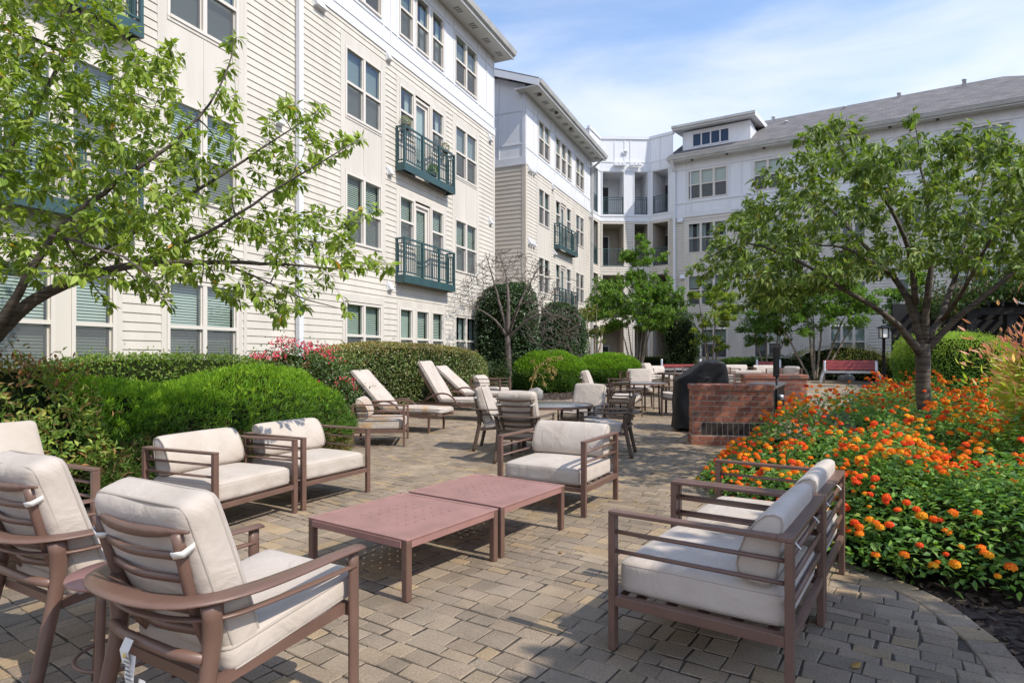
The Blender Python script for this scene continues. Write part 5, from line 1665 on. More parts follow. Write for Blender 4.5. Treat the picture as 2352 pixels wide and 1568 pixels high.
def rose():
    c = P(682, 0, 11.4)
    t = shrub('rose_bush', 'rose bush covered in pink blooms between juniper and rounded hedge', 'bush',
          [Shape((c[0], 11.4, .68), (1.05, .8, .80), dAr, 2.2, .08, 12), Shape((c[0] + .55, 11.2, .55), (.75, .7, .62), dAr, 2.2, .08, 13)], 17000, .055, .032,
          [(0.08, 0.145, 0.035), (0.11, 0.18, 0.04), (0.055, 0.10, 0.028), (0.19, 0.13, 0.05)], [.4, .3, .22, .08], seed=48, depth=.2, rnd=.9, stray=.10, matname='leaf_gloss')
    rng = np.random.default_rng(17)
    parts = []
    s = [Shape((c[0], 11.4, .76), (1.02, .75, .86), dAr, 2.2, .08, 12), Shape((c[0] + .6, 11.15, .6), (.75, .7, .62), dAr, 2.2, .08, 13)]
    for k, sh in enumerate(s):
        p, nn = sh.sample(rng, 900, .3)
        keep = (p[:, 2] > (1.35 if k == 0 else .75)) & (nn[:, 1] < .4)
        p = p[keep][:(80 if k == 0 else 20)]
        for q_ in p:
            m = 7
            jit = rng.normal(0, .03, (m, 3))
            ax = unit(rng.normal(0, 1, (m, 3)) + np.array([0, -.2, .5]))
            col = palette(rng, m, [(0.60, 0.07, 0.12), (0.68, 0.15, 0.19), (0.5, 0.04, 0.08)], jitter=.2)
            parts.append(leaf_mesh(q_ + jit - np.array(t.location), ax, unit(rng.normal(0, 1, (m, 3)) + np.array([.4, -.5, 1])), .042, .042, col, detail=False))
    V, Fs, C = merge(parts)
    o = np_mesh('blooms', V, Fs, M['petal'], C, parent=t); o['kind'] = 'stuff'
rose()
DARK = [(0.05, 0.095, 0.038), (0.07, 0.125, 0.048), (0.036, 0.07, 0.03), (0.11, 0.165, 0.07)]
for (u, v0, Y, w_, seed, lab) in ((1168, 668, 21.2, 68, 51, 'tall dark holly against the end of the near wing, left of its twin'), (1290, 702, 24.5, 52, 52, 'tall dark holly behind the bright juniper mounds, right of its twin')):
    zt = EYE + (HZ - v0) / F * Y; g_ = G(Y)
    shrub('holly_shrub', lab, 'shrub', [Shape((P(u, 0, Y)[0], Y, (zt + g_) / 2), (px(w_, Y), px(w_, Y) * .9, (zt - g_) / 2 + .05), 0, 3.0, .05, seed)], 15000, .09, .055, DARK, [.35, .3, .2, .15], seed=seed, zmin=g_, depth=.2, rnd=.9, matname='leaf_gloss', corek=.9)
shrub('holly_shrub', 'narrow dark holly standing at the foot of the right wing corner', 'shrub', [Shape((P(1563, 0, 29.5)[0], 29.5, 1.9), (.80, .75, 1.6), 0, 2.6, .06, 53)], 6000, .09, .05, DARK, [.35, .3, .2, .15], seed=53, zmin=G(30), depth=.2, matname='leaf_gloss')
shrub('small_shrub', 'low leafy shrub at the foot of the bare tree', 'shrub', [Shape((P(1125, 0, 19.5)[0], 19.5, .65), (.72, .6, .55), 0, 2.2, .1, 54)], 2600, .08, .03, DARK + [(0.1, 0.17, 0.04)], seed=54, zmin=G(19.5), depth=.2, rnd=.9, stray=.1)
shrub('azalea_hedge', 'speckled yellow green hedge behind the red bench', 'hedge', [Shape((P(1935, 0, 26.2)[0], 26.2, .95), (2.2, .8, .85), -.5, 2.7, .06, 55)], 9000, .07, .03,
      [(0.18, 0.24, 0.05), (0.27, 0.30, 0.07), (0.30, 0.21, 0.08), (0.11, 0.16, 0.045)], seed=55, zmin=G(26), depth=.2, stray=.05)
shrub('dark_hedge', 'dark glossy hedge at the roots of the crape myrtle', 'hedge', [Shape((P(1800, 0, 26.8)[0], 26.8, .75), (2.0, .7, .62), -.4, 2.6, .06, 56)], 6000, .08, .045, DARK, seed=56, zmin=G(26), depth=.2, matname='leaf_gloss')
shrub('low_hedge', 'low brownish hedge under the balconies of the corner tower', 'hedge', [Shape((P(1455, 0, 31)[0], 31, .85), (3.2, .6, .62), 0, 2.8, .06, 57)], 5000, .08, .04, [(0.06, 0.09, 0.03), (0.09, 0.11, 0.03), (0.13, 0.09, 0.04)], seed=57, zmin=G(30), depth=.2)
shrub('rounded_hedge', 'bright green rounded hedge behind the cherry trunk', 'hedge',
      [Shape((P(2198, 0, 17)[0], 17, 1.0), (1.34, 1.0, .92), -.35, 3.2, .05, 58)], 26000, .06, .026, [(0.13, 0.235, 0.035), (0.18, 0.30, 0.045), (0.085, 0.16, 0.03)], seed=58, zmin=.1, depth=.15, upb=.5,
      top_cols=(0.72, [(0.23, 0.34, 0.045), (0.28, 0.38, 0.055)]), stray=.04)

def lantana(name, label, region, n, hfun, seed, heads, big, ymax):
    """drifting bed of lantana: foliage plus flower heads"""
    rng = np.random.default_rng(seed)
    reg = np.array(region)
    lo, hi = reg.min(0), reg.max(0)
    pts = rng.uniform(lo, hi, (n * 6, 2)); pts = pts[in_poly(pts[:, 0], pts[:, 1], region)]
    # denser towards the camera
    keep = rng.random(len(pts)) < np.clip(4.2 / pts[:, 1], 0.12, 1) ** 1.3
    pts = pts[keep][:n]
    m = len(pts)
    t = thing(name, label, 'flower bed', (reg[:, 0].mean(), reg[:, 1].mean(), 0))
    off = np.array(t.location)
    ctr = rng.uniform(lo, hi, (90, 2))
    def height(p):
        h = hfun(p)
        d = np.linalg.norm(p[:, None] - ctr[None], axis=2)
        lump = np.exp(-(d / 0.36) ** 2).max(1)
        # fall away to the ground at the edge of the bed
        e = np.full(len(p), 9.0)
        for k in range(len(region)):
            a, b = np.array(region[k]), np.array(region[(k + 1) % len(region)])
            ab = b - a; tt = np.clip(((p - a) @ ab) / (ab @ ab), 0, 1)
            e = np.minimum(e, np.linalg.norm(p - (a + tt[:, None] * ab), axis=1))
        f = 1 - np.exp(-e / 0.22)
        return h * (0.58 + 0.50 * lump) * (0.22 + 0.78 * f)
    h = height(pts)
    lev = 1 - rng.exponential(0.22, m); lev = np.clip(lev, 0.02, 1.08)
    pos = np.stack([pts[:, 0], pts[:, 1], gz(pts[:, 1]) + h * lev], 1)
    ax = unit(np.stack([rng.normal(0, 1, m), rng.normal(0, 1, m), rng.normal(0.15, .35, m)], 1))
    up = unit(np.array([0, 0, 1.0]) + rng.normal(0, .35, (m, 3)))
    col = palette(rng, m, [(0.12, 0.24, 0.055), (0.165, 0.305, 0.06), (0.21, 0.36, 0.065), (0.08, 0.175, 0.048), (0.30, 0.40, 0.075)], [.34, .28, .14, .2, .04])
    V, Fs, C = leaf_mesh(pos - off, ax, up, big * rng.uniform(.6, 1.2, m), big * .55 * rng.uniform(.7, 1.15, m), col, droop=.3)
    np_mesh('foliage', V, Fs, M['leaf'], C, parent=t)
    # stems / dark understorey
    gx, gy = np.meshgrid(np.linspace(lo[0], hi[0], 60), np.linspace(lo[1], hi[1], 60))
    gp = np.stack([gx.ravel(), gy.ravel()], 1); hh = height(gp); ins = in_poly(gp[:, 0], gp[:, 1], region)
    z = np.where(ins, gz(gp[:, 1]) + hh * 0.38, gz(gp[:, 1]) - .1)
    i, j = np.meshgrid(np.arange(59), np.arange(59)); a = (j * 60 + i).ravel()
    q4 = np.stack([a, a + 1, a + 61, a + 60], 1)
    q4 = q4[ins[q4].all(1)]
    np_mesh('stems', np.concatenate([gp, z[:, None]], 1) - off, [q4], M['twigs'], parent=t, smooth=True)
    # flower heads: domes of small florets, red buds to orange and yellow
    fp = rng.uniform(lo, hi, (heads * 8, 2)); fp = fp[in_poly(fp[:, 0], fp[:, 1], region)]
    fp = fp[rng.random(len(fp)) < np.clip(4.5 / fp[:, 1], .2, 1) ** 1.4]
    clump = np.sin(fp[:, 0] * 2.3 + 1) * np.sin(fp[:, 1] * 2.9) + rng.normal(0, .6, len(fp))
    fp = fp[clump > -0.35][:heads // 2]
    # blooms come in twos, threes and fours at the shoot ends
    fp = np.concatenate([fp[rng.random(len(fp)) < pr] + rng.normal(0, .035, (1, 2)) + rng.normal(0, .028, (1, 2)) for pr in (1, .6, .4)])
    fp = fp + rng.normal(0, .022, fp.shape)
    fp = fp[in_poly(fp[:, 0], fp[:, 1], region)]
    fh = height(fp)
    parts = []
    for p, hz in zip(fp, fh):
        base = np.array([p[0], p[1], float(gz(p[1])) + hz * rng.uniform(.90, 1.18) + .01])
        r_ = rng.uniform(.015, .029)
        tone = rng.random()
        nf = 16
        k = np.arange(nf) + .5
        phi = np.arccos(1 - 0.95 * k / nf); th = math.pi * (1 + 5 ** .5) * k
        d = np.stack([np.cos(th) * np.sin(phi), np.sin(th) * np.sin(phi), np.cos(phi)], 1)
        tl = unit(np.array([rng.normal(0, .35), rng.normal(-.15, .35), 1.0]))
        a1 = unit(np.cross(tl, (1, 0, 0))); a2 = np.cross(tl, a1)
        d = d[:, :1] * a1 + d[:, 1:2] * a2 + d[:, 2:] * tl
        outer = (phi > 0.75)
        if tone < .30: c1, c2 = (0.80, 0.075, 0.015), (0.85, 0.17, 0.012)
        elif tone < .78: c1, c2 = (0.85, 0.24, 0.012), (0.85, 0.13, 0.012)
        else: c1, c2 = (0.88, 0.42, 0.02), (0.85, 0.25, 0.012)
        col = np.where(outer[:, None], np.array(c1), np.array(c2)) * rng.uniform(.8, 1.1, (nf, 1))
        c = base + d * r_ * np.array([1, 1, .75])
        s1 = unit(np.cross(d, rng.normal(0, 1, (nf, 3)))); s2 = np.cross(d, s1)
        q_ = r_ * .48
        Vv = np.stack([c - s1 * q_ - s2 * q_, c + s1 * q_ - s2 * q_, c + s1 * q_ + s2 * q_, c - s1 * q_ + s2 * q_], 1).reshape(-1, 3)
        parts.append((Vv - off, [np.arange(nf * 4).reshape(nf, 4)], np.repeat(col, 4, 0)))
    V, Fs, C = merge(parts)
    o = np_mesh('blossoms', V, Fs, M['petal'], C, parent=t); o['kind'] = 'stuff'
    return t
lantana('lantana_bed', 'near flower bed of orange and red lantana spilling over the paving edge at right',
        [(2.2, 4.05), (2.42, 3.72), (2.75, 3.5), (3.2, 3.35), (4.2, 3.2), (6.2, 3.4), (7.5, 5.0), (7.9, 8.0), (8.2, 10.5), (7.2, 11.6), (6.3, 11.2), (5.2, 9.9), (4.0, 9.2), (3.3, 8.5), (2.5, 7.6), (2.0, 6.6), (1.98, 6.0), (2.05, 5.0)],
        46000, lambda p: 0.62 + 0.30 * np.clip((p[:, 0] - 2.4) / 2.0, 0, 1) + 0.10 * np.clip((p[:, 1] - 7) / 4, 0, 1), 61, 2900, .060, 12)
lantana('lantana_bed', 'further orange lantana bed in front of the green rounded hedge',
        [(8.4, 11.0), (9.5, 10.2), (12.5, 12.0), (14.0, 14.5), (12.5, 17.5), (11.9, 19.4), (10.0, 17.2), (7.4, 13.4), (7.2, 12.2)],
        9000, lambda p: 0.75 + 0.2 * np.sin(p[:, 0] * 1.1), 62, 420, .075, 20)
def nandina_right():
    c = P(2418, 0, 5.2)
    shrub('nandina_shrub', 'nandina with pink tipped feathery leaves at the right edge above the flower bed', 'shrub',
          [Shape((c[0] + .22, 5.3, 1.0), (.46, .45, .55), 0, 2.1, .12, 71), Shape((c[0] + .16, 5.3, 1.22), (.36, .36, .34), 0, 2.0, .12, 72)], 9000, .085, .024,
          [(0.30, 0.42, 0.055), (0.42, 0.50, 0.075), (0.62, 0.33, 0.22), (0.68, 0.44, 0.29), (0.52, 0.44, 0.16)], [.30, .27, .14, .14, .15], seed=71, zmin=.3, depth=.25, out=1.0, upb=.45, rnd=.5, detail=True, stray=.12, droop=.1, corek=.7,
          top_cols=(0.88, [(0.68, 0.27, 0.20), (0.62, 0.33, 0.22)]))
nandina_right()
# ---------------------------------------------------------------- cushions
def pillow(w, d, t, r=0.03, puff=0.02, n=14, center=(0, 0, 0), rot=None, sag=0.0, seed=0, pillowy=0.0):
    """rounded box w x d x t with softly crowned faces; returns verts, faces"""
    rng = np.random.default_rng(seed)
    g = np.linspace(-1, 1, n + 1); g = np.sign(g) * np.abs(g) ** 0.75
    hx, hy, hz = w / 2, d / 2, t / 2
    vs_, fs = [], []
    key = {}
    def vid(p):
        k = tuple(np.round(p, 5))
        if k not in key: key[k] = len(vs_); vs_.append(p)
        return key[k]
    for axis in range(3):
        for sgn in (-1, 1):
            idx = np.empty((n + 1, n + 1), int)
            for i in range(n + 1):
                for j in range(n + 1):
                    p = [0, 0, 0]; p[axis] = sgn; p[(axis + 1) % 3] = g[i]; p[(axis + 2) % 3] = g[j]
                    idx[i, j] = vid(np.array(p, float))
            for i in range(n):
                for j in range(n):
                    q = (idx[i, j], idx[i + 1, j], idx[i + 1, j + 1], idx[i, j + 1])
                    fs.append(q if sgn > 0 else q[::-1])
    v = np.array(vs_)
    h = np.array([hx, hy, hz])
    q = v * h
    rr = min(r, hx, hy, hz)
    inner = np.clip(q, -(h - rr), h - rr)
    dn = q - inner
    ln = np.linalg.norm(dn, axis=1, keepdims=True)
    out = inner + np.where(ln > 1e-9, dn / (ln + 1e-12) * rr, 0)
    fx, fy = np.clip(1 - (out[:, 0] / hx) ** 2, 0, 1), np.clip(1 - (out[:, 1] / hy) ** 2, 0, 1)
    out[:, 2] += np.sign(out[:, 2]) * puff * np.sqrt(fx * fy) * (np.abs(out[:, 2]) > hz * 0.3)
    out[:, 2] -= sag * fx * fy
    if pillowy:
        a, b, c = rng.uniform(0, 6, 3)
        out[:, 2] += pillowy * np.sin(out[:, 0] * 9 + a) * np.sin(out[:, 1] * 8 + b)
        out[:, 1] += pillowy * .6 * np.sin(out[:, 0] * 11 + c)
    if rot is not None: out = out @ np.array(rot).T
    return out + np.array(center), fs

def rect_loop(w, d, z, r, n=5):
    pts = []
    for cx_, cy_, a0 in ((w / 2 - r, d / 2 - r, 0), (-w / 2 + r, d / 2 - r, 90), (-w / 2 + r, -d / 2 + r, 180), (w / 2 - r, -d / 2 + r, 270)):
        for k in range(n + 1):
            a = R(a0 + 90 * k / n); pts.append((cx_ + r * math.cos(a), cy_ + r * math.sin(a), z))
    pts.append(pts[0]); pts.append(pts[1])
    return np.array(pts)

def rotx(a):
    c, s = math.cos(a), math.sin(a)
    return np.array([[1, 0, 0], [0, c, -s], [0, s, c]])

def cushion(parent, name, w, d, t, center, ang=0.0, r=0.035, puff=0.02, fab='fabric', pipe='piping', pr=0.005, seed=0, pillowy=0.0, n=14):
    m = MB()
    rot = rotx(ang)
    v, f = pillow(w, d, t, r, puff, n, center, rot, seed=seed, pillowy=pillowy)
    m.add(v, f, True)
    o = m.build(name, M[fab], parent)
    if pipe:
        for z in (t / 2 - r * 0.45, -t / 2 + r * 0.45):
            p = MB()
            lp = rect_loop(w - r * 0.35, d - r * 0.35, z, r * 0.9)
            if pillowy:
                rng = np.random.default_rng(seed); a, b, c = rng.uniform(0, 6, 3)
                lp[:, 2] += pillowy * np.sin(lp[:, 0] * 9 + a) * np.sin(lp[:, 1] * 8 + b); lp[:, 1] += pillowy * .6 * np.sin(lp[:, 0] * 11 + c)
            p.tube(lp @ rot.T + np.array(center), pr, n=5, cap=False)
            p.build('piping', M[pipe], o)
    return o

# ---------------------------------------------------------------- lounge (club) chair
CW, CD, CH = 0.90, 0.82, 0.665
def lounge_chair(label, pos, facing, back='roll', group='deep seated lounge chairs with beige cushions', fab='fabric'):
    t = thing('lounge_chair', label, 'lounge chair', pos, turn(facing), group)
    hw, hd = CW / 2, CD / 2
    for sx in (-1, 1):
        for sy in (-1, 1):
            b = MB(); x = sx * (hw - 0.024); y = sy * (hd - 0.017)
            b.box(x - 0.024, x + 0.024, y - 0.017, y + 0.017, 0, CH - 0.02)
            b.build('leg', M['bronze'], t, bevel=0.004)
        a = MB(); a.box(sx * hw - (0.05 if sx > 0 else 0), sx * hw + (0.05 if sx < 0 else 0), -hd, hd - 0.065, CH - 0.0195, CH)
        o = a.build('armrest', M['bronze'], t, bevel=0.004)
        rl = MB()
        for z in (0.565, 0.472):
            x = sx * (hw - 0.024)
            rl.tube([(x, -hd + 0.02, z), (x, hd - 0.02, z)], [(0.0095, 0.014)] * 2, n=8)
        rl.build('rail', M['bronze'], o)
    bk = MB()
    bk.box(-hw, hw, hd - 0.0648, hd, CH - 0.02, CH + 0.0005)
    ob = bk.build('back_frame', M['bronze'], t, bevel=0.004)
    rl = MB()
    for z in (0.575, 0.475, 0.375):
        rl.tube([(-hw + 0.03, hd - 0.02, z), (hw - 0.03, hd - 0.02, z)], [(0.017, 0.011)] * 2, n=8)
    rl.build('rail', M['bronze'], ob)
    s = MB()
    for sx in (-1, 1):
        x = sx * (hw - 0.024)
        s.box(x - 0.022, x + 0.022, -hd + 0.034, hd - 0.034, 0.215, 0.262)
    s.box(-hw + 0.047, hw - 0.047, -hd + 0.004, -hd + 0.034, 0.215, 0.255); s.box(-hw + 0.047, hw - 0.047, hd - 0.034, hd - 0.004, 0.215, 0.255)
    for k in range(5):
        y = -hd + 0.1 + k * 0.15
        s.box(-hw + 0.047, hw - 0.047, y, y + 0.05, 0.235, 0.245)
    s.build('seat_frame', M['bronze'], t, bevel=0.003)
    cushion(t, 'seat_cushion', CW - 0.115, CD - 0.06, 0.155, (0, -0.005, 0.340), 0.0, 0.04, 0.022, fab, 'piping', 0.0035, seed=int(abs(pos[0]) * 100))
    if back == 'roll':
        # D shaped bolster: straight back, rounded front that thins towards the top
        prof = np.array([(0.335, .425), (0.335, .60), (0.337, .77), (0.328, .803), (0.298, .816), (0.258, .806), (0.215, .755), (0.180, .675), (0.160, .585), (0.155, .510), (0.172, .450), (0.215, .425), (0.275, .418)])
        prof[:, 1] = .418 + (prof[:, 1] - .418) * .83
        prof[:, 0] += (prof[:, 1] - .42) * .10
        c = prof.mean(0)
        m = MB(); n = len(prof)
        xs = np.array([-1, -.985, -.95, -.85, -.6, -.3, 0, .3, .6, .85, .95, .985, 1.0]) * (CW / 2 - 0.066)
        sc = [.86, .94, .985, 1, 1, 1, 1, 1, 1, 1, .985, .94, .86]
        vs_ = []
        for x, k in zip(xs, sc):
            for p in prof:
                q = c + (p - c) * k
                vs_.append((x, q[0], q[1] + 0.006 * math.cos(x * 3.2)))
        fs = []
        for i in range(len(xs) - 1):
            for j in range(n):
                j2 = (j + 1) % n
                fs.append((i * n + j, i * n + j2, (i + 1) * n + j2, (i + 1) * n + j))
        fs.append(tuple(range(n - 1, -1, -1))); fs.append(tuple((len(xs) - 1) * n + j for j in range(n)))
        m.add(vs_, fs, True)
        o = m.build('back_cushion', M[fab], t, sub=1)
        for x in (-1, 1):
            p = MB()
            lp = [(x * (CW / 2 - 0.0672), *(c + (q - c) * 0.93)) for q in list(prof) + [prof[0], prof[1]]]
            p.tube(lp, 0.0032, n=5, cap=False)
            p.build('piping', M['piping'], o)
        for sx in (-.26, .26):
            st = MB(); st.tube([(sx, .335, .60), (sx, .385, .60), (sx, .408, .576), (sx, .385, .555), (sx, .335, .56)], [(0.014, 0.002)] * 5, n=4, up=(1, 0, 0))
            st.build('strap', M['tag'], o)
    else:
        cushion(t, 'back_cushion', CW - 0.13, 0.62, 0.15, (0, 0.17, 0.655), R(64), 0.035, 0.02, fab, 'piping', 0.004, seed=5)
    return t

# ---------------------------------------------------------------- dining armchair
def sweep(mb, pts, rad, n=8, up=(0, 0, 1), smooth_n=3):
    pts = np.array(pts, float)
    s = np.concatenate([[0], np.cumsum(np.linalg.norm(np.diff(pts, axis=0), axis=1))])
    m = max(6, int(s[-1] / 0.05))
    ss = np.linspace(0, s[-1], m)
    # Catmull-Rom through the control points
    ext = np.concatenate([[2 * pts[0] - pts[1]], pts, [2 * pts[-1] - pts[-2]]])
    out = []
    for q in ss:
        k = min(np.searchsorted(s, q, side='right') - 1, len(pts) - 2)
        u = (q - s[k]) / (s[k + 1] - s[k] + 1e-9)
        p0, p1, p2, p3 = ext[k:k + 4]
        out.append(0.5 * ((2 * p1) + (-p0 + p2) * u + (2 * p0 - 5 * p1 + 4 * p2 - p3) * u ** 2 + (-p0 + 3 * p1 - 3 * p2 + p3) * u ** 3))
    if isinstance(rad, list):
        rs = np.linspace(0, 1, len(rad)); q = ss / s[-1]
        rad2 = [(float(np.interp(x, rs, [r_[0] for r_ in rad])), float(np.interp(x, rs, [r_[1] for r_ in rad]))) for x in q]
    else: rad2 = [rad] * m
    mb.tube(out, rad2, n=n, up=up)

def dining_chair(label, pos, facing, cushions=True, group='dining armchairs with curved bronze arms', metal='bronze', tagged=False, seed=1, dark_pipe=False):
    t = thing('dining_armchair', label, 'chair', pos, turn(facing), group)
    AH = 0.625
    for sx in (-1, 1):
        b = MB(); sweep(b, [(sx * .31, -.315, 0), (sx * .31, -.315, .3), (sx * .31, -.315, AH - .012)], (.013, .027), 8, up=(1, 0, 0)); b.build('leg', M[metal], t)
        b = MB(); sweep(b, [(sx * .285, .375, 0), (sx * .275, .325, .22), (sx * .27, .285, .42), (sx * .285, .285, .54), (sx * .30, .30, AH - .010)], [(.022, .026), (.023, .028), (.024, .032), (.025, .038)], 8, up=(1, 0, 0)); b.build('leg', M[metal], t)
    arm = MB()
    path = [(-.31, -.35, AH - .002), (-.318, -.2, AH), (-.33, 0, AH), (-.325, .17, AH), (-.285, .30, AH), (-.19, .385, AH), (0, .42, AH), (.19, .385, AH), (.285, .30, AH), (.325, .17, AH), (.33, 0, AH), (.318, -.2, AH), (.31, -.35, AH - .002)]
    sweep(arm, path, [(.010, .036), (.010, .040), (.010, .050), (.010, .062), (.010, .050), (.010, .062), (.010, .050), (.010, .040), (.010, .036)], 8)
    oa = arm.build('armrest', M[metal], t)
    lo = MB()
    z = AH - .072
    p2 = [(-.31, -.32, z), (-.318, -.1, z), (-.318, .12, z), (-.295, .26, z), (-.18, .345, z), (0, .375, z), (.18, .345, z), (.295, .26, z), (.318, .12, z), (.318, -.1, z), (.31, -.32, z)]
    sweep(lo, p2, (.0085, .017), 8); lo.build('rail', M[metal], oa)
    bf = MB()
    for sx in (-1, 1):
        sweep(bf, [(sx * .185, .175, .36), (sx * .20, .255, .46), (sx * .215, .315, .62), (sx * .235, .375, .845)], (.016, .022), 6, up=(1, 0, 0))
    for (zz, y, w_, h_) in ((.765, .356, .226, .0125), (.685, .335, .216, .0125), (.575, .306, .206, .013), (.49, .27, .197, .014)):
        sweep(bf, [(-w_, y, zz), (0, y + .03, zz - .004), (w_, y, zz)], (h_ * 1.35, .008), 4)
    sweep(bf, [(-.275, .362, .852), (-.14, .392, .842), (0, .402, .838), (.14, .392, .842), (.275, .362, .852)], [(.006, .007), (.026, .007), (.026, .007), (.026, .007), (.006, .007)], 4)
    bf.tube([(-.27, .31, .43), (-.14, .335, .43), (.14, .335, .43), (.27, .31, .43)], .019, n=8)
    bf.build('back_frame', M[metal], t)
    sf = MB()
    for sx in (-1, 1):
        sf.bar([(sx * .275, -.315, .385), (sx * .255, .27, .325)], .024, .04)
    sf.bar([(-.30, -.315, .375), (.30, -.315, .375)], .026, .045); sf.bar([(-.26, .26, .325), (.26, .26, .325)], .026, .04)
    for k in range(5):
        y = -.22 + k * .1
        sf.bar([(-.265, y, .382 - (y + .31) * .105), (.265, y, .382 - (y + .31) * .105)], .045, .008)
    sf.build('seat_frame', M[metal], t)
    if cushions in (True, 'seat'):
        cushion(t, 'seat_cushion', .555, .62, .115, (0, -.075, .425), R(-9), .045, .016, 'fabric', 'piping_dark' if dark_pipe else 'piping', .006, seed=seed, pillowy=.006)
    if cushions is True:
        oc = cushion(t, 'back_cushion', .54, .60, .145, (0, .225, .665), R(71), .05, .022, 'fabric', 'piping_dark' if dark_pipe else 'piping', .006, seed=seed + 3, pillowy=.008, n=18)
        for sx in (-1, 1):
            st = MB(); st.tube([(sx * .21, .31, .80), (sx * .262, .335, .80), (sx * .268, .375, .785), (sx * .225, .385, .775), (sx * .20, .36, .775)], [(.016, .0025)] * 5, n=4)
            st.build('strap', M['tag'], oc)
        if tagged:
            tg = MB()
            def strip(p0, p1, p2, w_, mi=0, dy=0.0):
                pts = [np.array(q, float) + np.array([0, dy, 0]) for q in (p0, p1, p2)]
                for a, b in zip(pts[:-1], pts[1:]):
                    tg.add([a - (w_ / 2, 0, 0), a + (w_ / 2, 0, 0), b + (w_ / 2, 0, 0), b - (w_ / 2, 0, 0)], [(0, 1, 2, 3)], mi=mi)
            strip((.055, .365, .445), (.052, .385, .41), (.045, .38, .365), .052)
            strip((.03, .372, .40), (.015, .388, .33), (0.0, .382, .265), .055)
            strip((-.03, .37, .33), (-.05, .385, .27), (-.085, .38, .215), .04)
            tg.build('care_tag', M['tag'], oc)
            ink = MB()
            for k in range(7):
                zz = .395 - k * .014; x = .03 - (.40 - zz) * .21
                ink.add([(x - .02, .3915, zz), (x + .016, .3915, zz), (x + .016, .3905, zz + .005), (x - .02, .3905, zz + .005)], [(0, 1, 2, 3)])
            ink.add([(.028, .3925, .398), (.046, .3925, .398), (.037, .392, .416)], [(0, 1, 2)], mi=1)
            ink.build('tag_print', [M['tag_ink'], M['tag_yellow']], oc)
    return t

# ---------------------------------------------------------------- tables
def coffee_table(label, pos, facing):
    t = thing('coffee_table', label, 'table', pos, turn(facing), 'square bronze coffee tables with pierced tops')
    S, H = 0.89, 0.36
    h = S / 2
    fr = MB()
    for sx in (-1, 1):
        fr.box(sx * h - (.035 if sx > 0 else 0), sx * h + (.035 if sx < 0 else 0), -h, h, H - .012, H)
        fr.box(-h + .035, h - .035, sx * h - (.035 if sx > 0 else 0), sx * h + (.035 if sx < 0 else 0), H - .012, H)
        fr.box(sx * h - (.028 if sx > 0 else 0.004), sx * h + (.028 if sx < 0 else -.004), -h + .045, h - .045, H - .055, H - .013)
        fr.box(-h + .045, h - .045, sx * h - (.028 if sx > 0 else 0.004), sx * h + (.028 if sx < 0 else -.004), H - .055, H - .013)
    fr.build('table_frame', M['table_top'], t, bevel=.003)
    for sx in (-1, 1):
        for sy in (-1, 1):
            b = MB(); x, y = sx * (h - .024), sy * (h - .024)
            b.box(x - .023, x + .023, y - .023, y + .023, 0, H - .0125)
            b.build('leg', M['bronze'], t, bevel=.009, seg=3)
    # pierced top panel: 6 x 6 holes set in the middle
    p = MB()
    cell, nh = .082, 6
    a = h - .036
    xs = [-a] + [(-nh / 2 + k) * cell for k in range(nh + 1)] + [a]
    z = H - .0035
    for i in range(len(xs) - 1):
        for j in range(len(xs) - 1):
            x0, x1, y0, y1 = xs[i], xs[i + 1], xs[j], xs[j + 1]
            if 1 <= i <= nh and 1 <= j <= nh:
                cx_, cy_, r_ = (x0 + x1) / 2, (y0 + y1) / 2, .0078
                sq = [(x1, cy_), (x1, y1), (cx_, y1), (x0, y1), (x0, cy_), (x0, y0), (cx_, y0), (x1, y0)]
                ci = [(cx_ + r_ * math.cos(R(45 * k)), cy_ + r_ * math.sin(R(45 * k))) for k in range(8)]
                vs_ = [(x, y, z) for x, y in sq] + [(x, y, z) for x, y in ci] + [(x, y, z - .003) for x, y in ci]
                fs = [(k, (k + 1) % 8, 8 + (k + 1) % 8, 8 + k) for k in range(8)] + [(8 + k, 8 + (k + 1) % 8, 16 + (k + 1) % 8, 16 + k) for k in range(8)]
                p.add(vs_, fs)
            else:
                p.add([(x0, y0, z), (x1, y0, z), (x1, y1, z), (x0, y1, z)], [(0, 1, 2, 3)])
    p.build('table_top', M['table_top'], t)
    return t

def round_table(label, pos, r_=.64, H=.70):
    t = thing('round_dining_table', label, 'table', pos, .3, 'round dining tables with grey tops')
    tp = MB(); tp.lathe([(.02, H - .012), (r_ - .02, H - .012), (r_ - .02, H - .003), (.02, H - .003)], 48); tp.build('table_top', M['grey_glass'], t)
    rm = MB()
    n = 56
    prof = [(r_ - .022, H - .035), (r_, H - .035), (r_, H), (r_ - .022, H)]
    vs_ = [(q[0] * math.cos(2 * math.pi * j / n), q[0] * math.sin(2 * math.pi * j / n), q[1]) for q in prof for j in range(n)]
    fs = [(i * n + j, i * n + (j + 1) % n, ((i + 1) % 4) * n + (j + 1) % n, ((i + 1) % 4) * n + j) for i in range(4) for j in range(n)]
    rm.add(vs_, fs); rm.build('table_rim', M['bronze'], t)
    for k in range(4):
        a = k * math.pi / 2 + math.pi / 4
        b = MB(); b.tube([(.46 * math.cos(a), .46 * math.sin(a), 0), (.44 * math.cos(a), .44 * math.sin(a), H - .03)], .02, n=8); b.build('leg', M['bronze'], t)
    s = MB()
    for k in range(2):
        a = k * math.pi / 2 + math.pi / 4
        s.tube([(.455 * math.cos(a), .455 * math.sin(a), .12 + .012 * k), (-.455 * math.cos(a), -.455 * math.sin(a), .12 + .012 * k)], .011, n=6)
    s.build('stretcher', M['bronze'], t)
    return t

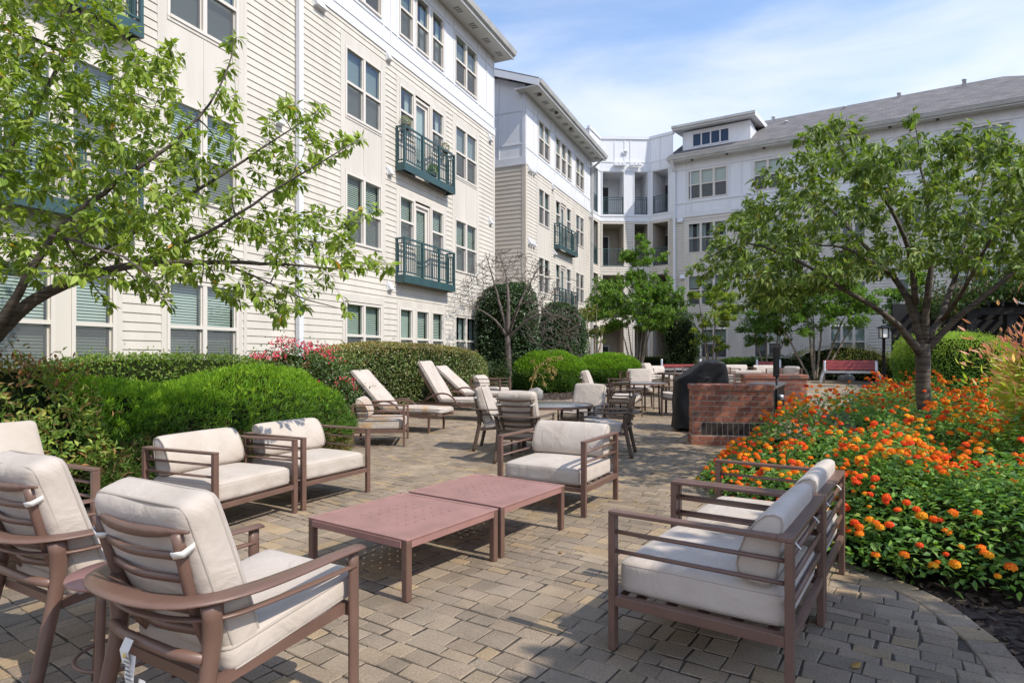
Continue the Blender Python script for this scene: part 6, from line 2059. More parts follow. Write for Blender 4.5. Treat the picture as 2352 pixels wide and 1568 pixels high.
def side_table(pos):
    t = thing('side_table', 'small round bronze side table between the two near armchairs', 'table', pos, .4)
    H, r_ = .50, .205
    tp = MB(); tp.lathe([(.01, H - .014), (r_ - .006, H - .014), (r_, H - .008), (r_ - .004, H), (.01, H)], 40); tp.build('table_top', M['table_top'], t)
    for k in range(3):
        a = 2.3 + k * 2 * math.pi / 3
        b = MB(); sweep(b, [(.19 * math.cos(a), .19 * math.sin(a), 0), (.165 * math.cos(a), .165 * math.sin(a), .25), (.15 * math.cos(a), .15 * math.sin(a), H - .016)], (.018, .012), 8, up=(-math.sin(a), math.cos(a), 0)); b.build('leg', M['bronze'], t)
    s = MB(); n = 24
    s.tube([(.17 * math.cos(2 * math.pi * j / n), .17 * math.sin(2 * math.pi * j / n), .16) for j in range(n + 2)], .008, n=6, cap=False); s.build('stretcher', M['bronze'], t)
    return t

def lounger(label, pos, facing, ang, stain=False):
    t = thing('sun_lounger', label, 'sun lounger', pos, turn(facing), 'padded chaise loungers along the hedge')
    W, H = .62, .30
    fr = MB()
    for sx in (-1, 1):
        fr.bar([(sx * W / 2, -1.0, H), (sx * W / 2, .95, H)], .03, .045)
    for y in (-.98, -.6, -.2, .15, .93): fr.bar([(-W / 2, y, H), (W / 2, y, H)], .05, .02)
    fr.build('frame', M['bronze'], t)
    for sx in (-1, 1):
        for y in (-.80, .55):
            b = MB(); b.bar([(sx * W / 2, y, 0), (sx * W / 2, y, H - .02)], .032, .04, up=(1, 0, 0)); b.build('leg', M['bronze'], t)
        a = MB(); sweep(a, [(sx * (W / 2 + .03), -.25, H - .01), (sx * (W / 2 + .035), -.2, H + .12), (sx * (W / 2 + .035), -.02, H + .235), (sx * (W / 2 + .035), .22, H + .23), (sx * (W / 2 + .03), .48, H + .10)], (.011, .02), 8, up=(1, 0, 0)); a.build('armrest', M['bronze'], t)
    ca, sa = math.cos(ang), math.sin(ang)
    bf = MB(); L = .90
    for sx in (-1, 1): bf.bar([(sx * (W / 2 - .035), .2, H + .01), (sx * (W / 2 - .035), .2 + L * ca, H + .01 + L * sa)], .03, .03)
    for k in range(5):
        d = .1 + k * .17; bf.bar([(-W / 2 + .04, .2 + d * ca, H + .01 + d * sa), (W / 2 - .04, .2 + d * ca, H + .01 + d * sa)], .04, .012, up=(0, -sa, ca))
    bf.bar([(0, .2 + .45 * ca, H + .45 * sa), (0, .75, H - .02)], .02, .02)
    bf.build('back_frame', M['bronze'], t)
    cushion(t, 'seat_cushion', W - .02, 1.24, .105, (0, -.41, H + .085), 0, .05, .018, 'fabric_stain' if stain else 'fabric', 'piping_dark', .006, seed=3, pillowy=.006)
    d = .50
    cushion(t, 'back_cushion', W - .02, 1.0, .105, (0, .2 + d * ca - .065 * sa, H + .04 + d * sa + .065 * ca), ang, .05, .018, 'fabric', 'piping_dark', .006, seed=4, pillowy=.006)
    return t

# ================================================================ placing the furniture
def gp(x, y): return (x, y, float(gz(y)))
e2 = unit(np.array([.567, .823])); e1 = np.array([-e2[1], e2[0]])      # axes of the coffee table group
fr_ = (.835, -.55)
coffee_table('near pierced bronze coffee table, the one closer to the high backed armchair', gp(-.712, 4.085), (-e2[0], -e2[1]))
coffee_table('far pierced bronze coffee table, butted against the single facing lounge chair', gp(-.188, 4.855), (-e2[0], -e2[1]))

def chair_from_front(right_front, left_front, depth=CD):
    """centre and facing from the two front corner feet (left/right as seen when sitting)"""
    a, b = np.array(right_front, float), np.array(left_front, float)
    w = unit(b - a)
    facing = np.array([w[1], -w[0]])
    facing = facing if True else -facing
    c = (a + b) / 2 - facing * depth / 2
    return c, facing
# right hand pair, facing the coffee tables
f_r = np.array((-.824, .566)); w_r = np.array((.566, .824))
c = np.array((.460, 2.925)) + w_r * CW / 2 - f_r * CD / 2
lounge_chair('nearest lounge chair at right, seen from its side with three arm rails', gp(*c), f_r)
c2 = c + w_r * (CW + .015)
lounge_chair('lounge chair at right pushed against the flower bed, second in its pair', gp(*c2), f_r)
# left hand row
w1 = unit(np.array((.394, .919))); f1 = np.array((w1[1], -w1[0]))
c = np.array((-1.93, 5.50)) - w1 * CW / 2 - f1 * CD / 2
lounge_chair('left lounge chair of the pair in front of the big juniper', gp(*c), f1)
w2 = unit(np.array((.484, .875))); f2 = np.array((w2[1], -w2[0]))
c = np.array((-1.905, 5.545)) + w2 * CW / 2 - f2 * CD / 2
lounge_chair('right lounge chair of the pair in front of the big juniper', gp(*c), f2)
w3 = unit(np.array((.45, .89))); f3 = np.array((w3[1], -w3[0]))
c = np.array((-2.74, 4.06)) - w3 * CW / 2 - f3 * CD / 2
lounge_chair('lounge chair with tall flat back cushion at the left edge behind the near armchairs', gp(*c), f3, back='tall')
# single chair at the head of the tables
f4 = unit(np.array((-.50, -.866))); w4 = np.array((-f4[1], f4[0]))
c = np.array((.64, 5.30)) - np.array((.866, -.50)) * CW / 2 - f4 * CD / 2
lounge_chair('single lounge chair at the far end of the coffee tables', gp(*c), f4)
# club chair near the loungers
lounge_chair('rust stained lounge chair facing right beside the first lounger', gp(-2.13, 9.95), unit(np.array((.99, .10))), fab='fabric_stain')
lounge_chair('lounge chair half hidden between the third lounger and the bare tree', gp(-.55, 16.0), unit(np.array((.95, -.3))))
# far group of deep seats
for lab, u, Y, fc in (('lounge chair with its back slats to us, left of the far dining table', 1462, 19.5, (-.1, 1)),
                      ('lounge chair turned to the right behind the second dining table', 1512, 21.5, (.3, -1)),
                      ('lounge chair with slatted back right behind the far brick pier', 1710, 18.6, (.05, 1)),
                      ('lounge chair facing us behind the slatted one, just left of centre in the far group', 1697, 22.4, (-.05, -1)),
                      ('lounge chair facing us in the far group, second from the crape myrtle', 1760, 22.0, (-.2, -1)),
                      ('lounge chair turned sideways at the right end of the far group by the crape myrtle', 1800, 21.2, (-1, -.15)),
                      ('lounge chair peeping out just right of the black grill cover', 1672, 21.4, (.9, -.3))):
    x = P(u, 0, Y)[0]; lounge_chair(lab, gp(x, Y), unit(np.array(fc)))

# near armchairs, seen from behind
fF = unit(np.array((.50, .866)))
cF1 = np.array((-1.07, 2.36))
dining_chair('nearest armchair seen from behind with care tags hanging under its back', gp(*cF1), fF, tagged=True, seed=1)
cF0 = cF1 + np.array((-.99, .66))
dining_chair('armchair cut by the left edge of the picture, seen from behind', gp(*cF0), fF, seed=2)
side_table(gp(-1.64, 2.57))

# dining sets
T1 = np.array((.57, 9.1))
round_table('nearest round dining table with grey top, behind the single lounge chair', gp(*T1))
dining_chair('padded armchair with its back to us at the nearest round table', gp(.17, 8.27), unit(np.array((.36, .93))), seed=3, metal='bronze_dark')
dining_chair('padded armchair on the left of the nearest round table, facing right', gp(-.16, 9.30), unit(np.array((.97, -.15))), seed=4, metal='bronze_dark', dark_pipe=True)
dining_chair('padded armchair at the far right of the nearest round table, facing us', gp(1.17, 9.98), unit(np.array((-.48, -.87))), seed=5, metal='bronze_dark', dark_pipe=True)
dining_chair('armchair with bare slatted back right of the nearest round table', gp(1.38, 8.82), unit(np.array((-.95, .28))), cushions='seat', seed=6, metal='bronze_dark')
T2 = np.array((2.93, 14.0))
round_table('second round dining table left of the covered grill', gp(*T2))
dining_chair('padded armchair on the left of the second round table', gp(2.02, 14.35), unit(np.array((.97, -.25))), seed=7, metal='bronze_dark', dark_pipe=True)
dining_chair('armchair without back cushion in front of the second round table', gp(2.42, 13.15), unit(np.array((.45, .89))), cushions='seat', seed=8, metal='bronze_dark')
dining_chair('padded armchair behind the second round table, facing us', gp(3.15, 14.95), unit(np.array((-.2, -1))), seed=9, metal='bronze_dark')
dining_chair('armchair with seat pad half behind the covered grill', gp(3.70, 13.55), unit(np.array((-.92, .38))), cushions='seat', seed=10, metal='bronze_dark')
T3 = P(1560, 0, 18.0)
round_table('far round dining table half hidden behind the grill', gp(T3[0], 18.0))
dining_chair('padded armchair at the far round table, turned to the right', gp(T3[0] - .55, 18.6), unit(np.array((.8, -.5))), seed=11, metal='bronze_dark')
dining_chair('bare armchair at the back of the far round table', gp(T3[0] + .5, 19.0), unit(np.array((-.5, -.8))), cushions='seat', seed=12, metal='bronze_dark')

# loungers
fl = unit(np.array((.945, -.325)))
for lab, foot, ang, st in (('nearest lounger with rust stain on its seat, left of the row', (-1.20, 11.15), R(45), True), ('middle lounger of the row with steeply raised back', (-.32, 12.75), R(57), False), ('furthest lounger of the row with low reclined back', (.05, 14.3), R(40), False)):
    c = np.array(foot) - fl * 1.0
    lounger(lab, gp(*c), fl, ang, st)

# ---------------------------------------------------------------- brick grill island
def bricks(mb_cols, V, Fq, C, o, ux, uz, w, h, rng, bw=.225, bh=.088, gap=.012, dark=None, start=0, th=.006):
    """courses of bricks on a face with origin o, right axis ux, height axis uz"""
    o, ux, uz = np.array(o, float), np.array(ux, float), np.array(uz, float)
    nrm = np.cross(ux, uz)
    nrows = int(round(h / bh))
    for r_ in range(nrows):
        z0, z1 = r_ * h / nrows + gap / 2, (r_ + 1) * h / nrows - gap / 2
        x = -bw / 2 if (r_ + start) % 2 else 0.0
        while x < w - .01:
            a, b = max(x, 0) + gap / 2, min(x + bw, w) - gap / 2
            x += bw
            if b - a < .02: continue
            base = len(V) * 8
            cs = [(a, z0), (b, z0), (b, z1), (a, z1)]
            q = []
            for (p, s) in cs: q.append(o + ux * p + uz * s - nrm * .004)
            cxm, czm = (a + b) / 2, (z0 + z1) / 2
            for (p, s) in cs: q.append(o + ux * (p + (cxm - p) * .02) + uz * (s + (czm - s) * .06) + nrm * (th + rng.normal(0, .0006)))
            V.append(np.array(q)); Fq.append(base + np.array([(4, 5, 6, 7), (0, 1, 5, 4), (1, 2, 6, 5), (2, 3, 7, 6), (3, 0, 4, 7)]))
            t = rng.random()
            col = np.array((.31, .122, .082)) if t < .45 else np.array((.37, .155, .10)) if t < .7 else np.array((.24, .10, .075)) if t < .9 else np.array((.16, .105, .085))
            if dark is not None and dark(czm): col = np.array((.045, .034, .032)) * (1 + .4 * rng.random())
            C.append(np.repeat((col * rng.uniform(.85, 1.15))[None], 8, 0))

def pier(parent, x0, x1, y0, y1, H, seed, soldier=True):
    rng = np.random.default_rng(seed)
    V, Fq, C = [], [], []
    m = MB()
    m.box(x0, x1, y0, y1, 0, H - .08); m.box(x0 - .02, x1 + .02, y0 - .02, y1 + .02, H - .085, H - .006)
    m.box(x0 - .02, x1 + .02, y0 - .02, y1 + .02, 0, .15)
    o = m.build('brick_pier', M['mortar'], parent)
    w, d = x1 - x0, y1 - y0
    faces = [((x0, y0, 0), (1, 0, 0), w), ((x1, y0, 0), (0, 1, 0), d), ((x1, y1, 0), (-1, 0, 0), w), ((x0, y1, 0), (0, -1, 0), d)]
    Z = (0, 0, 1)
    for k, (p, ux, L) in enumerate(faces):
        p = np.array(p, float); n_ = np.cross(ux, Z)
        # plinth, field, cap (headers on edge)
        bricks(None, V, Fq, C, p + n_ * .02 - np.array(ux) * .02, ux, Z, L + .04, .15, rng, bh=.075)
        if soldier and k == 0:
            bricks(None, V, Fq, C, p + np.array((0, 0, .155)), ux, Z, .13, .21, rng, bh=.07); bricks(None, V, Fq, C, p + np.array((L - .13, 0, .155)), ux, Z, .13, .21, rng, bh=.07)
            bricks(None, V, Fq, C, p + np.array(ux) * .13 + np.array((0, 0, .155)), ux, Z, L - .26, .21, rng, bw=.0815, bh=.21, dark=lambda z: True)
            bricks(None, V, Fq, C, p + np.array((0, 0, .367)), ux, Z, L, H - .457, rng)
        else:
            bricks(None, V, Fq, C, p + np.array((0, 0, .155)), ux, Z, L, H - .245, rng)
        bricks(None, V, Fq, C, p + n_ * .02 - np.array(ux) * .02 + np.array((0, 0, H - .088)), ux, Z, L + .04, .085, rng, start=k)
    nx = int((w + .04) / .1)
    bricks(None, V, Fq, C, (x0 - .02, y0 - .02, H - .006), (1, 0, 0), (0, 1, 0), w + .04, d + .04, rng, bw=.1, bh=d + .04)
    V = np.concatenate(V); Fq = np.concatenate(Fq); C = np.concatenate(C)
    np_mesh('brickwork', V, [Fq], M['brick'], C, parent=o)
    return o

def island():
    p0 = P(1591, 0, 9.75)
    g0 = 0.0
    t = thing('grill_island', 'red brick grill island of two piers joined by a grey counter', 'grill island', (p0[0], 9.75, g0), math.atan2(-.16, 1))
    pier(t, 0, 1.22, 0, .42, .965, 3)
    # the second pier, further back and to the right
    c, s = math.cos(-math.atan2(-.16, 1)), math.sin(-math.atan2(-.16, 1))
    q = P(1712, 0, 13.1); dx, dy = q[0] - p0[0], 13.1 - 9.75
    lx, ly = dx * c - dy * s, dx * s + dy * c
    o = pier(t, lx, lx + 1.25, ly, ly + .45, 1.03, 4, soldier=False)
    ct = MB()
    ax, ay = 1.0, .42
    bx, by = lx + 1.05, ly
    n_ = unit(np.array([by - ay, -(bx - ax)]))
    L0, L1 = np.array((.55, .42)), np.array((1.22, .45))
    R0, R1 = np.array((lx + .2, ly)), np.array((lx + .84, ly - .02))
    ct.hexa([(*L0, .80), (*L1, .80), (*R1, .83), (*R0, .83)], [(*L0, .85), (*L1, .85), (*R1, .88), (*R0, .88)])
    ct.build('counter', M['stone'], t, bevel=.006)
    bd = MB()
    L0, L1 = np.array((.6, .43)), np.array((1.17, .46))
    R0, R1 = np.array((lx + .25, ly - .01)), np.array((lx + .78, ly - .025))
    bd.hexa([(*L0, 0), (*L1, 0), (*R1, 0), (*R0, 0)], [(*L0, .797), (*L1, .797), (*R1, .827), (*R0, .827)])
    bd.build('cabinet', M['black'], t)
    kn = MB(); kq = L1 * .35 + R1 * .65 + n_ * .012
    kn.tube([(kq[0], kq[1], .62), (kq[0] + n_[0] * .09, kq[1] + n_[1] * .09, .62)], [.055, .05], n=12); kn.build('knob', M['steel'], t)
island()

def grill():
    Y = 11.35
    a, b = P(1549, 0, Y)[0], P(1668, 0, Y)[0]
    t = thing('covered_grill', 'gas grill under a draped black cover beside the brick pier', 'grill', ((a + b) / 2, Y, float(gz(Y))), R(-6))
    w = (b - a) / 2
    g_ = float(gz(Y))
    prof = [(-1.0, .90, .26), (-.93, .955, .27), (-.80, .985, .28), (-.55, 1.06, .29), (-.28, 1.155, .30), (-.05, 1.235, .30), (.12, 1.28, .30), (.45, 1.295, .30), (.78, 1.285, .29), (.90, 1.21, .28), (.97, 1.0, .27), (1.0, .90, .26)]
    nz_, ns = 16, 40
    vs_ = []
    # rings: each ring is a rounded rectangle around the grill at a fraction of the local height
    for k in range(nz_ + 1):
        f = k / nz_
        for j in range(ns):
            th = 2 * math.pi * j / ns
            cx_, sy_ = math.cos(th), math.sin(th)
            m = (abs(cx_) ** 5 + abs(sy_) ** 5) ** (-1 / 5)
            x, y = cx_ * m, sy_ * m
            top = np.interp(x, [q[0] for q in prof], [q[1] for q in prof])
            fold = .034 * math.sin(j * 1.9 + 2 * math.sin(f * 5)) * (1 - f) + .020 * math.sin(j * 0.9 + f * 9)
            flare = 1.0 + .05 * (1 - f) ** 2 + fold
            vs_.append((x * w * flare, y * .30 * flare, .055 + .018 * math.sin(j * 1.3) + (top - .055) * f - .03 * (f > .98)))
    fs = [(k * ns + j, k * ns + (j + 1) % ns, (k + 1) * ns + (j + 1) % ns, (k + 1) * ns + j) for k in range(nz_) for j in range(ns)]
    # crown of the cover
    last = nz_ * ns; prev = list(range(last, last + ns))
    for sc in (.96, .88, .7, .45, .2):
        cur = []
        for j in range(ns):
            th = 2 * math.pi * j / ns
            cx_, sy_ = math.cos(th), math.sin(th)
            m = (abs(cx_) ** 5 + abs(sy_) ** 5) ** (-1 / 5)
            x, y = cx_ * m, sy_ * m * sc
            top = np.interp(x * (.97 + .03 * sc), [q[0] for q in prof], [q[1] for q in prof])
            cur.append(len(vs_)); vs_.append((x * w * (.985), y * .30, top + .014 * (1 - sc) + .016 * math.sin(x * 7 + y * 5) + .014 * math.sin(x * 17 + sc * 6)))
        fs += [(prev[j], prev[(j + 1) % ns], cur[(j + 1) % ns], cur[j]) for j in range(ns)]
        prev = cur
    for j in range(ns // 2):
        fs.append((prev[j], prev[j + 1], prev[(ns - j - 1) % ns], prev[(ns - j) % ns])) if 0 < j < ns // 2 - 1 else None
    m = MB(); m.add(vs_, fs, True); m.build('cover', M['cover'], t, sub=1)
    for sx in (-.86, .86):
        for sy in (-.2, .2):
            wh = MB(); wh.tube([(sx * w - .02, sy, .045), (sx * w + .02, sy, .045)], .045, n=14); wh.build('wheel', M['black'], t)
    h = MB(); sweep(h, [(-.1, -.318, 1.0), (-.06, -.37, .99), (.0, -.38, .985), (.06, -.37, .99), (.1, -.318, 1.0)], (.013, .013), 6); h.build('handle', M['cover'], t)
grill()

def pole():
    Y = 11.6
    p = P(1784, 0, Y); g_ = float(gz(Y))
    t = thing('black_post', 'slim black post with a thicker upper sleeve standing at the grill counter', 'post', (p[0], Y, g_))
    m = MB(); m.tube([(0, 0, 0), (0, 0, 1.1)], .022, n=10); m.build('pole', M['black'], t)
    m = MB(); m.box(-.055, .035, -.04, .04, .98, 1.55); m.build('sleeve', M['black'], t, bevel=.006)
    m = MB(); m.lathe([(.16, 0.0), (.16, .02), (.03, .04)], 20); m.build('base', M['black'], t)
pole()

def lamp():
    Y = 21.0
    p = P(2030, 0, Y); g_ = float(gz(Y))
    t = thing('lamp_post', 'dark lamp post with a small square lantern behind the flower bed', 'lamp post', (p[0], Y, g_))
    top = EYE + (HZ - 746) / F * Y - g_
    m = MB(); m.lathe([(.11, 0), (.11, .12), (.06, .2), (.052, .5), (.048, top - .50), (.07, top - .47), (.07, top - .44)], 14); m.build('pole', M['black'], t)
    m = MB()
    for sx in (-1, 1):
        for sy in (-1, 1): m.box(sx * .105 - .012, sx * .105 + .012, sy * .105 - .012, sy * .105 + .012, top - .44, top - .12)
    m.box(-.12, .12, -.12, .12, top - .46, top - .44); m.box(-.12, .12, -.12, .12, top - .125, top - .11)
    m.hexa([(-.19, -.19, top - .11), (.19, -.19, top - .11), (.19, .19, top - .11), (-.19, .19, top - .11)], [(-.04, -.04, top - .01), (.04, -.04, top - .01), (.04, .04, top - .01), (-.04, .04, top - .01)])
    m.build('lantern', M['black'], t)
    m = MB(); m.box(-.085, .085, -.085, .085, top - .43, top - .13); m.build('lamp_glass', M['lamp_glass'], t)
lamp()

def bench(label, u, Y, w, rz, rows=3):
    p = P(u, 0, Y)
    t = thing('park_bench', label, 'bench', gp(p[0], Y), rz, 'red slatted benches')
    for sx in (-1, 1):
        m = MB(); sweep(m, [(sx * (w / 2 + .10), -.42, 0), (sx * (w / 2 + .02), -.40, .30), (sx * (w / 2 - .05), -.33, .43), (sx * (w / 2 - .07), .0, .42), (sx * (w / 2 - .06), .2, .44), (sx * (w / 2 - .06), .33, .86)], (.02, .05), 8, up=(0, 1, 0)); m.build('leg', M['steel'], t)
        m = MB(); sweep(m, [(sx * (w / 2 - .06), .1, .42), (sx * (w / 2 - .05), .28, .2), (sx * (w / 2 - .03), .38, 0)], (.02, .035), 8, up=(0, 1, 0)); m.build('leg', M['steel'], t)
    s = MB()
    for k in range(5): s.box(-w / 2, w / 2, -.36 + k * .105, -.36 + k * .105 + .09, .455, .485)
    s.build('seat', M['red'], t)
    e = MB(); e.box(-w / 2 + .02, w / 2 - .02, -.42, -.365, .40, .49); e.build('front_rail', M['steel'], t)
    b = MB()
    for k in range(rows):
        y, z = .235 + k * .045, .52 + k * .125
        b.hexa([(-w / 2, y, z), (w / 2, y, z), (w / 2, y + .03, z - .01), (-w / 2, y + .03, z - .01)], [(-w / 2, y + .04, z + .115), (w / 2, y + .04, z + .115), (w / 2, y + .07, z + .105), (-w / 2, y + .07, z + .105)])
    b.build('backrest', M['red'], t)
    return t
bench('red slatted bench with curved steel legs in front of the crape myrtle', 1953, 23.2, 1.86, R(-27))
bench('red bench showing only its back rail behind the covered grill', 1565, 25.5, 1.7, R(-12), 1)
bench('small dark red bench behind the far lounge chairs near the crape myrtle', 1765, 25.2, 1.0, R(-22), 2)

def pergola():
    Y = 20.5
    p = P(2300, 0, Y)
    t = thing('pergola', 'dark timber pergola carrying string lights at the right edge behind the hedge', 'pergola', (p[0] - 1.0, Y, float(gz(Y))), R(-14))
    for (x, y) in ((-.05, 0), (1.15, .1), (2.6, 0), (-.05, 3), (2.6, 3)):
        m = MB(); m.box(x - .14, x + .14, y - .14, y + .14, 0, 2.62); m.build('post', M['pergola'], t)
    m = MB()
    for y in (-.08, .06, 2.92, 3.08): m.box(-.7, 5.5, y - .03, y + .03, 2.5, 2.74)
    m.build('beam', M['pergola'], t)
    m = MB()
    for k in range(15): m.box(-.6 + k * .4, -.54 + k * .4, -.6, 3.6, 2.741, 2.9)
    m.build('rafter', M['pergola'], t)
    bk = MB()
    bk.box(-1.2, 6, 3.6, 3.75, 0, 3.2); bk.build('rear_screen', M['pergola'], t)
    pn = MB(); pn.box(.12, 1.0, 3.3, 3.34, 1.05, 2.1); pn.build('tan_panel', M['tan_siding'], t)
    gr = MB()
    for k in range(9): gr.box(.14 + k * .1, .155 + k * .1, 3.24, 3.26, 1.0, 1.5)
    gr.box(.1, 1.02, 3.235, 3.262, 1.45, 1.48); gr.box(.1, 1.02, 3.235, 3.262, 1.12, 1.15); gr.build('grille', M['black'], t)
    st = MB(); pts = []
    for k in range(22):
        f = k / 21.0; pts.append((.9 + 1.1 * f, -.65, 3.0 + .55 * f ** 2.2 - .35 * math.sin(math.pi * f) * (1 - f)))
    st.tube(pts, .006, n=4, cap=False); o = st.build('string_light', M['black'], t)
    bl = MB()
    for q in pts:
        for k in range(3):
            zz = q[2] - .03 + .03 * (k - 1)
        bl.lathe([(.004, q[2] - .075), (.026, q[2] - .055), (.03, q[2] - .035), (.012, q[2] - .008)], 8, (q[0], q[1]))
    bl.build('bulb', M['bulb'], o)
    rng = np.random.default_rng(3)
    # climber over the roof
    n = 11000
    pos = np.stack([rng.uniform(-1.0, 5.2, n), rng.uniform(-.9, 2.6, n), 2.85 + rng.exponential(.28, n)], 1)
    pos[:, 2] += .35 * np.sin(pos[:, 0] * 1.7) * (pos[:, 1] < 1)
    col = palette(rng, n, [(0.05, 0.10, 0.025), (0.035, 0.07, 0.022), (0.08, 0.13, 0.03), (0.10, 0.075, 0.035)])
    V, Fs, C = leaf_mesh(pos, unit(rng.normal(0, 1, (n, 3)) + np.array([0, 0, -.4])), unit(rng.normal(0, .5, (n, 3)) + np.array([0, 0, 1])), .17 * rng.uniform(.6, 1.2, n), .085 * rng.uniform(.7, 1.2, n), col, detail=False)
    np_mesh('climber', V, Fs, M['leaf'], C, parent=t)
    vn = MB()
    for k in range(26):
        x = rng.uniform(-.8, 5); z = 2.9 + rng.uniform(0, .6)
        sweep(vn, [(x, -.7, z), (x + .5, .2, z + rng.uniform(0, .4)), (x + rng.uniform(.6, 1.4), 1.4, z - .1)], (.012, .012), 5)
    vn.build('vine', M['bark'], t)
pergola()

# ---------------------------------------------------------------- small things
def dead_stalk():
    Y = 17.8
    p = P(1214, 0, Y); rng = np.random.default_rng(6)
    t = thing('dead_plant', 'dry yellow arching plant stalk with hanging seed pods before the juniper mound', 'plant', (p[0], Y, float(gz(Y)) - .03))
    m = MB(); q = lambda u, v: P(u, v, Y) - np.array(t.location)
    st = [(0, 0, 0), q(1228, 862), q(1245, 835), q(1262, 822), q(1286, 819)]
    sweep(m, st, [(.02, .02), (.014, .014), (.009, .009), (.006, .006)], 6)
    for (a, b, c) in (((1228, 862), (1232, 840), (1222, 826)), ((1245, 835), (1262, 838), (1275, 848)), ((1240, 845), (1258, 850), (1270, 866)), ((1232, 855), (1245, 862), (1250, 876)), ((1236, 850), (1226, 858), (1222, 868))):
        sweep(m, [q(*a), q(*b), q(*c)], (.006, .006), 5)
    m.build('stem', M['straw'], t)
    n = 150
    bp = np.array([q(u, v) for u, v in zip(rng.uniform(1222, 1288, n), rng.uniform(822, 884, n))])
    k = np.array([abs((a[0]) - (b_ - 0)) for a, b_ in zip(bp, bp[:, 0])])
    bp[:, 1] += rng.uniform(-.25, .25, n)
    keep = []
    path = np.array([q(*z) for z in ((1228, 862), (1245, 835), (1262, 822), (1286, 819), (1232, 840), (1222, 826), (1262, 838), (1275, 848), (1258, 850), (1270, 866), (1245, 862), (1250, 876), (1222, 868))])
    bp = path[rng.integers(0, len(path), n)] + rng.normal(0, .045, (n, 3))
    V, Fs, C = leaf_mesh(bp, unit(rng.normal(0, .4, (n, 3)) + np.array([0, 0, -1])), unit(rng.normal(0, 1, (n, 3))), .13 * rng.uniform(.5, 1.2, n), .035, palette(rng, n, [(0.34, 0.27, 0.09), (0.26, 0.22, 0.07), (0.38, 0.26, 0.13)]), detail=False)
    np_mesh('pods', V, Fs, M['leaf'], C, parent=t)
dead_stalk()

def rock(label, x, y, r_, seed):
    rng = np.random.default_rng(seed)
    sh = Shape((0, 0, r_[2] * .5), r_, rng.uniform(0, 3), 2.6, .10, seed)
    u, v = np.meshgrid(np.linspace(0, 2 * math.pi, 19)[:-1], np.linspace(-math.pi / 2, math.pi / 2, 10))
    d = np.stack([np.cos(v) * np.cos(u), np.cos(v) * np.sin(u), np.sin(v)], -1).reshape(-1, 3)
    p, _ = sh.surf(d)
    i, j = np.meshgrid(np.arange(18), np.arange(9)); a = (j * 18 + i).ravel(); b = (j * 18 + (i + 1) % 18).ravel()
    o = np_mesh('rock', p, [np.stack([a, b, b + 18, a + 18], 1)], M['rock'], smooth=True)
    o.location = (x, y, float(gz(y)) - .04)
    tag(o, label, 'rock', 'boulders in the planting beds')
rock('rounded grey boulder at the foot of the dead stalk', P(1228, 0, 17.7)[0], 17.7, np.array((.30, .22, .2)), 1)
rock('flat grey boulder left of the dead stalk by the bare tree', P(1200, 0, 17.5)[0], 17.5, np.array((.34, .25, .14)), 2)
rock('pale boulder sitting under the red bench', P(1944, 0, 24.3)[0], 24.3, np.array((.26, .22, .22)), 3)
rock('grey slab of rock among the lantana left of the cherry trunk', 4.35, 8.2, np.array((.25, .2, .42)), 4)
rock('grey slab of rock among the lantana touching the cherry trunk', 4.72, 7.6, np.array((.16, .15, .42)), 5)

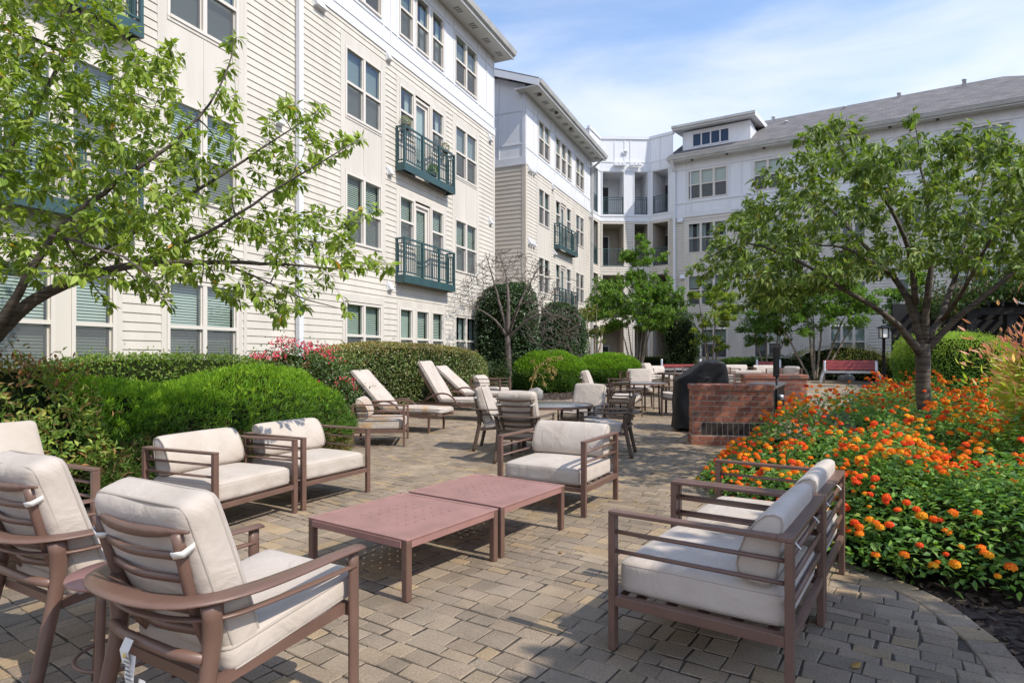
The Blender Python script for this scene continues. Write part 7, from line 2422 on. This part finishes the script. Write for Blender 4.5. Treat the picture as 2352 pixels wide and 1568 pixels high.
def fallen_leaves():
    rng = np.random.default_rng(2)
    first = None
    spots = [(-.55, 6.15), (1.2, 5.9), (-1.6, 7.8), (1.9, 8.2), (.9, 3.4), (-.3, 7.2), (2.6, 9.4), (-1.0, 10.2), (.35, 4.35), (1.55, 2.75), (-.2, 5.7), (2.0, 11.4), (-1.35, 9.3), (1.45, 10.7)]
    for k, (x, y) in enumerate(spots):
        if first is None:
            V, Fs, C = leaf_mesh(np.array([[0, -.035, .006]]), np.array([[0, 1.0, .05]]), np.array([[0, 0, 1.0]]), .075, .042, np.array([[0.42, 0.25, 0.07]]), droop=-.12, fold=-.1)
            o = first = np_mesh('fallen_leaf', V, Fs, M['leaf'], C)
        else:
            o = first.copy(); COL.objects.link(o)
        o.location = (x, y, float(gz(y)) + .004); o.rotation_euler = (rng.normal(0, .1), rng.normal(0, .1), rng.uniform(0, 6)); s = rng.uniform(.7, 1.1); o.scale = (s, s, s)
        tag(o, 'dry tan leaf lying on the open paving', 'leaf', 'fallen leaves on the paving')
fallen_leaves()

# potted greenery on the upper balcony of the near wing
def balcony_plants():
    mw = Matrix.Translation(Vector((-3.98, 14.7, 0))) @ Matrix.Rotation(math.atan2(dA[1], dA[0]), 4, 'Z')
    zf = 3.62 + 3.03
    for lab, s, z, n, cols, r_ in (('round bright green potted shrub on the upper near balcony floor', 3.75, zf, 700, [(0.13, 0.24, 0.02), (0.17, 0.28, 0.03)], .17),
                                   ('white flowering planter on the rail corner of the upper near balcony', 2.3, zf + .95, 260, [(0.5, 0.5, 0.45), (0.1, 0.16, 0.05), (0.3, 0.3, 0.2)], .14),
                                   ('white flowering planter at the far rail of the upper near balcony', 4.45, zf + .92, 240, [(0.5, 0.5, 0.45), (0.1, 0.16, 0.05), (0.2, 0.16, 0.1)], .14)):
        w = mw @ Vector((s, -.16, z)); rng = np.random.default_rng(int(s * 10))
        t = thing('potted_plant', lab, 'potted plant', w, math.atan2(dA[1], dA[0]))
        m = MB(); m.lathe([(.07, .012), (.095, .16), (.10, .17), (.085, .17), (.08, .14)], 14); m.build('pot', M['bronze_dark'], t)
        d = unit(rng.normal(0, 1, (n, 3))); pos = d * r_ * rng.uniform(.6, 1.05, (n, 1)) * np.array([1.25, .8, .9]) + np.array([0, 0, .16 + r_ * .8])
        V, Fs, C = leaf_mesh(pos, unit(d + rng.normal(0, .6, (n, 3))), unit(d + np.array([0, 0, 1.0])), .045, .022, palette(rng, n, cols), detail=False)
        np_mesh('foliage', V, Fs, M['leaf'], C, parent=t)
balcony_plants()
